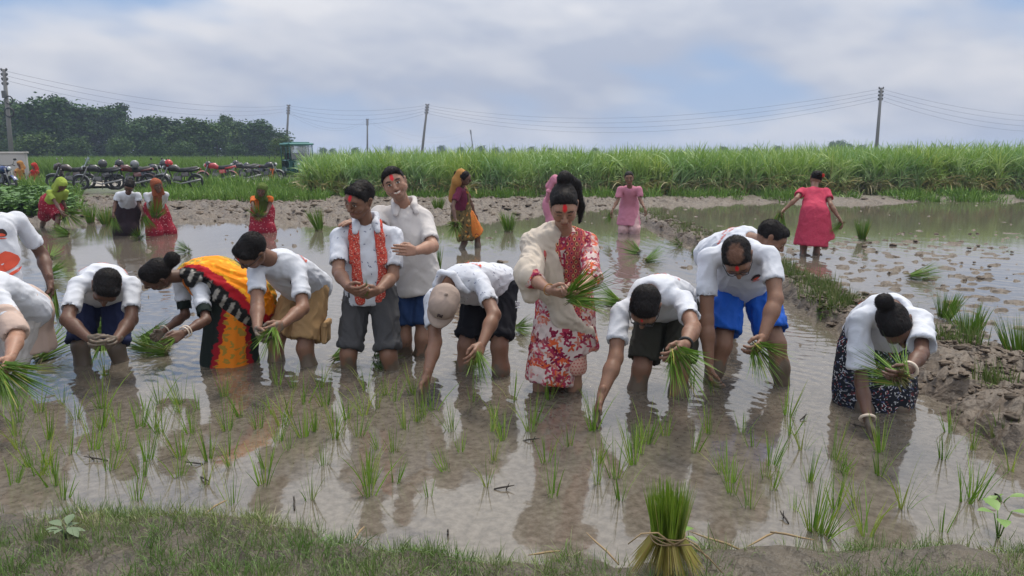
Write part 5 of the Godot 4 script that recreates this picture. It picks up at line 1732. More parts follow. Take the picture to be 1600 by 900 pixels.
	band(J, p, "sari_drape", M.brownprint, [chest(J, p, 0.09, 0.06, 0.02), chest(J, p, 0.05, -0.2, 0.14), chest(J, p, -0.08, -0.42, 0.1)], 0.11, 0.022, {"cell": 0.014})
	give(p, "orange_wrap", M.orangeprint, {"bones": [bone(J.pel + V(0.03, -0.05, 0), J.kL + V(-0.02, 0.02, 0), 0.165, 0.135, 0.05, V(0, 0, 1), 1.1, 1)], "cell": 0.016, "fold": 0.012})
	give(p, "head_veil", M.ochre, {"bones": [bone(J.head + V(-0.04, 0.05, 0), J.head + V(-0.11, -0.05, 0), 0.085, 0.075, 0.03), bone(J.head + V(-0.11, -0.05, 0), J.neck + V(-0.13, -0.16, 0.0), 0.07, 0.06, 0.03)], "cell": 0.016, "fold": 0.008})
	J = P.pink_scarf
	p = person(J, {"label": "woman under a pink shawl bending by the mud bank behind the floral dress", "skin": DARK, "fem": true, "far": true, "top": "blouse", "top_mat": M.pink, "hood": M.pink})
	far_skirt(J, p, M.pink, 0.0)
	J = P.pink_dress
	p = person(J, {"label": "woman in pink tunic and pale pink trousers standing in water before the sugar cane", "skin": BROWN, "fem": true, "far": true, "top": "tunic", "top_mat": M.pink, "hair": "knot", "sleeve": 0.8, "loose": 1.15, "legs": "trousers", "leg_mat": M.palepink, "leg_end": 1.5, "leg_loose": 1.45,
		"extra": [[V(0, 0.05, 0), V(0, -0.34, 0), 0.165, 0.215, 1.0]]})
	J = P.red_dress
	p = person(J, {"label": "woman in crimson dress seen from behind, wading with a bunch in each hand", "skin": BROWN, "fem": true, "far": true, "top": "dress", "top_mat": M.reddress, "hair": "knot", "sleeve": 0.6, "loose": 1.15, "girth": 1.12,
		"extra": [[V(0, 0.05, 0), V(-0.03, -0.40, 0.02), 0.185, 0.235, 1.2], [V(0.03, 0.0, 0), V(0.13, -0.34, 0.04), 0.17, 0.17, 1.2]]})
	var hx: Transform3D = p.get_meta("hx")
	mb = MB.new()
	for k in 5:
		mb.ball(hx * V(-0.075 + 0.012 * cos(k * 1.26), 0.055 + 0.015 * sin(k * 1.26), -0.075), Vector3.ONE * 0.017, Basis(), 8, 5)
	part("hair_ribbon", mb.mesh(), M.redcloth, p)
	# --- people at the road
	J = P.road_orange
	p = person(J, {"label": "woman in ochre wrap squatting by the road beside the woman in red", "skin": DARK, "fem": true, "far": true, "top": "blouse", "top_mat": M.ochre, "hood": M.ochre})
	give(p, "wrap", M.orangeprint, {"bones": [bone(J.pel + V(0, 0.05, 0), V(J.pel.x, 0.05, J.pel.z), 0.2, 0.27, 0.05, V(0, 0, 1), 1.1, 1)], "cell": 0.02, "fold": 0.012})
	J = P.road_red
	p = person(J, {"label": "woman in red wrap and red veil squatting by the road", "skin": DARK, "fem": true, "far": true, "top": "blouse", "top_mat": M.redcloth, "hood": M.redcloth})
	give(p, "wrap", M.redcloth, {"bones": [bone(J.pel + V(0, 0.05, 0), V(J.pel.x, 0.05, J.pel.z), 0.2, 0.27, 0.05, V(0, 0, 1), 1.1, 1)], "cell": 0.02, "fold": 0.012})
	J = P.road_child
	p = person(J, {"label": "child in orange vest squatting between the motorcycles and the green three-wheeler", "skin": DARK, "far": true, "top": "vest", "top_mat": M.orange, "sleeve": 0.3, "legs": "trousers", "leg_mat": M.ochre, "leg_end": 1.2, "hair": "crop"})

func far_skirt(J: Dictionary, who: Node3D, m: Material, end: float) -> void:
	var Q := [bone(J.pel + V(0, 0.06, 0), J.pel + V(0, -0.08, 0), 0.148, 0.155, 0.06)]
	for s in ["R", "L"]:
		var p: Vector3 = J["p" + s]
		var k: Vector3 = J["k" + s]
		var a: Vector3 = J["a" + s]
		Q.append(bone(p, k + (k - p) * (0.02 if end < 0.2 else -0.05), 0.122, 0.112, 0.10, Vector3.ZERO, 1.0, 0 if end < 0.2 else 1))
		if end < 0.2:
			Q.append(bone(k, k.lerp(a, 0.6), 0.112, 0.11, 0.10))
	give(who, "skirt", m, {"bones": Q, "cell": 0.017, "fold": 0.016, "freq": 6.0})

func collar(J: Dictionary, who: Node3D, m: Material) -> void:
	var fr: Basis = who.get_meta("fr")
	var B := []
	for s in [-1.0, 1.0]:
		B.append(bone(chest(J, who, 0.0, 0.062, -0.062), chest(J, who, s * 0.066, 0.052, -0.01), 0.024, 0.028, 0.01, fr.z, 1.4))
		B.append(bone(chest(J, who, s * 0.066, 0.052, -0.01), chest(J, who, s * 0.064, 0.008, 0.07), 0.028, 0.028, 0.01))
		B.append(bone(chest(J, who, s * 0.064, 0.008, 0.07), chest(J, who, s * 0.074, -0.036, 0.110), 0.027, 0.020, 0.01, fr.z, 1.8))
	B.append(bone(J.neck - fr.y * 0.05 + fr.z * 0.02, J.neck + fr.y * 0.14 + fr.z * 0.035, 0.055, 0.062, 0.008, Vector3.ZERO, 1.0, 0, true))
	give(who, "collar", m, {"bones": B, "cell": 0.007})

func baseball_cap(who: Node3D) -> void:
	var hx: Transform3D = who.get_meta("hx")
	var B := [bone(V(0, 0.045, -0.034), V(0, 0.05, 0.022), 0.091, 0.089, 0.02)]
	B.append(bone(V(-0.1, -0.065, 0.0), V(0.1, -0.065, 0.0), 0.1, 0.1, 0.008, V(1, 0, 0), 0.45, 0, true))
	B.append(bone(V(0, 0.145, -0.01), V(0, 0.147, -0.01), 0.009, 0.009, 0.003))
	for q in B:
		q.a = hx * q.a
		q.b = hx * q.b
		q.f = (hx.basis * q.f).normalized()
	var c := Vector3(0, 0, 0)
	give(who, "cap", M.cap, {"bones": B, "cell": 0.0048, "fold": 0.002, "freq": 16.0})
	var br := MB.new()   # the curved peak
	for ring in 5:
		for s in 15:
			var a := (s / 14.0 - 0.5) * 2.3
			var r := 0.086 + (0.074 * cos(a * 0.75)) * ring / 4.0
			for side in [0.0, 0.004]:
				br.vert(hx * V(sin(a) * minf(r, 0.1) * 0.95, 0.042 - 0.020 * ring / 4.0 - absf(sin(a)) * 0.022 * ring / 4.0 - side, 0.005 + cos(a) * r))
	for ring in 4:
		for s in 14:
			var a := (ring * 15 + s) * 2
			br.quad(a, a + 30, a + 32, a + 2)
			br.quad(a + 1, a + 3, a + 33, a + 31)
			if ring == 3:
				br.quad(a + 30, a + 31, a + 33, a + 32)
	part("cap_peak", br.mesh(), M.cap, who)
	var mb := MB.new()
	var o := hx * V(0, 0.078, 0.108)
	var bs := hx.basis.orthonormalized()
	mb.box(o + bs * V(-0.012, 0, 0.002), V(0.004, 0.011, 0.006), bs, 0.3)
	mb.box(o + bs * V(0.0, 0.0, 0.002), V(0.004, 0.012, 0.006), bs * Basis(V(0, 0, 1), 0.5), 0.3)
	mb.box(o + bs * V(0.012, 0, 0.002), V(0.004, 0.011, 0.006), bs, 0.3)
	part("cap_emblem", mb.mesh(), M.darkink, who)

func finish_people() -> void:
	for q in waiting:
		part(q[1], job_mesh(q[0]), q[2], q[3])
	for q in printed:
		var who: Node3D = q[0]
		var J: Dictionary = q[1]
		var F: Field = done[who.get_meta("topjob")][3]
		var fr: Basis = who.get_meta("fr")
		match q[2]:
			"back":
				lettering(F, who, chest(J, who, 0, -0.115, -0.10), -fr.x, -fr.y, fr.z, 0.30, [3, 5, 4, 5], 0.030, 0.05, M.ink)
				lettering(F, who, chest(J, who, 0, -0.165, -0.10), -fr.x, -fr.y, fr.z, 0.15, [4, 3], 0.022, 0.02, M.ink)
			"chest":
				emblem(F, who, chest(J, who, 0.085, -0.15, 0.1), fr.x, -fr.y, -fr.z, 0.045, M.darkink, M.ink)
			"front_big":
				emblem(F, who, chest(J, who, 0.02, -0.10, 0.1), fr.x, -fr.y, -fr.z, 0.05, M.darkink, M.ink)
				emblem(F, who, chest(J, who, 0.035, -0.27, 0.1), (fr.x + fr.y * 0.5).normalized(), (fr.x * 0.5 - fr.y).normalized(), -fr.z, 0.12, M.ink, M.ink)

func joints() -> Dictionary:
	return {
		"edge_stand": {"base": Vector3(-3.336, 0, -4.666), "pel": Vector3(0, 0.569, 0), "neck": Vector3(0, 1.048, -0.041), "head": Vector3(-0.057, 1.244, -0.008), "sR": Vector3(-0.112, 1.015, 0.046), "sL": Vector3(0.069, 1.005, -0.202), "eR": Vector3(-0.096, 0.767, 0.07), "eL": Vector3(0.108, 0.758, -0.349), "wR": Vector3(0.005, 0.589, 0.215), "wL": Vector3(0.232, 0.596, -0.204), "hR": Vector3(0.049, 0.521, 0.272), "hL": Vector3(0.235, 0.519, -0.192), "pR": Vector3(-0.082, 0.549, -0.038), "pL": Vector3(0.082, 0.549, 0.038), "kR": Vector3(-0.147, 0.157, 0.098), "kL": Vector3(0.005, 0.141, 0.101), "aR": Vector3(-0.119, -0.258, 0.035), "aL": Vector3(0.022, -0.256, -0.035), "face": Vector3(-0.3, -0.3, 0.9), "sc": 1.0},
		"edge_bend": {"base": Vector3(-3.08, 0, -4.57), "pel": Vector3(0, 0.463, 0), "neck": Vector3(0.038, 0.718, 0.393), "head": Vector3(0.067, 0.788, 0.594), "sR": Vector3(-0.094, 0.612, 0.332), "sL": Vector3(0.172, 0.619, 0.462), "eR": Vector3(-0.195, 0.356, 0.239), "eL": Vector3(0.347, 0.453, 0.624), "wR": Vector3(-0.021, 0.234, 0.371), "wL": Vector3(0.445, 0.381, 0.842), "hR": Vector3(0.06, 0.196, 0.414), "hL": Vector3(0.466, 0.338, 0.93), "pR": Vector3(-0.031, 0.443, -0.085), "pL": Vector3(0.031, 0.443, 0.085), "kR": Vector3(-0.167, 0.063, 0.03), "kL": Vector3(-0.067, 0.039, 0.143), "aR": Vector3(-0.097, -0.349, 0.074), "aL": Vector3(0.042, -0.366, 0.126), "face": Vector3(-0.7, -0.5, 0.5), "sc": 1.0},
		"blue_trousers": {"base": Vector3(-2.949, 0, -5.21), "pel": Vector3(0, 0.48, 0), "neck": Vector3(0.231, 0.637, 0.378), "head": Vector3(0.342, 0.601, 0.558), "sR": Vector3(0.105, 0.592, 0.462), "sL": Vector3(0.379, 0.565, 0.313), "eR": Vector3(0.146, 0.411, 0.685), "eL": Vector3(0.459, 0.372, 0.514), "wR": Vector3(0.344, 0.317, 0.804), "wL": Vector3(0.473, 0.295, 0.752), "hR": Vector3(0.435, 0.283, 0.831), "hL": Vector3(0.444, 0.283, 0.847), "pR": Vector3(-0.09, 0.46, 0), "pL": Vector3(0.09, 0.46, 0), "kR": Vector3(-0.055, 0.121, 0.245), "kL": Vector3(0.16, 0.09, 0.186), "aR": Vector3(-0.013, -0.295, 0.284), "aL": Vector3(0.237, -0.322, 0.156), "face": Vector3(0.05, -0.9, 0.45), "sc": 1.0},
		"sari": {"base": Vector3(-1.949, 0, -5.072), "pel": Vector3(0, 0.479, 0), "neck": Vector3(-0.277, 0.631, 0.099), "head": Vector3(-0.405, 0.648, 0.252), "sR": Vector3(-0.378, 0.567, -0.018), "sL": Vector3(-0.163, 0.539, 0.18), "eR": Vector3(-0.345, 0.327, 0.02), "eL": Vector3(-0.059, 0.368, 0.36), "wR": Vector3(-0.428, 0.247, 0.222), "wL": Vector3(-0.125, 0.328, 0.579), "hR": Vector3(-0.448, 0.225, 0.31), "hL": Vector3(-0.15, 0.313, 0.667), "pR": Vector3(-0.015, 0.459, -0.082), "pL": Vector3(0.015, 0.459, 0.082), "kR": Vector3(-0.19, 0.115, -0.017), "kL": Vector3(-0.097, 0.085, 0.1), "aR": Vector3(-0.167, -0.273, 0.018), "aL": Vector3(-0.007, -0.295, 0.082), "face": Vector3(-0.75, -0.6, 0.25), "sc": 0.93},
		"tan_shorts": {"base": Vector3(-1.462, 0, -5.17), "pel": Vector3(0, 0.511, 0), "neck": Vector3(-0.114, 0.76, 0.382), "head": Vector3(-0.173, 0.84, 0.573), "sR": Vector3(-0.208, 0.723, 0.421), "sL": Vector3(0.052, 0.669, 0.348), "eR": Vector3(-0.151, 0.505, 0.603), "eL": Vector3(0.117, 0.463, 0.542), "wR": Vector3(-0.086, 0.39, 0.816), "wL": Vector3(0.05, 0.409, 0.776), "hR": Vector3(-0.049, 0.352, 0.9), "hL": Vector3(0.016, 0.391, 0.869), "pR": Vector3(-0.074, 0.491, -0.052), "pL": Vector3(0.074, 0.491, 0.052), "kR": Vector3(-0.208, 0.131, 0.119), "kL": Vector3(0.028, 0.116, 0.235), "aR": Vector3(-0.222, -0.288, 0.116), "aL": Vector3(0.112, -0.296, 0.244), "face": Vector3(-0.55, -0.75, 0.35), "sc": 1.0},
		"scarf_man": {"base": Vector3(-0.972, 0, -4.99), "pel": Vector3(0, 0.503, 0), "neck": Vector3(-0.016, 0.973, 0.011), "head": Vector3(-0.027, 1.145, 0.139), "sR": Vector3(-0.194, 0.9, 0.061), "sL": Vector3(0.182, 0.888, -0.011), "eR": Vector3(-0.16, 0.682, 0.249), "eL": Vector3(0.174, 0.632, 0.125), "wR": Vector3(-0.049, 0.615, 0.463), "wL": Vector3(0.111, 0.576, 0.361), "hR": Vector3(0.014, 0.601, 0.539), "hL": Vector3(0.053, 0.566, 0.441), "pR": Vector3(-0.089, 0.483, -0.013), "pL": Vector3(0.089, 0.483, 0.013), "kR": Vector3(-0.144, 0.093, 0.135), "kL": Vector3(0.134, 0.093, 0.163), "aR": Vector3(-0.17, -0.32, 0.064), "aL": Vector3(0.212, -0.314, 0.096), "face": Vector3(-0.45, -0.35, 0.75), "sc": 1.0},
		"smiling_man": {"base": Vector3(-0.71, 0, -5.295), "pel": Vector3(0, 0.55, 0), "neck": Vector3(-0.061, 1.055, -0.029), "head": Vector3(-0.113, 1.233, 0.08), "sR": Vector3(-0.254, 1.012, 0.01), "sL": Vector3(0.079, 0.976, -0.038), "eR": Vector3(-0.204, 0.912, 0.155), "eL": Vector3(0.155, 0.803, 0.182), "wR": Vector3(-0.307, 1.001, 0.295), "wL": Vector3(0.06, 0.802, 0.413), "hR": Vector3(-0.379, 0.995, 0.365), "hL": Vector3(0.003, 0.817, 0.495), "pR": Vector3(-0.09, 0.53, 0.008), "pL": Vector3(0.09, 0.53, -0.008), "kR": Vector3(-0.078, 0.119, 0.096), "kL": Vector3(0.067, 0.132, 0.124), "aR": Vector3(-0.085, -0.28, -0.036), "aL": Vector3(0.025, -0.277, 0.036), "face": Vector3(0.12, -0.05, 1), "sc": 1.0},
		"cap_man": {"base": Vector3(-0.14, 0, -4.96), "pel": Vector3(0, 0.558, 0), "neck": Vector3(-0.251, 0.648, 0.387), "head": Vector3(-0.282, 0.528, 0.563), "sR": Vector3(-0.359, 0.539, 0.42), "sL": Vector3(-0.054, 0.646, 0.379), "eR": Vector3(-0.33, 0.306, 0.589), "eL": Vector3(0.032, 0.48, 0.601), "wR": Vector3(-0.367, 0.138, 0.772), "wL": Vector3(-0.039, 0.34, 0.795), "hR": Vector3(-0.389, 0.061, 0.8), "hL": Vector3(-0.061, 0.304, 0.885), "pR": Vector3(-0.087, 0.538, -0.023), "pL": Vector3(0.087, 0.538, 0.023), "kR": Vector3(-0.169, 0.167, 0.156), "kL": Vector3(0.056, 0.185, 0.249), "aR": Vector3(-0.2, -0.251, 0.127), "aL": Vector3(0.085, -0.233, 0.273), "face": Vector3(-0.2, -0.72, 0.62), "sc": 1.0},
		"floral": {"base": Vector3(0.315, 0, -4.444), "pel": Vector3(0, 0.571, 0), "neck": Vector3(-0.017, 0.984, 0.168), "head": Vector3(-0.023, 1.152, 0.284), "sR": Vector3(-0.181, 0.921, 0.171), "sL": Vector3(0.131, 0.923, 0.191), "eR": Vector3(-0.201, 0.758, 0.392), "eL": Vector3(0.125, 0.774, 0.422), "wR": Vector3(-0.105, 0.725, 0.606), "wL": Vector3(0.049, 0.722, 0.641), "hR": Vector3(-0.049, 0.723, 0.683), "hL": Vector3(-0.008, 0.719, 0.717), "pR": Vector3(-0.085, 0.551, 0), "pL": Vector3(0.086, 0.551, 0), "kR": Vector3(-0.12, 0.167, 0.105), "kL": Vector3(0.071, 0.166, 0.105), "aR": Vector3(-0.154, -0.216, 0), "aL": Vector3(0.056, -0.219, 0), "face": Vector3(0, -0.55, 0.85), "sc": 0.95},
		"olive_shorts": {"base": Vector3(0.992, 0, -4.564), "pel": Vector3(0, 0.518, 0), "neck": Vector3(-0.2, 0.664, 0.4), "head": Vector3(-0.26, 0.619, 0.601), "sR": Vector3(-0.37, 0.532, 0.403), "sL": Vector3(-0.015, 0.618, 0.453), "eR": Vector3(-0.413, 0.319, 0.594), "eL": Vector3(-0.023, 0.527, 0.728), "wR": Vector3(-0.508, 0.159, 0.761), "wL": Vector3(-0.118, 0.489, 0.956), "hR": Vector3(-0.53, 0.087, 0.784), "hL": Vector3(-0.173, 0.46, 1.035), "pR": Vector3(-0.088, 0.498, -0.019), "pL": Vector3(0.088, 0.498, 0.019), "kR": Vector3(-0.189, 0.136, 0.169), "kL": Vector3(0.028, 0.158, 0.257), "aR": Vector3(-0.255, -0.278, 0.146), "aL": Vector3(0.009, -0.26, 0.294), "face": Vector3(-0.2, -0.9, 0.35), "sc": 1.0},
		"blue_shorts": {"base": Vector3(1.505, 0, -4.736), "pel": Vector3(0, 0.619, 0), "neck": Vector3(-0.143, 0.878, 0.366), "head": Vector3(-0.217, 0.86, 0.567), "sR": Vector3(-0.324, 0.818, 0.326), "sL": Vector3(0.013, 0.851, 0.453), "eR": Vector3(-0.332, 0.456, 0.407), "eL": Vector3(-0.007, 0.628, 0.636), "wR": Vector3(-0.325, 0.199, 0.485), "wL": Vector3(-0.109, 0.434, 0.758), "hR": Vector3(-0.314, 0.098, 0.52), "hL": Vector3(-0.159, 0.388, 0.831), "pR": Vector3(-0.09, 0.599, 0.005), "pL": Vector3(0.09, 0.599, -0.005), "kR": Vector3(-0.171, 0.245, 0.215), "kL": Vector3(0.162, 0.262, 0.234), "aR": Vector3(-0.276, -0.161, 0.214), "aL": Vector3(0.237, -0.15, 0.266), "face": Vector3(-0.05, -0.8, 0.5), "sc": 1.0},
		"hidden_man": {"base": Vector3(1.6, 0, -5.742), "pel": Vector3(0, 0.673, 0), "neck": Vector3(0.118, 0.838, 0.424), "head": Vector3(0.207, 0.86, 0.618), "sR": Vector3(0.072, 0.765, 0.582), "sL": Vector3(0.251, 0.796, 0.31), "eR": Vector3(0.099, 0.585, 0.807), "eL": Vector3(0.334, 0.55, 0.182), "wR": Vector3(0.073, 0.475, 1.031), "wL": Vector3(0.342, 0.416, 0.393), "hR": Vector3(0.065, 0.431, 1.12), "hL": Vector3(0.358, 0.324, 0.419), "pR": Vector3(-0.031, 0.653, 0.085), "pL": Vector3(0.031, 0.653, -0.085), "kR": Vector3(0.083, 0.251, 0.132), "kL": Vector3(0.193, 0.267, -0.056), "aR": Vector3(-0.01, -0.157, 0.105), "aL": Vector3(0.151, -0.148, -0.105), "face": Vector3(0.8, -0.55, 0.2), "sc": 1.0},
		"right_woman": {"base": Vector3(2.129, 0, -4.202), "pel": Vector3(0, 0.377, 0), "neck": Vector3(-0.096, 0.642, 0.347), "head": Vector3(-0.163, 0.58, 0.529), "sR": Vector3(-0.243, 0.553, 0.296), "sL": Vector3(-0.011, 0.597, 0.488), "eR": Vector3(-0.248, 0.23, 0.397), "eL": Vector3(-0.122, 0.481, 0.713), "wR": Vector3(-0.279, 0.071, 0.571), "wL": Vector3(-0.279, 0.443, 0.886), "hR": Vector3(-0.277, -0.004, 0.602), "hL": Vector3(-0.35, 0.432, 0.949), "pR": Vector3(-0.085, 0.357, 0.007), "pL": Vector3(0.085, 0.357, -0.007), "kR": Vector3(-0.114, 0.006, 0.195), "kL": Vector3(0.088, 0.009, 0.187), "aR": Vector3(-0.167, -0.389, 0.18), "aL": Vector3(0.071, -0.39, 0.18), "face": Vector3(0.1, -0.75, 0.55), "sc": 0.95},
		"yellow_veil": {"base": Vector3(-8.872, 0, -14.231), "pel": Vector3(0, 0.481, 0), "neck": Vector3(0.279, 0.736, 0.21), "head": Vector3(0.412, 0.859, 0.288), "sR": Vector3(0.196, 0.706, 0.353), "sL": Vector3(0.362, 0.706, 0.066), "eR": Vector3(0.361, 0.51, 0.426), "eL": Vector3(0.205, 0.515, -0.035), "wR": Vector3(0.504, 0.376, 0.548), "wL": Vector3(0.252, 0.354, -0.05), "hR": Vector3(0.554, 0.308, 0.585), "hL": Vector3(0.258, 0.28, -0.048), "pR": Vector3(-0.041, 0.461, 0.072), "pL": Vector3(0.041, 0.461, -0.072), "kR": Vector3(-0.234, 0.187, -0.121), "kL": Vector3(0.212, 0.214, 0.172), "aR": Vector3(-0.508, -0.1, -0.365), "aL": Vector3(0.207, -0.121, 0.365), "face": Vector3(0.6, -0.7, 0.3), "sc": 0.92},
		"dark_skirt": {"base": Vector3(-6.85, 0, -13.151), "pel": Vector3(0, 0.486, 0), "neck": Vector3(0.184, 0.751, 0.288), "head": Vector3(0.279, 0.877, 0.407), "sR": Vector3(0.019, 0.721, 0.302), "sL": Vector3(0.349, 0.721, 0.274), "eR": Vector3(-0.029, 0.577, 0.338), "eL": Vector3(0.362, 0.573, 0.277), "wR": Vector3(0.006, 0.413, 0.495), "wL": Vector3(0.474, 0.428, 0.417), "hR": Vector3(-0.006, 0.337, 0.508), "hL": Vector3(0.488, 0.34, 0.417), "pR": Vector3(-0.082, 0.466, 0.007), "pL": Vector3(0.082, 0.466, -0.007), "kR": Vector3(-0.116, 0.088, 0.078), "kL": Vector3(0.086, 0.102, 0.123), "aR": Vector3(-0.165, -0.273, -0.052), "aL": Vector3(0.072, -0.277, 0.052), "face": Vector3(0.1, -0.7, 0.7), "sc": 0.92},
		"red_scarf": {"base": Vector3(-6.379, 0, -13.206), "pel": Vector3(0, 0.436, 0), "neck": Vector3(0.16, 0.746, 0.256), "head": Vector3(0.239, 0.884, 0.373), "sR": Vector3(0.033, 0.716, 0.362), "sL": Vector3(0.287, 0.716, 0.149), "eR": Vector3(0.096, 0.552, 0.343), "eL": Vector3(0.141, 0.54, 0.012), "wR": Vector3(0.198, 0.408, 0.491), "wL": Vector3(0.153, 0.381, 0.019), "hR": Vector3(0.256, 0.369, 0.55), "hL": Vector3(0.151, 0.324, 0.025), "pR": Vector3(-0.063, 0.416, 0.053), "pL": Vector3(0.063, 0.416, -0.053), "kR": Vector3(0.046, 0.079, 0.207), "kL": Vector3(0.175, 0.046, -0.056), "aR": Vector3(0.028, -0.307, 0.211), "aL": Vector3(0.154, -0.307, -0.211), "face": Vector3(0.7, -0.15, 0.7), "sc": 0.92},
		"orange_blouse": {"base": Vector3(-4.611, 0, -13.637), "pel": Vector3(0, 0.427, 0), "neck": Vector3(0.118, 0.659, 0.345), "head": Vector3(0.172, 0.791, 0.482), "sR": Vector3(-0.047, 0.629, 0.331), "sL": Vector3(0.283, 0.629, 0.36), "eR": Vector3(0.027, 0.537, 0.57), "eL": Vector3(0.268, 0.535, 0.371), "wR": Vector3(0.129, 0.403, 0.727), "wL": Vector3(0.26, 0.389, 0.548), "hR": Vector3(0.179, 0.352, 0.785), "hL": Vector3(0.248, 0.338, 0.624), "pR": Vector3(-0.082, 0.407, -0.007), "pL": Vector3(0.082, 0.407, 0.007), "kR": Vector3(-0.099, 0.035, 0.097), "kL": Vector3(0.121, 0.035, 0.105), "aR": Vector3(-0.098, -0.339, 0), "aL": Vector3(0.176, -0.333, 0), "face": Vector3(0.1, -0.3, 0.9), "sc": 0.92},
		"brown_sari": {"base": Vector3(-0.766, 0, -11.305), "pel": Vector3(0, 0.514, 0), "neck": Vector3(-0.002, 0.922, 0.182), "head": Vector3(0.055, 1.078, 0.3), "sR": Vector3(-0.017, 0.892, 0.352), "sL": Vector3(0.013, 0.892, 0.011), "eR": Vector3(-0.105, 0.677, 0.5), "eL": Vector3(0.121, 0.699, -0.153), "wR": Vector3(-0.053, 0.471, 0.607), "wL": Vector3(0.189, 0.502, -0.141), "hR": Vector3(-0.048, 0.413, 0.682), "hL": Vector3(0.209, 0.433, -0.135), "pR": Vector3(-0.007, 0.494, 0.085), "pL": Vector3(0.007, 0.494, -0.085), "kR": Vector3(0.04, 0.098, 0.09), "kL": Vector3(0.226, 0.16, -0.072), "aR": Vector3(-0.119, -0.268, 0.078), "aL": Vector3(0.248, -0.238, -0.078), "face": Vector3(0.9, -0.2, 0.2), "sc": 0.95},
		"pink_scarf": {"base": Vector3(0.798, 0, -14.857), "pel": Vector3(0, 0.438, 0), "neck": Vector3(-0.02, 0.734, 0.314), "head": Vector3(0.048, 0.887, 0.42), "sR": Vector3(-0.102, 0.704, 0.458), "sL": Vector3(0.063, 0.704, 0.171), "pR": Vector3(-0.041, 0.418, 0.072), "pL": Vector3(0.041, 0.418, -0.072), "kR": Vector3(0.017, 0.036, 0.086), "kL": Vector3(0.149, 0.057, 0.014), "aR": Vector3(-0.099, -0.322, 0), "aL": Vector3(0.082, -0.323, 0), "face": Vector3(0.6, -0.5, 0.4), "sc": 0.92},
		"pink_dress": {"base": Vector3(2.136, 0, -13.471), "pel": Vector3(0, 0.486, 0), "neck": Vector3(-0.042, 0.834, 0.276), "head": Vector3(-0.075, 1.007, 0.38), "sR": Vector3(-0.212, 0.804, 0.261), "sL": Vector3(0.129, 0.804, 0.291), "eR": Vector3(-0.251, 0.607, 0.268), "eL": Vector3(0.142, 0.632, 0.304), "wR": Vector3(-0.357, 0.447, 0.407), "wL": Vector3(0.194, 0.487, 0.484), "hR": Vector3(-0.39, 0.379, 0.409), "hL": Vector3(0.228, 0.42, 0.495), "pR": Vector3(-0.085, 0.466, -0.007), "pL": Vector3(0.085, 0.466, 0.007), "kR": Vector3(-0.099, 0.075, 0.073), "kL": Vector3(0.089, 0.088, 0.135), "aR": Vector3(-0.095, -0.303, -0.055), "aL": Vector3(0.111, -0.302, 0.055), "face": Vector3(-0.15, -0.2, 0.95), "sc": 0.95},
		"red_dress": {"base": Vector3(4.296, 0, -10.476), "pel": Vector3(0, 0.537, 0), "neck": Vector3(0.066, 0.923, -0.234), "head": Vector3(0.133, 1.074, -0.36), "sR": Vector3(0.234, 0.893, -0.188), "sL": Vector3(-0.103, 0.893, -0.279), "eR": Vector3(0.208, 0.721, 0.032), "eL": Vector3(-0.245, 0.805, -0.052), "wR": Vector3(0.295, 0.533, 0.16), "wL": Vector3(-0.424, 0.644, -0.03), "hR": Vector3(0.326, 0.472, 0.18), "hL": Vector3(-0.489, 0.583, 0.009), "pR": Vector3(0.084, 0.517, 0.023), "pL": Vector3(-0.084, 0.517, -0.023), "kR": Vector3(0.128, 0.146, -0.141), "kL": Vector3(-0.093, 0.112, -0.063), "aR": Vector3(0.118, -0.259, -0.1), "aL": Vector3(-0.155, -0.256, 0.1), "face": Vector3(0.2, -0.15, -0.9), "sc": 0.97},
		"road_orange": {"base": Vector3(-20.591, 0, -31.081), "pel": Vector3(0, 0.424, 0), "neck": Vector3(0.207, 0.772, 0.21), "head": Vector3(0.223, 0.981, 0.196), "sR": Vector3(0.043, 0.742, 0.15), "sL": Vector3(0.371, 0.742, 0.27), "eR": Vector3(0.077, 0.62, 0.401), "eL": Vector3(0.245, 0.611, 0.055), "wR": Vector3(0.232, 0.494, 0.539), "wL": Vector3(0.275, 0.505, 0.038), "hR": Vector3(0.287, 0.417, 0.558), "hL": Vector3(0.289, 0.425, 0.032), "pR": Vector3(-0.082, 0.404, -0.03), "pL": Vector3(0.082, 0.404, 0.03), "kR": Vector3(-0.143, 0.018, 0.085), "kL": Vector3(0.019, 0.011, 0.115), "aR": Vector3(-0.132, -0.38, 0), "aL": Vector3(0.029, -0.38, 0), "face": Vector3(-0.5, -0.2, 0.8), "sc": 0.97},
		"road_red": {"base": Vector3(-19.596, 0, -30.521), "pel": Vector3(0, 0.391, 0), "neck": Vector3(0.174, 0.733, 0.209), "head": Vector3(0.216, 0.914, 0.283), "sR": Vector3(0.029, 0.703, 0.125), "sL": Vector3(0.319, 0.703, 0.293), "eR": Vector3(0.089, 0.635, 0.379), "eL": Vector3(0.222, 0.6, 0.063), "wR": Vector3(0.123, 0.513, 0.574), "wL": Vector3(0.232, 0.471, 0.061), "hR": Vector3(0.124, 0.438, 0.63), "hL": Vector3(0.226, 0.393, 0.067), "pR": Vector3(-0.072, 0.371, -0.042), "pL": Vector3(0.072, 0.371, 0.042), "kR": Vector3(-0.15, 0.004, 0.068), "kL": Vector3(0.001, -0.007, 0.11), "aR": Vector3(-0.125, -0.38, 0), "aL": Vector3(0.033, -0.381, 0), "face": Vector3(-0.5, -0.3, 0.8), "sc": 0.93},
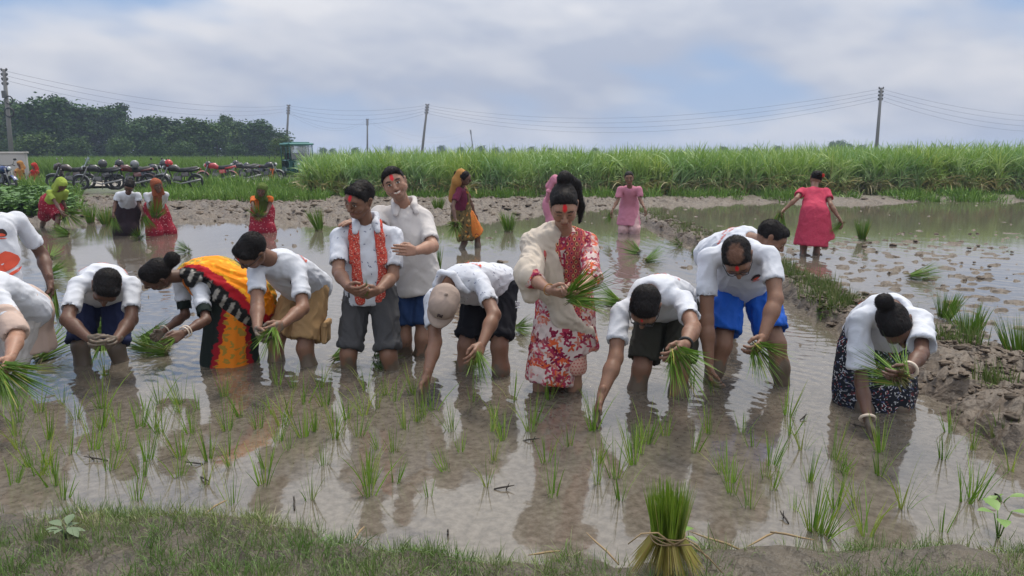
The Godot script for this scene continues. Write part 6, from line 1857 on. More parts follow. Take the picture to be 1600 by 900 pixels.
		"road_child": {"base": Vector3(-11.289, 0, -34.92), "pel": Vector3(0, 0.417, 0), "neck": Vector3(0.013, 0.683, -0.01), "head": Vector3(0.018, 0.801, -0.014), "sR": Vector3(0.148, 0.653, -0.01), "sL": Vector3(-0.122, 0.653, -0.01), "eR": Vector3(0.128, 0.565, -0.002), "eL": Vector3(-0.115, 0.565, -0.01), "wR": Vector3(0.123, 0.446, 0.004), "wL": Vector3(-0.12, 0.446, -0.005), "hR": Vector3(0.12, 0.387, 0.006), "hL": Vector3(-0.123, 0.387, -0.002), "pR": Vector3(0.068, 0.397, 0), "pL": Vector3(-0.068, 0.397, 0), "kR": Vector3(0.051, 0.093, -0.083), "kL": Vector3(-0.076, 0.093, -0.083), "aR": Vector3(0.035, -0.211, 0), "aL": Vector3(-0.085, -0.211, 0), "face": Vector3(0, 0, -1), "sc": 0.75},
	}

# ---------------------------------------------------------------- the place
func seg_dist(p: Vector2, pts: Array) -> Array:   # distance to a polyline of [x, z, half width, height] and the blended width and height
	var best := 1e9
	var wv := 1.0
	var hv := 0.0
	for k in pts.size() - 1:
		var a := Vector2(pts[k][0], pts[k][1])
		var b := Vector2(pts[k + 1][0], pts[k + 1][1])
		var t := clampf((p - a).dot(b - a) / (b - a).length_squared(), 0.0, 1.0)
		var d := p.distance_to(a.lerp(b, t))
		if d < best:
			best = d
			wv = lerpf(pts[k][2], pts[k + 1][2], t)
			hv = lerpf(pts[k][3], pts[k + 1][3], t)
	return [best, wv, hv]

func along(pts: Array, x: float) -> float:   # polyline y at x
	if x <= pts[0][0]:
		return pts[0][1]
	for k in pts.size() - 1:
		if x < pts[k + 1][0]:
			return lerpf(pts[k][1], pts[k + 1][1], (x - pts[k][0]) / (pts[k + 1][0] - pts[k][0]))
	return pts[-1][1]

func bank_edge(x: float) -> float:
	return along(BANK, x) + 0.06 * nz.get_noise_2d(x * 3.0, 40.0) + 0.025 * nz.get_noise_2d(x * 11.0, 90.0)

func land(x: float, z: float) -> float:
	var d := -z
	var n1 := nz.get_noise_2d(x * 1.1, z * 1.1)
	var n2 := nz.get_noise_2d(x * 4.3 + 31.0, z * 4.3)
	var h := -0.11 + 0.02 * n1
	if d < 3.4:   # the grassy bank at the camera's feet
		var e := bank_edge(x) - d
		if e > -0.1:
			h = lerpf(h, 0.085 + 0.03 * n2 + 0.02 * n1, smoothstep(-0.06, 0.20, e))
		return h
	if d < 30.0 and x > 1.5:
		var q := seg_dist(Vector2(x, z), BUND)
		var s: float = 1.0 - smoothstep(0.45, 1.15, q[0] / q[1] + 0.22 * n2)
		if s > 0.0:
			var lump := absf(nz.get_noise_2d(x * 9.0, z * 9.0)) * 0.10 + absf(nz.get_noise_2d(x * 21.0, z * 21.0)) * 0.05
			h = lerpf(h, q[2] * (0.75 + 0.3 * n1) + lump, s)
	# churned mud breaking the surface in the far paddy on the right, a little elsewhere
	if d > 5.0 and d < 24.0:
		var c := nz.get_noise_2d(x * 2.2 + 7.0, z * 5.0 + 3.0) + 0.5 * n2
		var wet := smoothstep(0.0, 1.5, x - 2.2 + (d - 8.0) * 0.05) * smoothstep(16.0, 11.0, d)
		var some := lerpf(0.60, 0.16, wet)
		if x < 0.0:
			some = 0.58
		if c > some:
			h = maxf(h, minf(-0.05 + (c - some) * 0.22, 0.012) + 0.022 * n2 + 0.015 * nz.get_noise_2d(x * 13.0, z * 13.0))
	# the mud bank behind and the land beyond
	var e1 := along(MUDEDGE, x) + 1.1 * nz.get_noise_2d(x * 0.35, 3.0) + 0.5 * n1
	var s1 := smoothstep(-0.6, 1.2, d - e1)
	if s1 > 0.0:
		var clod := absf(nz.get_noise_2d(x * 1.3, z * 2.6)) * 0.17 + (0.5 - absf(nz.get_noise_2d(x * 3.6, z * 6.0))) * 0.10 + nz.get_noise_2d(x * 9.0, z * 11.0) * 0.05
		var top := 0.02 + clod
		h = lerpf(h, top, s1)
	if d > 21.0:
		h = lerpf(h, 0.14 + 0.05 * n1, smoothstep(21.0, 24.5, d))
	return h

func coords(lo: float, f0: float, f1: float, hi: float, step: float, grow: float) -> PackedFloat32Array:
	var out := []
	var x := f0
	while x <= f1:
		out.append(x)
		x += step
	var s := step
	x = f1
	while x < hi:
		s *= grow
		x += s
		out.append(minf(x, hi))
	s = step
	x = f0
	while x > lo:
		s *= grow
		x -= s
		out.push_front(maxf(x, lo))
	return PackedFloat32Array(out)

func stitched(parts: Array) -> PackedFloat32Array:   # several ranges end to end, [from, to, step, growth]
	var out := []
	for q in parts:
		var x: float = q[0]
		var s: float = q[2]
		while x < q[1] - 1e-4:
			out.append(x)
			x += s
			s *= q[3]
	out.append(parts[-1][1])
	return PackedFloat32Array(out)

func mirrored(a: PackedFloat32Array, flip: bool) -> PackedFloat32Array:   # 0..far to -far..far, or to -far..near
	var out := []
	for k in range(a.size() - 1, -1, -1):
		out.append(-a[k])
	if not flip:
		for k in range(1, a.size()):
			out.append(a[k])
	return PackedFloat32Array(out)

func sheet(xs: PackedFloat32Array, zs: PackedFloat32Array, kind: int) -> ArrayMesh:
	var mb := MB.new()
	var nx := xs.size()
	for j in zs.size():
		for i in nx:
			var x := xs[i]
			var z := zs[j]
			var y := 0.0
			if kind == 0:
				y = land(x, z)
				var d := -z
				var soil := Color(0.115, 0.088, 0.064)
				var n := nz.get_noise_2d(x * 2.0, z * 2.0)
				if d > 13.0 and d < 26.0:
					soil = soil.lerp(Color(0.128, 0.102, 0.08), clampf(0.5 + n * 1.2, 0.0, 1.0))
				if d > 22.0:
					soil = soil.lerp(Color(0.075, 0.095, 0.035), clampf((d - 22.0) / 3.0 + n, 0.0, 1.0))
				if d < 3.2:
					soil = Color(0.082, 0.066, 0.045)
				mb.col = soil
			else:
				var d := -z
				var amp := 0.0005 + 0.0030 * smoothstep(3.6, 5.2, d + 0.5 * nz.get_noise_2d(x * 0.6, z * 0.6)) * smoothstep(18.0, 7.0, d)
				y = amp * (nz.get_noise_2d(x * 5.5, z * 13.0) + 0.6 * nz.get_noise_2d(x * 12.0 + 5.0, z * 25.0))
				for q in RINGS:   # small waves round the legs
					var r := Vector2(x - q[0], z - q[1]).length()
					if r < 0.75:
						y += 0.0026 * sin(r * 62.0 + q[0] * 7.0) * (0.75 - r)
			mb.vert(Vector3(x, y, z), Vector2(x, z))
	for j in zs.size() - 1:
		for i in nx - 1:
			var a := j * nx + i
			mb.quad(a, a + nx, a + nx + 1, a + 1)
	return mb.mesh()

func noise_tex(freq: float, size: int, normal: bool, strength := 4.0, ramp: Gradient = null, seed_ := 3, kind := FastNoiseLite.TYPE_SIMPLEX_SMOOTH) -> NoiseTexture2D:
	var t := NoiseTexture2D.new()
	t.width = size
	t.height = size
	t.seamless = true
	var n := FastNoiseLite.new()
	n.seed = seed_
	n.noise_type = kind
	n.frequency = freq
	n.fractal_octaves = 5
	t.noise = n
	t.as_normal_map = normal
	t.bump_strength = strength
	if ramp:
		t.color_ramp = ramp
	return t

func ramp(a: Color, b: Color, c: Color) -> Gradient:
	var g := Gradient.new()
	g.offsets = PackedFloat32Array([0.2, 0.5, 0.8])
	g.colors = PackedColorArray([a.linear_to_srgb(), b.linear_to_srgb(), c.linear_to_srgb()])
	return g

func sky_image() -> Image:
	var W := 2048
	var Hh := 1024
	var im := Image.create(W, Hh, false, Image.FORMAT_RGBF)
	var cl := FastNoiseLite.new()
	cl.noise_type = FastNoiseLite.TYPE_SIMPLEX_SMOOTH
	cl.frequency = 0.55
	cl.fractal_octaves = 5
	cl.fractal_gain = 0.52
	cl.seed = 21
	var data := PackedFloat32Array()
	data.resize(W * Hh * 3)
	var id := WorkerThreadPool.add_group_task(func(y): sky_row(y, W, Hh, cl, data, im), Hh, 4, true)
	WorkerThreadPool.wait_for_group_task_completion(id)
	return im

func sky_row(y: int, W: int, Hh: int, cl: FastNoiseLite, _data: PackedFloat32Array, im: Image) -> void:
	var el := PI * (0.5 - (y + 0.5) / Hh)
	if el < -0.02:
		for x in W:
			im.set_pixel(x, y, Color(0.20, 0.19, 0.17))
		return
	var se := maxf(sin(el), 0.0)
	for x in W:
		var az := TAU * (x + 0.5) / W
		var d := Vector3(-sin(az), 0, cos(az)) * cos(el)
		var wx := d.x * 3.4 - se * 2.2   # cloud banks slant up to one side
		var lens := cl.get_noise_3d(wx, se * 9.0, d.z * 3.4)
		var above := cl.get_noise_3d(wx + 0.06, se * 9.0 + 0.34, d.z * 3.4)
		var fine := clampf((lens - above) * 1.5, -0.6, 0.6) + 0.35 * cl.get_noise_3d(wx * 3.0 + 40.0, se * 22.0, d.z * 9.0)
		var gap := smoothstep(0.1, 0.6, d.x) * 0.34   # the cloud deck opens towards the east
		var cov := clampf(0.78 - gap * smoothstep(0.04, 0.2, se) + lens * 0.8, 0.0, 1.0)
		var up := smoothstep(0.05, 0.8, se)
		var blue := Color(0.175, 0.265, 0.415).lerp(Color(0.14, 0.25, 0.49), up)
		var pale := Color(0.28, 0.315, 0.385)
		blue = blue.lerp(pale, exp(-se * 7.0) * 0.75)
		# thin and thick cloud: bright where it thins at the rims, blue-grey underneath
		var bright := Color(0.375, 0.385, 0.42).lerp(Color(1.12, 1.11, 1.09), up)
		var base := Color(0.25, 0.28, 0.35).lerp(Color(0.88, 0.89, 0.91), up)
		var shade := clampf(0.46 + fine * 1.25 - (cov - 0.75) * 0.7, 0.0, 1.0)
		var c := blue.lerp(base.lerp(bright, shade), smoothstep(0.30, 0.72, cov))
		im.set_pixel(x, y, c)

func leaf_cloud(mb: MB, clumps: Array, per: int, size: float, cols: Array) -> void:
	for cpt in clumps:
		for k in per:
			var o: Vector3 = Vector3(rnd.randfn(), rnd.randfn(), rnd.randfn()) * cpt[1] * 0.5
			var d := Vector3(rnd.randf_range(-1, 1), rnd.randf_range(-0.9, 0.5), rnd.randf_range(-1, 1)).normalized()
			var sd := d.cross(Vector3(rnd.randf_range(-1, 1), rnd.randf_range(-1, 1), rnd.randf_range(-1, 1))).normalized()
			var l := size * rnd.randf_range(0.6, 1.5)
			var p: Vector3 = cpt[0] + o * Vector3(1, 0.75, 1)
			mb.col = cols[rnd.randi() % cols.size()]
			var a := mb.vert(p)
			mb.vert(p + d * l * 0.5 + sd * l * 0.26)
			mb.vert(p + d * l)
			mb.vert(p + d * l * 0.5 - sd * l * 0.26)
			mb.quad(a, a + 1, a + 2, a + 3)

func tree_kind(seed_: int, high: float, wide: float, bamboo: bool) -> Array:
	rnd.seed = seed_
	var tr := MB.new()
	var cr := MB.new()
	var clumps := []
	var stems := 7 if bamboo else 3
	for s in stems:
		var a := TAU * s / stems + rnd.randf()
		var lean := rnd.randf_range(0.15, 0.55) * wide
		var top := Vector3(cos(a) * lean, high * rnd.randf_range(0.72, 0.97), sin(a) * lean)
		var foot := Vector3(cos(a) * 0.25, -0.2, sin(a) * 0.25)
		var mid := foot.lerp(top, 0.55) - Vector3(cos(a), 0, sin(a)) * lean * 0.25
		tr.tube([foot, mid, top], [0.11, 0.08, 0.02] if not bamboo else [0.05, 0.045, 0.015], 6)
		for k in 4:   # limbs
			var p := mid.lerp(top, 0.15 + 0.22 * k)
			var b := rnd.randf() * TAU
			var e := p + Vector3(cos(b), 0.35, sin(b)) * wide * rnd.randf_range(0.25, 0.5)
			tr.tube([p, p.lerp(e, 0.5) + Vector3.UP * 0.12, e], [0.04, 0.025, 0.01], 5)
			clumps.append([e, wide * 0.30])
		clumps.append([top, wide * 0.24])
		if bamboo:
			var tip := top + Vector3(cos(a), 0.05, sin(a)) * wide * 0.28
			clumps.append([top.lerp(tip, 0.6) + Vector3.UP * 0.25, wide * 0.2])
			clumps.append([tip, wide * 0.14])
	for k in (44 if bamboo else 40):
		var a := rnd.randf() * TAU
		var hh := pow(rnd.randf(), 1.4) * 0.85 + 0.02
		var r := wide * 0.62 * sqrt(rnd.randf()) * (1.0 - 0.45 * hh * hh)
		clumps.append([Vector3(cos(a) * r, hh * high, sin(a) * r), wide * rnd.randf_range(0.2, 0.36)])
	tr.col = Color(0.06, 0.055, 0.04)
	leaf_cloud(cr, clumps, 92, 0.40, [Color(0.040, 0.088, 0.020), Color(0.060, 0.115, 0.026), Color(0.028, 0.064, 0.017), Color(0.075, 0.135, 0.032)])
	return [tr.mesh(), cr.mesh(false)]

func grass_clump(seed_: int, n: int, spread: float, l0: float, l1: float, width: float, droop: float, cols: Array, steps := 3) -> ArrayMesh:
	rnd.seed = seed_
	var mb := MB.new()
	for k in n:
		var a := rnd.randf() * TAU
		var r := spread * sqrt(rnd.randf())
		var lean := rnd.randf_range(0.03, 0.36)
		mb.col = cols[rnd.randi() % cols.size()] * rnd.randf_range(0.8, 1.2)
		mb.blade(Vector3(cos(a) * r, 0, sin(a) * r), Vector3(cos(a + rnd.randf_range(-1, 1)) * lean, 1, sin(a + rnd.randf_range(-1, 1)) * lean).normalized(), droop * rnd.randf_range(0.3, 1.4), rnd.randf_range(l0, l1), width * rnd.randf_range(0.7, 1.2), steps)
	return mb.mesh(false)

# seedlings with their pale feet and muddy roots, tied in the hand at the origin, tips along +y
func bunch_mesh(seed_: int, n: int, length: float, fan: float, droop: float, root: float) -> ArrayMesh:
	rnd.seed = seed_
	var mb := MB.new()
	for k in n:
		var a := rnd.randf() * TAU
		var r := 0.022 * sqrt(rnd.randf()) * (n / 90.0 + 0.5)
		var f := fan * sqrt(rnd.randf())
		var d := Vector3(cos(a) * f, 1, sin(a) * f).normalized()
		var g := rnd.randf()
		mb.col = Color(0.060, 0.135, 0.012).lerp(Color(0.145, 0.25, 0.028), g)
		if g > 0.93:
			mb.col = Color(0.30, 0.27, 0.06)
		mb.blade(Vector3(cos(a) * r, -0.01, sin(a) * r), d, droop * rnd.randf_range(0.4, 1.3), length * rnd.randf_range(0.65, 1.1), 0.0055, 4)
	for k in n / 2:
		var a := rnd.randf() * TAU
		var r := 0.02 * sqrt(rnd.randf()) * (n / 90.0 + 0.5)
		mb.col = Color(0.20, 0.19, 0.07).lerp(Color(0.09, 0.07, 0.045), rnd.randf())
		mb.blade(Vector3(cos(a) * r, 0.0, sin(a) * r), Vector3(cos(a) * 0.35, -1, sin(a) * 0.35).normalized(), 0.0, root * rnd.randf_range(0.6, 1.2), 0.005, 2)
	return mb.mesh(false)

func scatter(called: String, meshes: Array, m: Material, spots: Array, label: String, category: String) -> Node3D:
	var root := Node3D.new()
	root.name = numbered(called)
	add_child(root)
	root.set_meta("kind", "stuff")
	root.set_meta("label", label)
	root.set_meta("category", category)
	for k in meshes.size():
		var mine := []
		for j in range(k, spots.size(), meshes.size()):
			mine.append(spots[j])
		var mm := MultiMesh.new()
		mm.transform_format = MultiMesh.TRANSFORM_3D
		mm.use_colors = true
		mm.mesh = meshes[k]
		mm.instance_count = mine.size()
		for j in mine.size():
			mm.set_instance_transform(j, mine[j][0])
			mm.set_instance_color(j, mine[j][1])
		var o := MultiMeshInstance3D.new()
		o.name = "tufts"
		o.multimesh = mm
		o.material_override = m
		o.set_meta("kind", "stuff")
		root.add_child(o, true)
	return root

func turned(p: Vector3, yaw: float, s: float, tilt := 0.0) -> Transform3D:
	return Transform3D(Basis(Vector3.UP, yaw) * Basis(Vector3.RIGHT, tilt) * s, p)

func towards(p: Vector3, d: Vector3, spin: float, s: float) -> Transform3D:   # +y of the mesh turned to d
	var y := d.normalized()
	var x := y.cross(Vector3(0.3, 0.2, 1)).normalized()
	return Transform3D(Basis(x, y, x.cross(y)) * Basis(Vector3.UP, spin) * s, p)
# ---------------------------------------------------------------- road, vehicles, poles
func motorcycle(paint: Color, where: Vector3, turn: float, label: String, o := {}) -> Node3D:
	var t := thing("motorcycle", label, "motorcycle", where, turn, "motorcycles parked along the road")
	var body := mat("motorcycle_paint", paint, 0.25)
	body.clearcoat_enabled = true
	body.clearcoat = 0.6
	var mb: MB
	var r := 0.30
	for x in [-0.64, 0.64]:   # front wheel at -x
		mb = MB.new()
		mb.ring(V(x, r, 0), V(0, 0, 1), r - 0.045, 0.048, 28, 8)
		var wl := part("wheel", mb.mesh(), M.rubber, t)
		mb = MB.new()
		mb.ring(V(x, r, 0), V(0, 0, 1), r - 0.095, 0.016, 24, 6)
		mb.tube([V(x, r, -0.06), V(x, r, 0.06)], [0.05, 0.05], 10)
		part("rim", mb.mesh(), M.steel, wl)
		mb = MB.new()
		for k in 10:
			var a := TAU * k / 10
			mb.tube([V(x, r, 0.01), V(x + cos(a) * 0.205, r + sin(a) * 0.205, 0)], [0.006, 0.006], 4)
		part("spokes", mb.mesh(), M.steel, wl)
	mb = MB.new()
	mb.tube([V(-0.34, 0.86, 0), V(-0.2, 0.80, 0), V(0.15, 0.72, 0), V(0.5, 0.74, 0), V(0.72, 0.80, 0)], [0.03, 0.03, 0.03, 0.03, 0.02], 8)
	mb.tube([V(-0.34, 0.82, 0), V(-0.22, 0.38, 0), V(0.2, 0.32, 0), V(0.3, 0.70, 0)], [0.028, 0.026, 0.026, 0.026], 8)
	for s in [-0.09, 0.09]:
		mb.tube([V(0.2, 0.34, s), V(0.64, 0.30, s)], [0.024, 0.02], 6)
		mb.tube([V(0.62, 0.32, s), V(0.48, 0.72, s)], [0.028, 0.022], 6)
	part("frame", mb.mesh(), M.rubber, t)
	mb = MB.new()
	for s in [-0.085, 0.085]:
		mb.tube([V(-0.64, 0.30, s), V(-0.48, 0.62, s), V(-0.36, 0.90, s)], [0.028, 0.026, 0.022], 7)
	part("fork", mb.mesh(), M.steel, t)
	mb = MB.new()
	mb.tube([V(-0.36, 0.80, 0), V(-0.26, 0.85, 0), V(-0.08, 0.86, 0), V(0.08, 0.76, 0), V(0.14, 0.72, 0)], [0.06, 0.135, 0.145, 0.09, 0.04], 14)
	part("fuel_tank", mb.mesh(), body, t)
	mb = MB.new()
	mb.tube([V(0.08, 0.775, 0), V(0.3, 0.765, 0), V(0.52, 0.80, 0), V(0.74, 0.845, 0), V(0.80, 0.86, 0)], [0.08, 0.105, 0.105, 0.09, 0.03], 12)
	part("seat", mb.mesh(), M.rubber, t)
	mb = MB.new()
	mb.box(V(-0.02, 0.44, 0), V(0.15, 0.10, 0.11), Basis(), 0.3)
	for k in 5:
		mb.box(V(-0.10 + k * 0.012, 0.56 + k * 0.026, 0), V(0.085, 0.008, 0.085), Basis(V(0, 0, 1), 0.25), 0.2)
	part("engine", mb.mesh(), M.steel_dark, t)
	mb = MB.new()
	mb.tube([V(-0.12, 0.55, 0.1), V(-0.22, 0.34, 0.14), V(0.1, 0.24, 0.16), V(0.4, 0.30, 0.17), V(0.86, 0.40, 0.18)], [0.022, 0.022, 0.026, 0.045, 0.04], 8)
	part("exhaust", mb.mesh(), M.steel, t)
	mb = MB.new()
	mb.tube([V(-0.2, 0.98, -0.36), V(-0.3, 1.02, -0.22), V(-0.37, 0.98, 0), V(-0.3, 1.02, 0.22), V(-0.2, 0.98, 0.36)], [0.018, 0.015, 0.018, 0.015, 0.018], 7)
	part("handlebar", mb.mesh(), M.rubber, t)
	for s in [-1.0, 1.0]:
		mb = MB.new()
		mb.tube([V(-0.3, 1.02, s * 0.24), V(-0.33, 1.20, s * 0.30)], [0.008, 0.007], 5)
		mb.ball(V(-0.33, 1.22, s * 0.32), V(0.018, 0.045, 0.065), Basis(), 10, 6)
		part("mirror", mb.mesh(), M.steel if o.get("bright", false) else M.rubber, t)
	mb = MB.new()
	mb.ball(V(-0.47, 0.88, 0), V(0.085, 0.095, 0.095), Basis(), 12, 8)
	var hl := part("headlight", mb.mesh(), body, t)
	mb = MB.new()
	mb.ball(V(-0.515, 0.885, 0), V(0.05, 0.075, 0.075), Basis(), 12, 8)
	part("lens", mb.mesh(), M.lens, hl)
	for x in [-0.64, 0.64]:
		mb = MB.new()
		var first := true
		var ln := -1
		for k in 9:
			var a := lerpf(0.35, 2.6, k / 8.0) if x < 0 else lerpf(0.45, 2.1, k / 8.0)
			var c := V(x, r, 0) + V(cos(a), sin(a), 0) * (r + 0.035)
			var e := mb.vert(c + V(0, -0.02, -0.075))
			mb.vert(c + V(0, 0.012, 0))
			mb.vert(c + V(0, -0.02, 0.075))
			if ln >= 0:
				mb.quad(ln, ln + 1, e + 1, e)
				mb.quad(ln + 1, ln + 2, e + 2, e + 1)
			ln = e
		part("mudguard", mb.mesh(), body, t)
	mb = MB.new()
	for s in [-1.0, 1.0]:
		mb.box(V(0.27, 0.60, s * 0.115), V(0.14, 0.085, 0.018), Basis(V(0, 0, 1), 0.12), 0.6)
		mb.tube([V(0.4, 0.74, s * 0.08), V(0.7, 0.79, s * 0.09), V(0.86, 0.86, s * 0.05)], [0.05, 0.055, 0.02], 8)
	part("side_panel", mb.mesh(), body, t)
	mb = MB.new()
	mb.ball(V(0.86, 0.80, 0), V(0.03, 0.04, 0.07), Basis(), 10, 6)
	part("tail_light", mb.mesh(), M.redplastic, t)
	mb = MB.new()
	mb.tube([V(0.1, 0.30, -0.08), V(0.05, 0.02, -0.26)], [0.014, 0.014], 6)
	part("side_stand", mb.mesh(), M.steel_dark, t)
	if o.get("screen", false):
		mb = MB.new()
		for k in 5:
			var z := -0.2 + 0.1 * k
			mb.vert(V(-0.50 + z * z * 1.8, 0.92, z))
			mb.vert(V(-0.30 + z * z * 1.8, 1.34 - z * z * 2.0, z * 0.8))
		for k in 4:
			mb.quad(k * 2, k * 2 + 2, k * 2 + 3, k * 2 + 1)
		part("windscreen", mb.mesh(), M.screen, t)
	if o.get("fairing", false):
		mb = MB.new()
		mb.tube([V(-0.55, 0.78, 0), V(-0.45, 0.92, 0), V(-0.34, 1.04, 0)], [0.06, 0.13, 0.05], 10)
		mb.box(V(-0.33, 0.55, 0), V(0.035, 0.27, 0.19), Basis(V(0, 0, 1), -0.25), 0.5)
		part("fairing", mb.mesh(), body, t)
	return t

func helmet(where: Vector3, c: Color, turn: float, label: String) -> void:
	var t := thing("helmet", label, "helmet", where, turn, "helmets left on the motorcycles")
	var m := mat("helmet_shell", c, 0.25)
	var mb := MB.new()
	mb.ball(V(0, 0.13, 0), V(0.135, 0.14, 0.125), Basis(), 16, 9, 0.0, 0.8)
	part("shell", mb.mesh(), m, t)
	mb = MB.new()
	mb.ball(V(-0.045, 0.11, 0), V(0.10, 0.062, 0.112), Basis(), 14, 8)
	part("visor", mb.mesh(), M.screen_dark, t)
	mb = MB.new()
	mb.ring(V(0, 0.018, 0), V(0, 1, 0), 0.078, 0.02, 16, 6)
	part("lining", mb.mesh(), M.rubber, t)

func three_wheeler(where: Vector3, turn: float) -> void:
	var t := thing("three_wheeler", "teal passenger three-wheeler with canvas roof half hidden by the sugar cane", "rickshaw", where, turn)
	var body := mat("teal_paint", Color(0.022, 0.105, 0.095), 0.35)
	var roof := mat("teal_canvas", Color(0.05, 0.17, 0.16), 0.7)
	var mb := MB.new()
	mb.box(V(0, 0.62, -0.2), V(0.62, 0.36, 1.0), Basis(), 0.25)
	mb.box(V(0, 0.58, 0.98), V(0.42, 0.30, 0.22), Basis(V(1, 0, 0), -0.2), 0.4)
	part("body", mb.mesh(), body, t)
	mb = MB.new()
	mb.box(V(0, 1.78, -0.1), V(0.68, 0.06, 1.22), Basis(), 0.9)
	mb.box(V(0, 1.86, -0.15), V(0.5, 0.04, 1.05), Basis(), 0.9)
	part("roof", mb.mesh(), roof, t)
	for q in [[-0.6, 1.02], [0.6, 1.02], [-0.6, 0.15], [0.6, 0.15], [-0.6, -1.12], [0.6, -1.12]]:
		mb = MB.new()
		mb.tube([V(q[0], 0.9, q[1]), V(q[0], 1.76, q[1] - 0.08)], [0.028, 0.028], 7)
		part("post", mb.mesh(), body, t)
	mb = MB.new()
	mb.box(V(0, 1.34, 1.05), V(0.54, 0.36, 0.008), Basis(V(1, 0, 0), -0.1), 0.2)
	part("windscreen", mb.mesh(), M.screen, t)
	mb = MB.new()
	mb.box(V(0, 1.02, -0.6), V(0.55, 0.3, 0.09), Basis(), 0.5)
	mb.box(V(0, 0.98, 0.1), V(0.5, 0.26, 0.08), Basis(), 0.5)
	part("seat", mb.mesh(), M.rubber, t)
	for q in [[0.0, 1.05], [-0.56, -0.75], [0.56, -0.75]]:
		mb = MB.new()
		mb.ring(V(q[0], 0.24, q[1]), V(1, 0, 0), 0.185, 0.058, 20, 8)
		var wl := part("wheel", mb.mesh(), M.rubber, t)
		mb = MB.new()
		mb.tube([V(q[0] - 0.05, 0.24, q[1]), V(q[0] + 0.05, 0.24, q[1])], [0.13, 0.13], 14)
		part("rim", mb.mesh(), M.steel, wl)
	for s in [-0.22, 0.22]:
		mb = MB.new()
		mb.ball(V(s, 0.72, 1.19), V(0.08, 0.08, 0.04), Basis(), 10, 6)
		part("headlight", mb.mesh(), M.lens, t)

func power_pole(foot: Vector3, top: Vector3, label: String, box := false) -> Node3D:
	var t := thing("power_pole", label, "pole", foot)
	var d := top - foot
	var mb := MB.new()
	mb.tube([V(0, -0.4, 0), d * 0.5, d], [0.19, 0.16, 0.125], 8)
	part("shaft", mb.mesh(), M.concrete, t)
	for k in 4:
		mb = MB.new()
		var p := d * (0.985 - 0.045 * k)
		mb.box(p + V(0, 0, 0.0), V(0.22, 0.035, 0.035), Basis(), 0.3)
		var br := part("bracket", mb.mesh(), M.steel_dark, t)
		mb = MB.new()
		for s in [-1.0, 1.0]:
			mb.tube([p + V(s * 0.2, 0.03, 0), p + V(s * 0.2, 0.10, 0), p + V(s * 0.2, 0.2, 0)], [0.06, 0.085, 0.05], 8)
		part("insulator", mb.mesh(), M.steel_dark, br)
	if box:
		mb = MB.new()
		mb.ring(d * 0.70 + V(0.25, 0, 0.1), V(0, 0, 1), 0.3, 0.05, 18, 6)
		mb.ring(d * 0.58 + V(0.2, 0, 0.1), V(0, 0, 1), 0.34, 0.07, 18, 6)
		part("cable_coil", mb.mesh(), M.rubber, t)
		mb = MB.new()
		mb.box(d * 0.755 + V(0.0, 0, 0.2), V(0.16, 0.28, 0.14), Basis(), 0.3)
		part("junction_box", mb.mesh(), M.steel_dark, t)
	return t

func cable(a: Vector3, b: Vector3, sag: float) -> void:
	var mb := MB.new()
	var pts := []
	var rad := []
	for k in 25:
		var t := k / 24.0
		pts.append(a.lerp(b, t) - a + Vector3.DOWN * sag * 4.0 * t * (1.0 - t))
		rad.append(0.009)
	mb.tube(pts, rad, 4, false)
	var o := part("power_cable", mb.mesh(), M.wire, self)
	o.position = a
	tag(o, "thin dark power cable strung between the poles across the sky", "cable", "power cables between the poles")

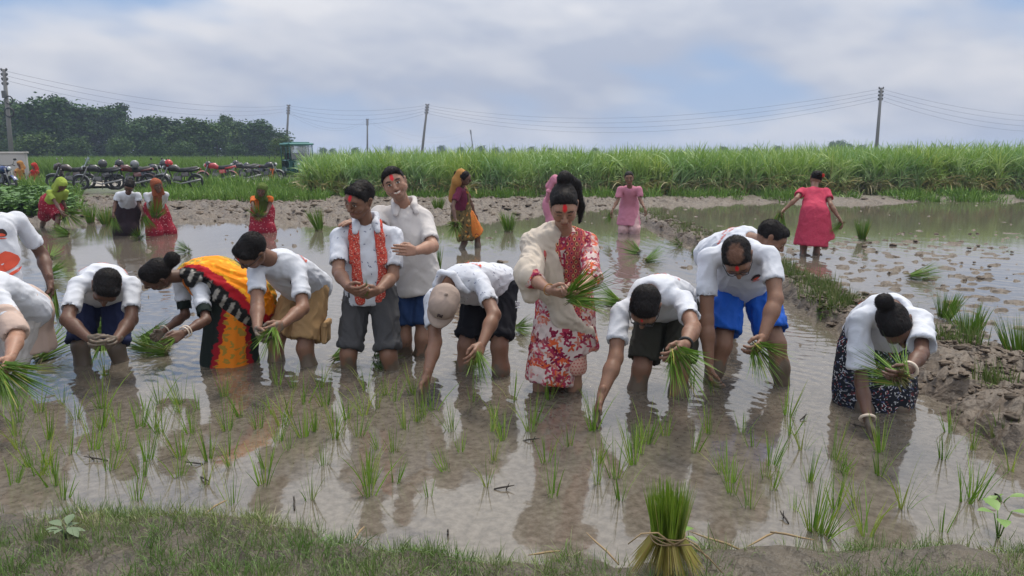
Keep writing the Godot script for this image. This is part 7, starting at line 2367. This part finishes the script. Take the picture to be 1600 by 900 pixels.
func tied_bundle(where: Vector3) -> void:
	var t := thing("seedling_bundle", "large upright bundle of rice seedlings tied with straw, standing on the grassy bank", "bundle", where)
	rnd.seed = 77
	var mb := MB.new()
	for k in 620:   # shoots above the tie
		var a := rnd.randf() * TAU
		var r := 0.05 * sqrt(rnd.randf())
		var f := 0.13 * r / 0.05
		var g := rnd.randf()
		mb.col = Color(0.10, 0.19, 0.014).lerp(Color(0.24, 0.33, 0.04), g)
		if g > 0.94:
			mb.col = Color(0.36, 0.33, 0.10)
		mb.blade(V(cos(a) * r, 0.115, sin(a) * r), V(cos(a) * f + rnd.randfn() * 0.06, 1, sin(a) * f + rnd.randfn() * 0.06).normalized(), rnd.randf_range(0.0, 0.2), rnd.randf_range(0.12, 0.205), 0.004, 3)
	part("shoots", mb.mesh(false), M.leaf, t)
	mb = MB.new()
	for k in 420:   # pale stems and roots spreading below it
		var a := rnd.randf() * TAU
		var r := 0.05 * sqrt(rnd.randf())
		var f := 0.6 * r / 0.05
		mb.col = Color(0.26, 0.25, 0.05).lerp(Color(0.33, 0.24, 0.08), rnd.randf())
		mb.blade(V(cos(a) * r, 0.128, sin(a) * r), V(cos(a) * f, -1, sin(a) * f).normalized(), -0.2, rnd.randf_range(0.10, 0.17), 0.0045, 3)
	part("stems", mb.mesh(false), M.leaf, t)
	for k in 3:
		mb = MB.new()
		var pts := []
		var rad := []
		for s in 25:
			var a := TAU * s / 24
			pts.append(V(cos(a) * 0.056, 0.122 + 0.006 * sin(a * 2.0 + k * 2.0) + k * 0.006, sin(a) * 0.056))
			rad.append(0.0027)
		mb.tube(pts, rad, 5, false)
		var e := -0.4 if k == 0 else (0.9 if k == 1 else 2.6)
		mb.tube([V(0.01, 0.125, 0.066), V(cos(e) * 0.06, 0.14 + 0.02 * k, 0.085), V(cos(e) * 0.12, 0.10 + 0.04 * k, 0.09), V(cos(e) * 0.17, 0.05 + 0.05 * k, 0.10)], [0.0032, 0.003, 0.0026, 0.002], 5)
		part("straw_tie", mb.mesh(), M.straw, t)

func broad_plant(where: Vector3, n: int, size: float, up: float, m: Material, label: String, seed_: int) -> void:
	var t := thing("weed_plant", label, "plant", where)
	rnd.seed = seed_
	for k in n:
		var a := TAU * k / n + rnd.randf()
		var st := V(cos(a) * 0.3, up, sin(a) * 0.3) * size * rnd.randf_range(0.7, 1.3)
		var mb := MB.new()
		mb.tube([Vector3.ZERO, st * 0.5 + V(0, size * 0.1, 0), st], [0.003, 0.0025, 0.002], 5)
		var stem := part("stalk", mb.mesh(), m, t)
		mb = MB.new()
		var d := V(cos(a), rnd.randf_range(-0.2, 0.5), sin(a)).normalized()
		var sd := d.cross(Vector3.UP).normalized()
		var nn := sd.cross(d)
		var l := size * rnd.randf_range(0.7, 1.2)
		for j in 6:
			var f := j / 5.0
			var wd := sin(PI * clampf(f * 0.93 + 0.05, 0, 1)) * l * 0.27
			var c := st + d * l * f - Vector3.UP * l * 0.25 * f * f
			mb.vert(c - sd * wd + nn * wd * 0.25)
			mb.vert(c)
			mb.vert(c + sd * wd + nn * wd * 0.25)
		for j in 5:
			mb.quad(j * 3, j * 3 + 1, j * 3 + 4, j * 3 + 3)
			mb.quad(j * 3 + 1, j * 3 + 2, j * 3 + 5, j * 3 + 4)
		part("leaf", mb.mesh(), m, stem)
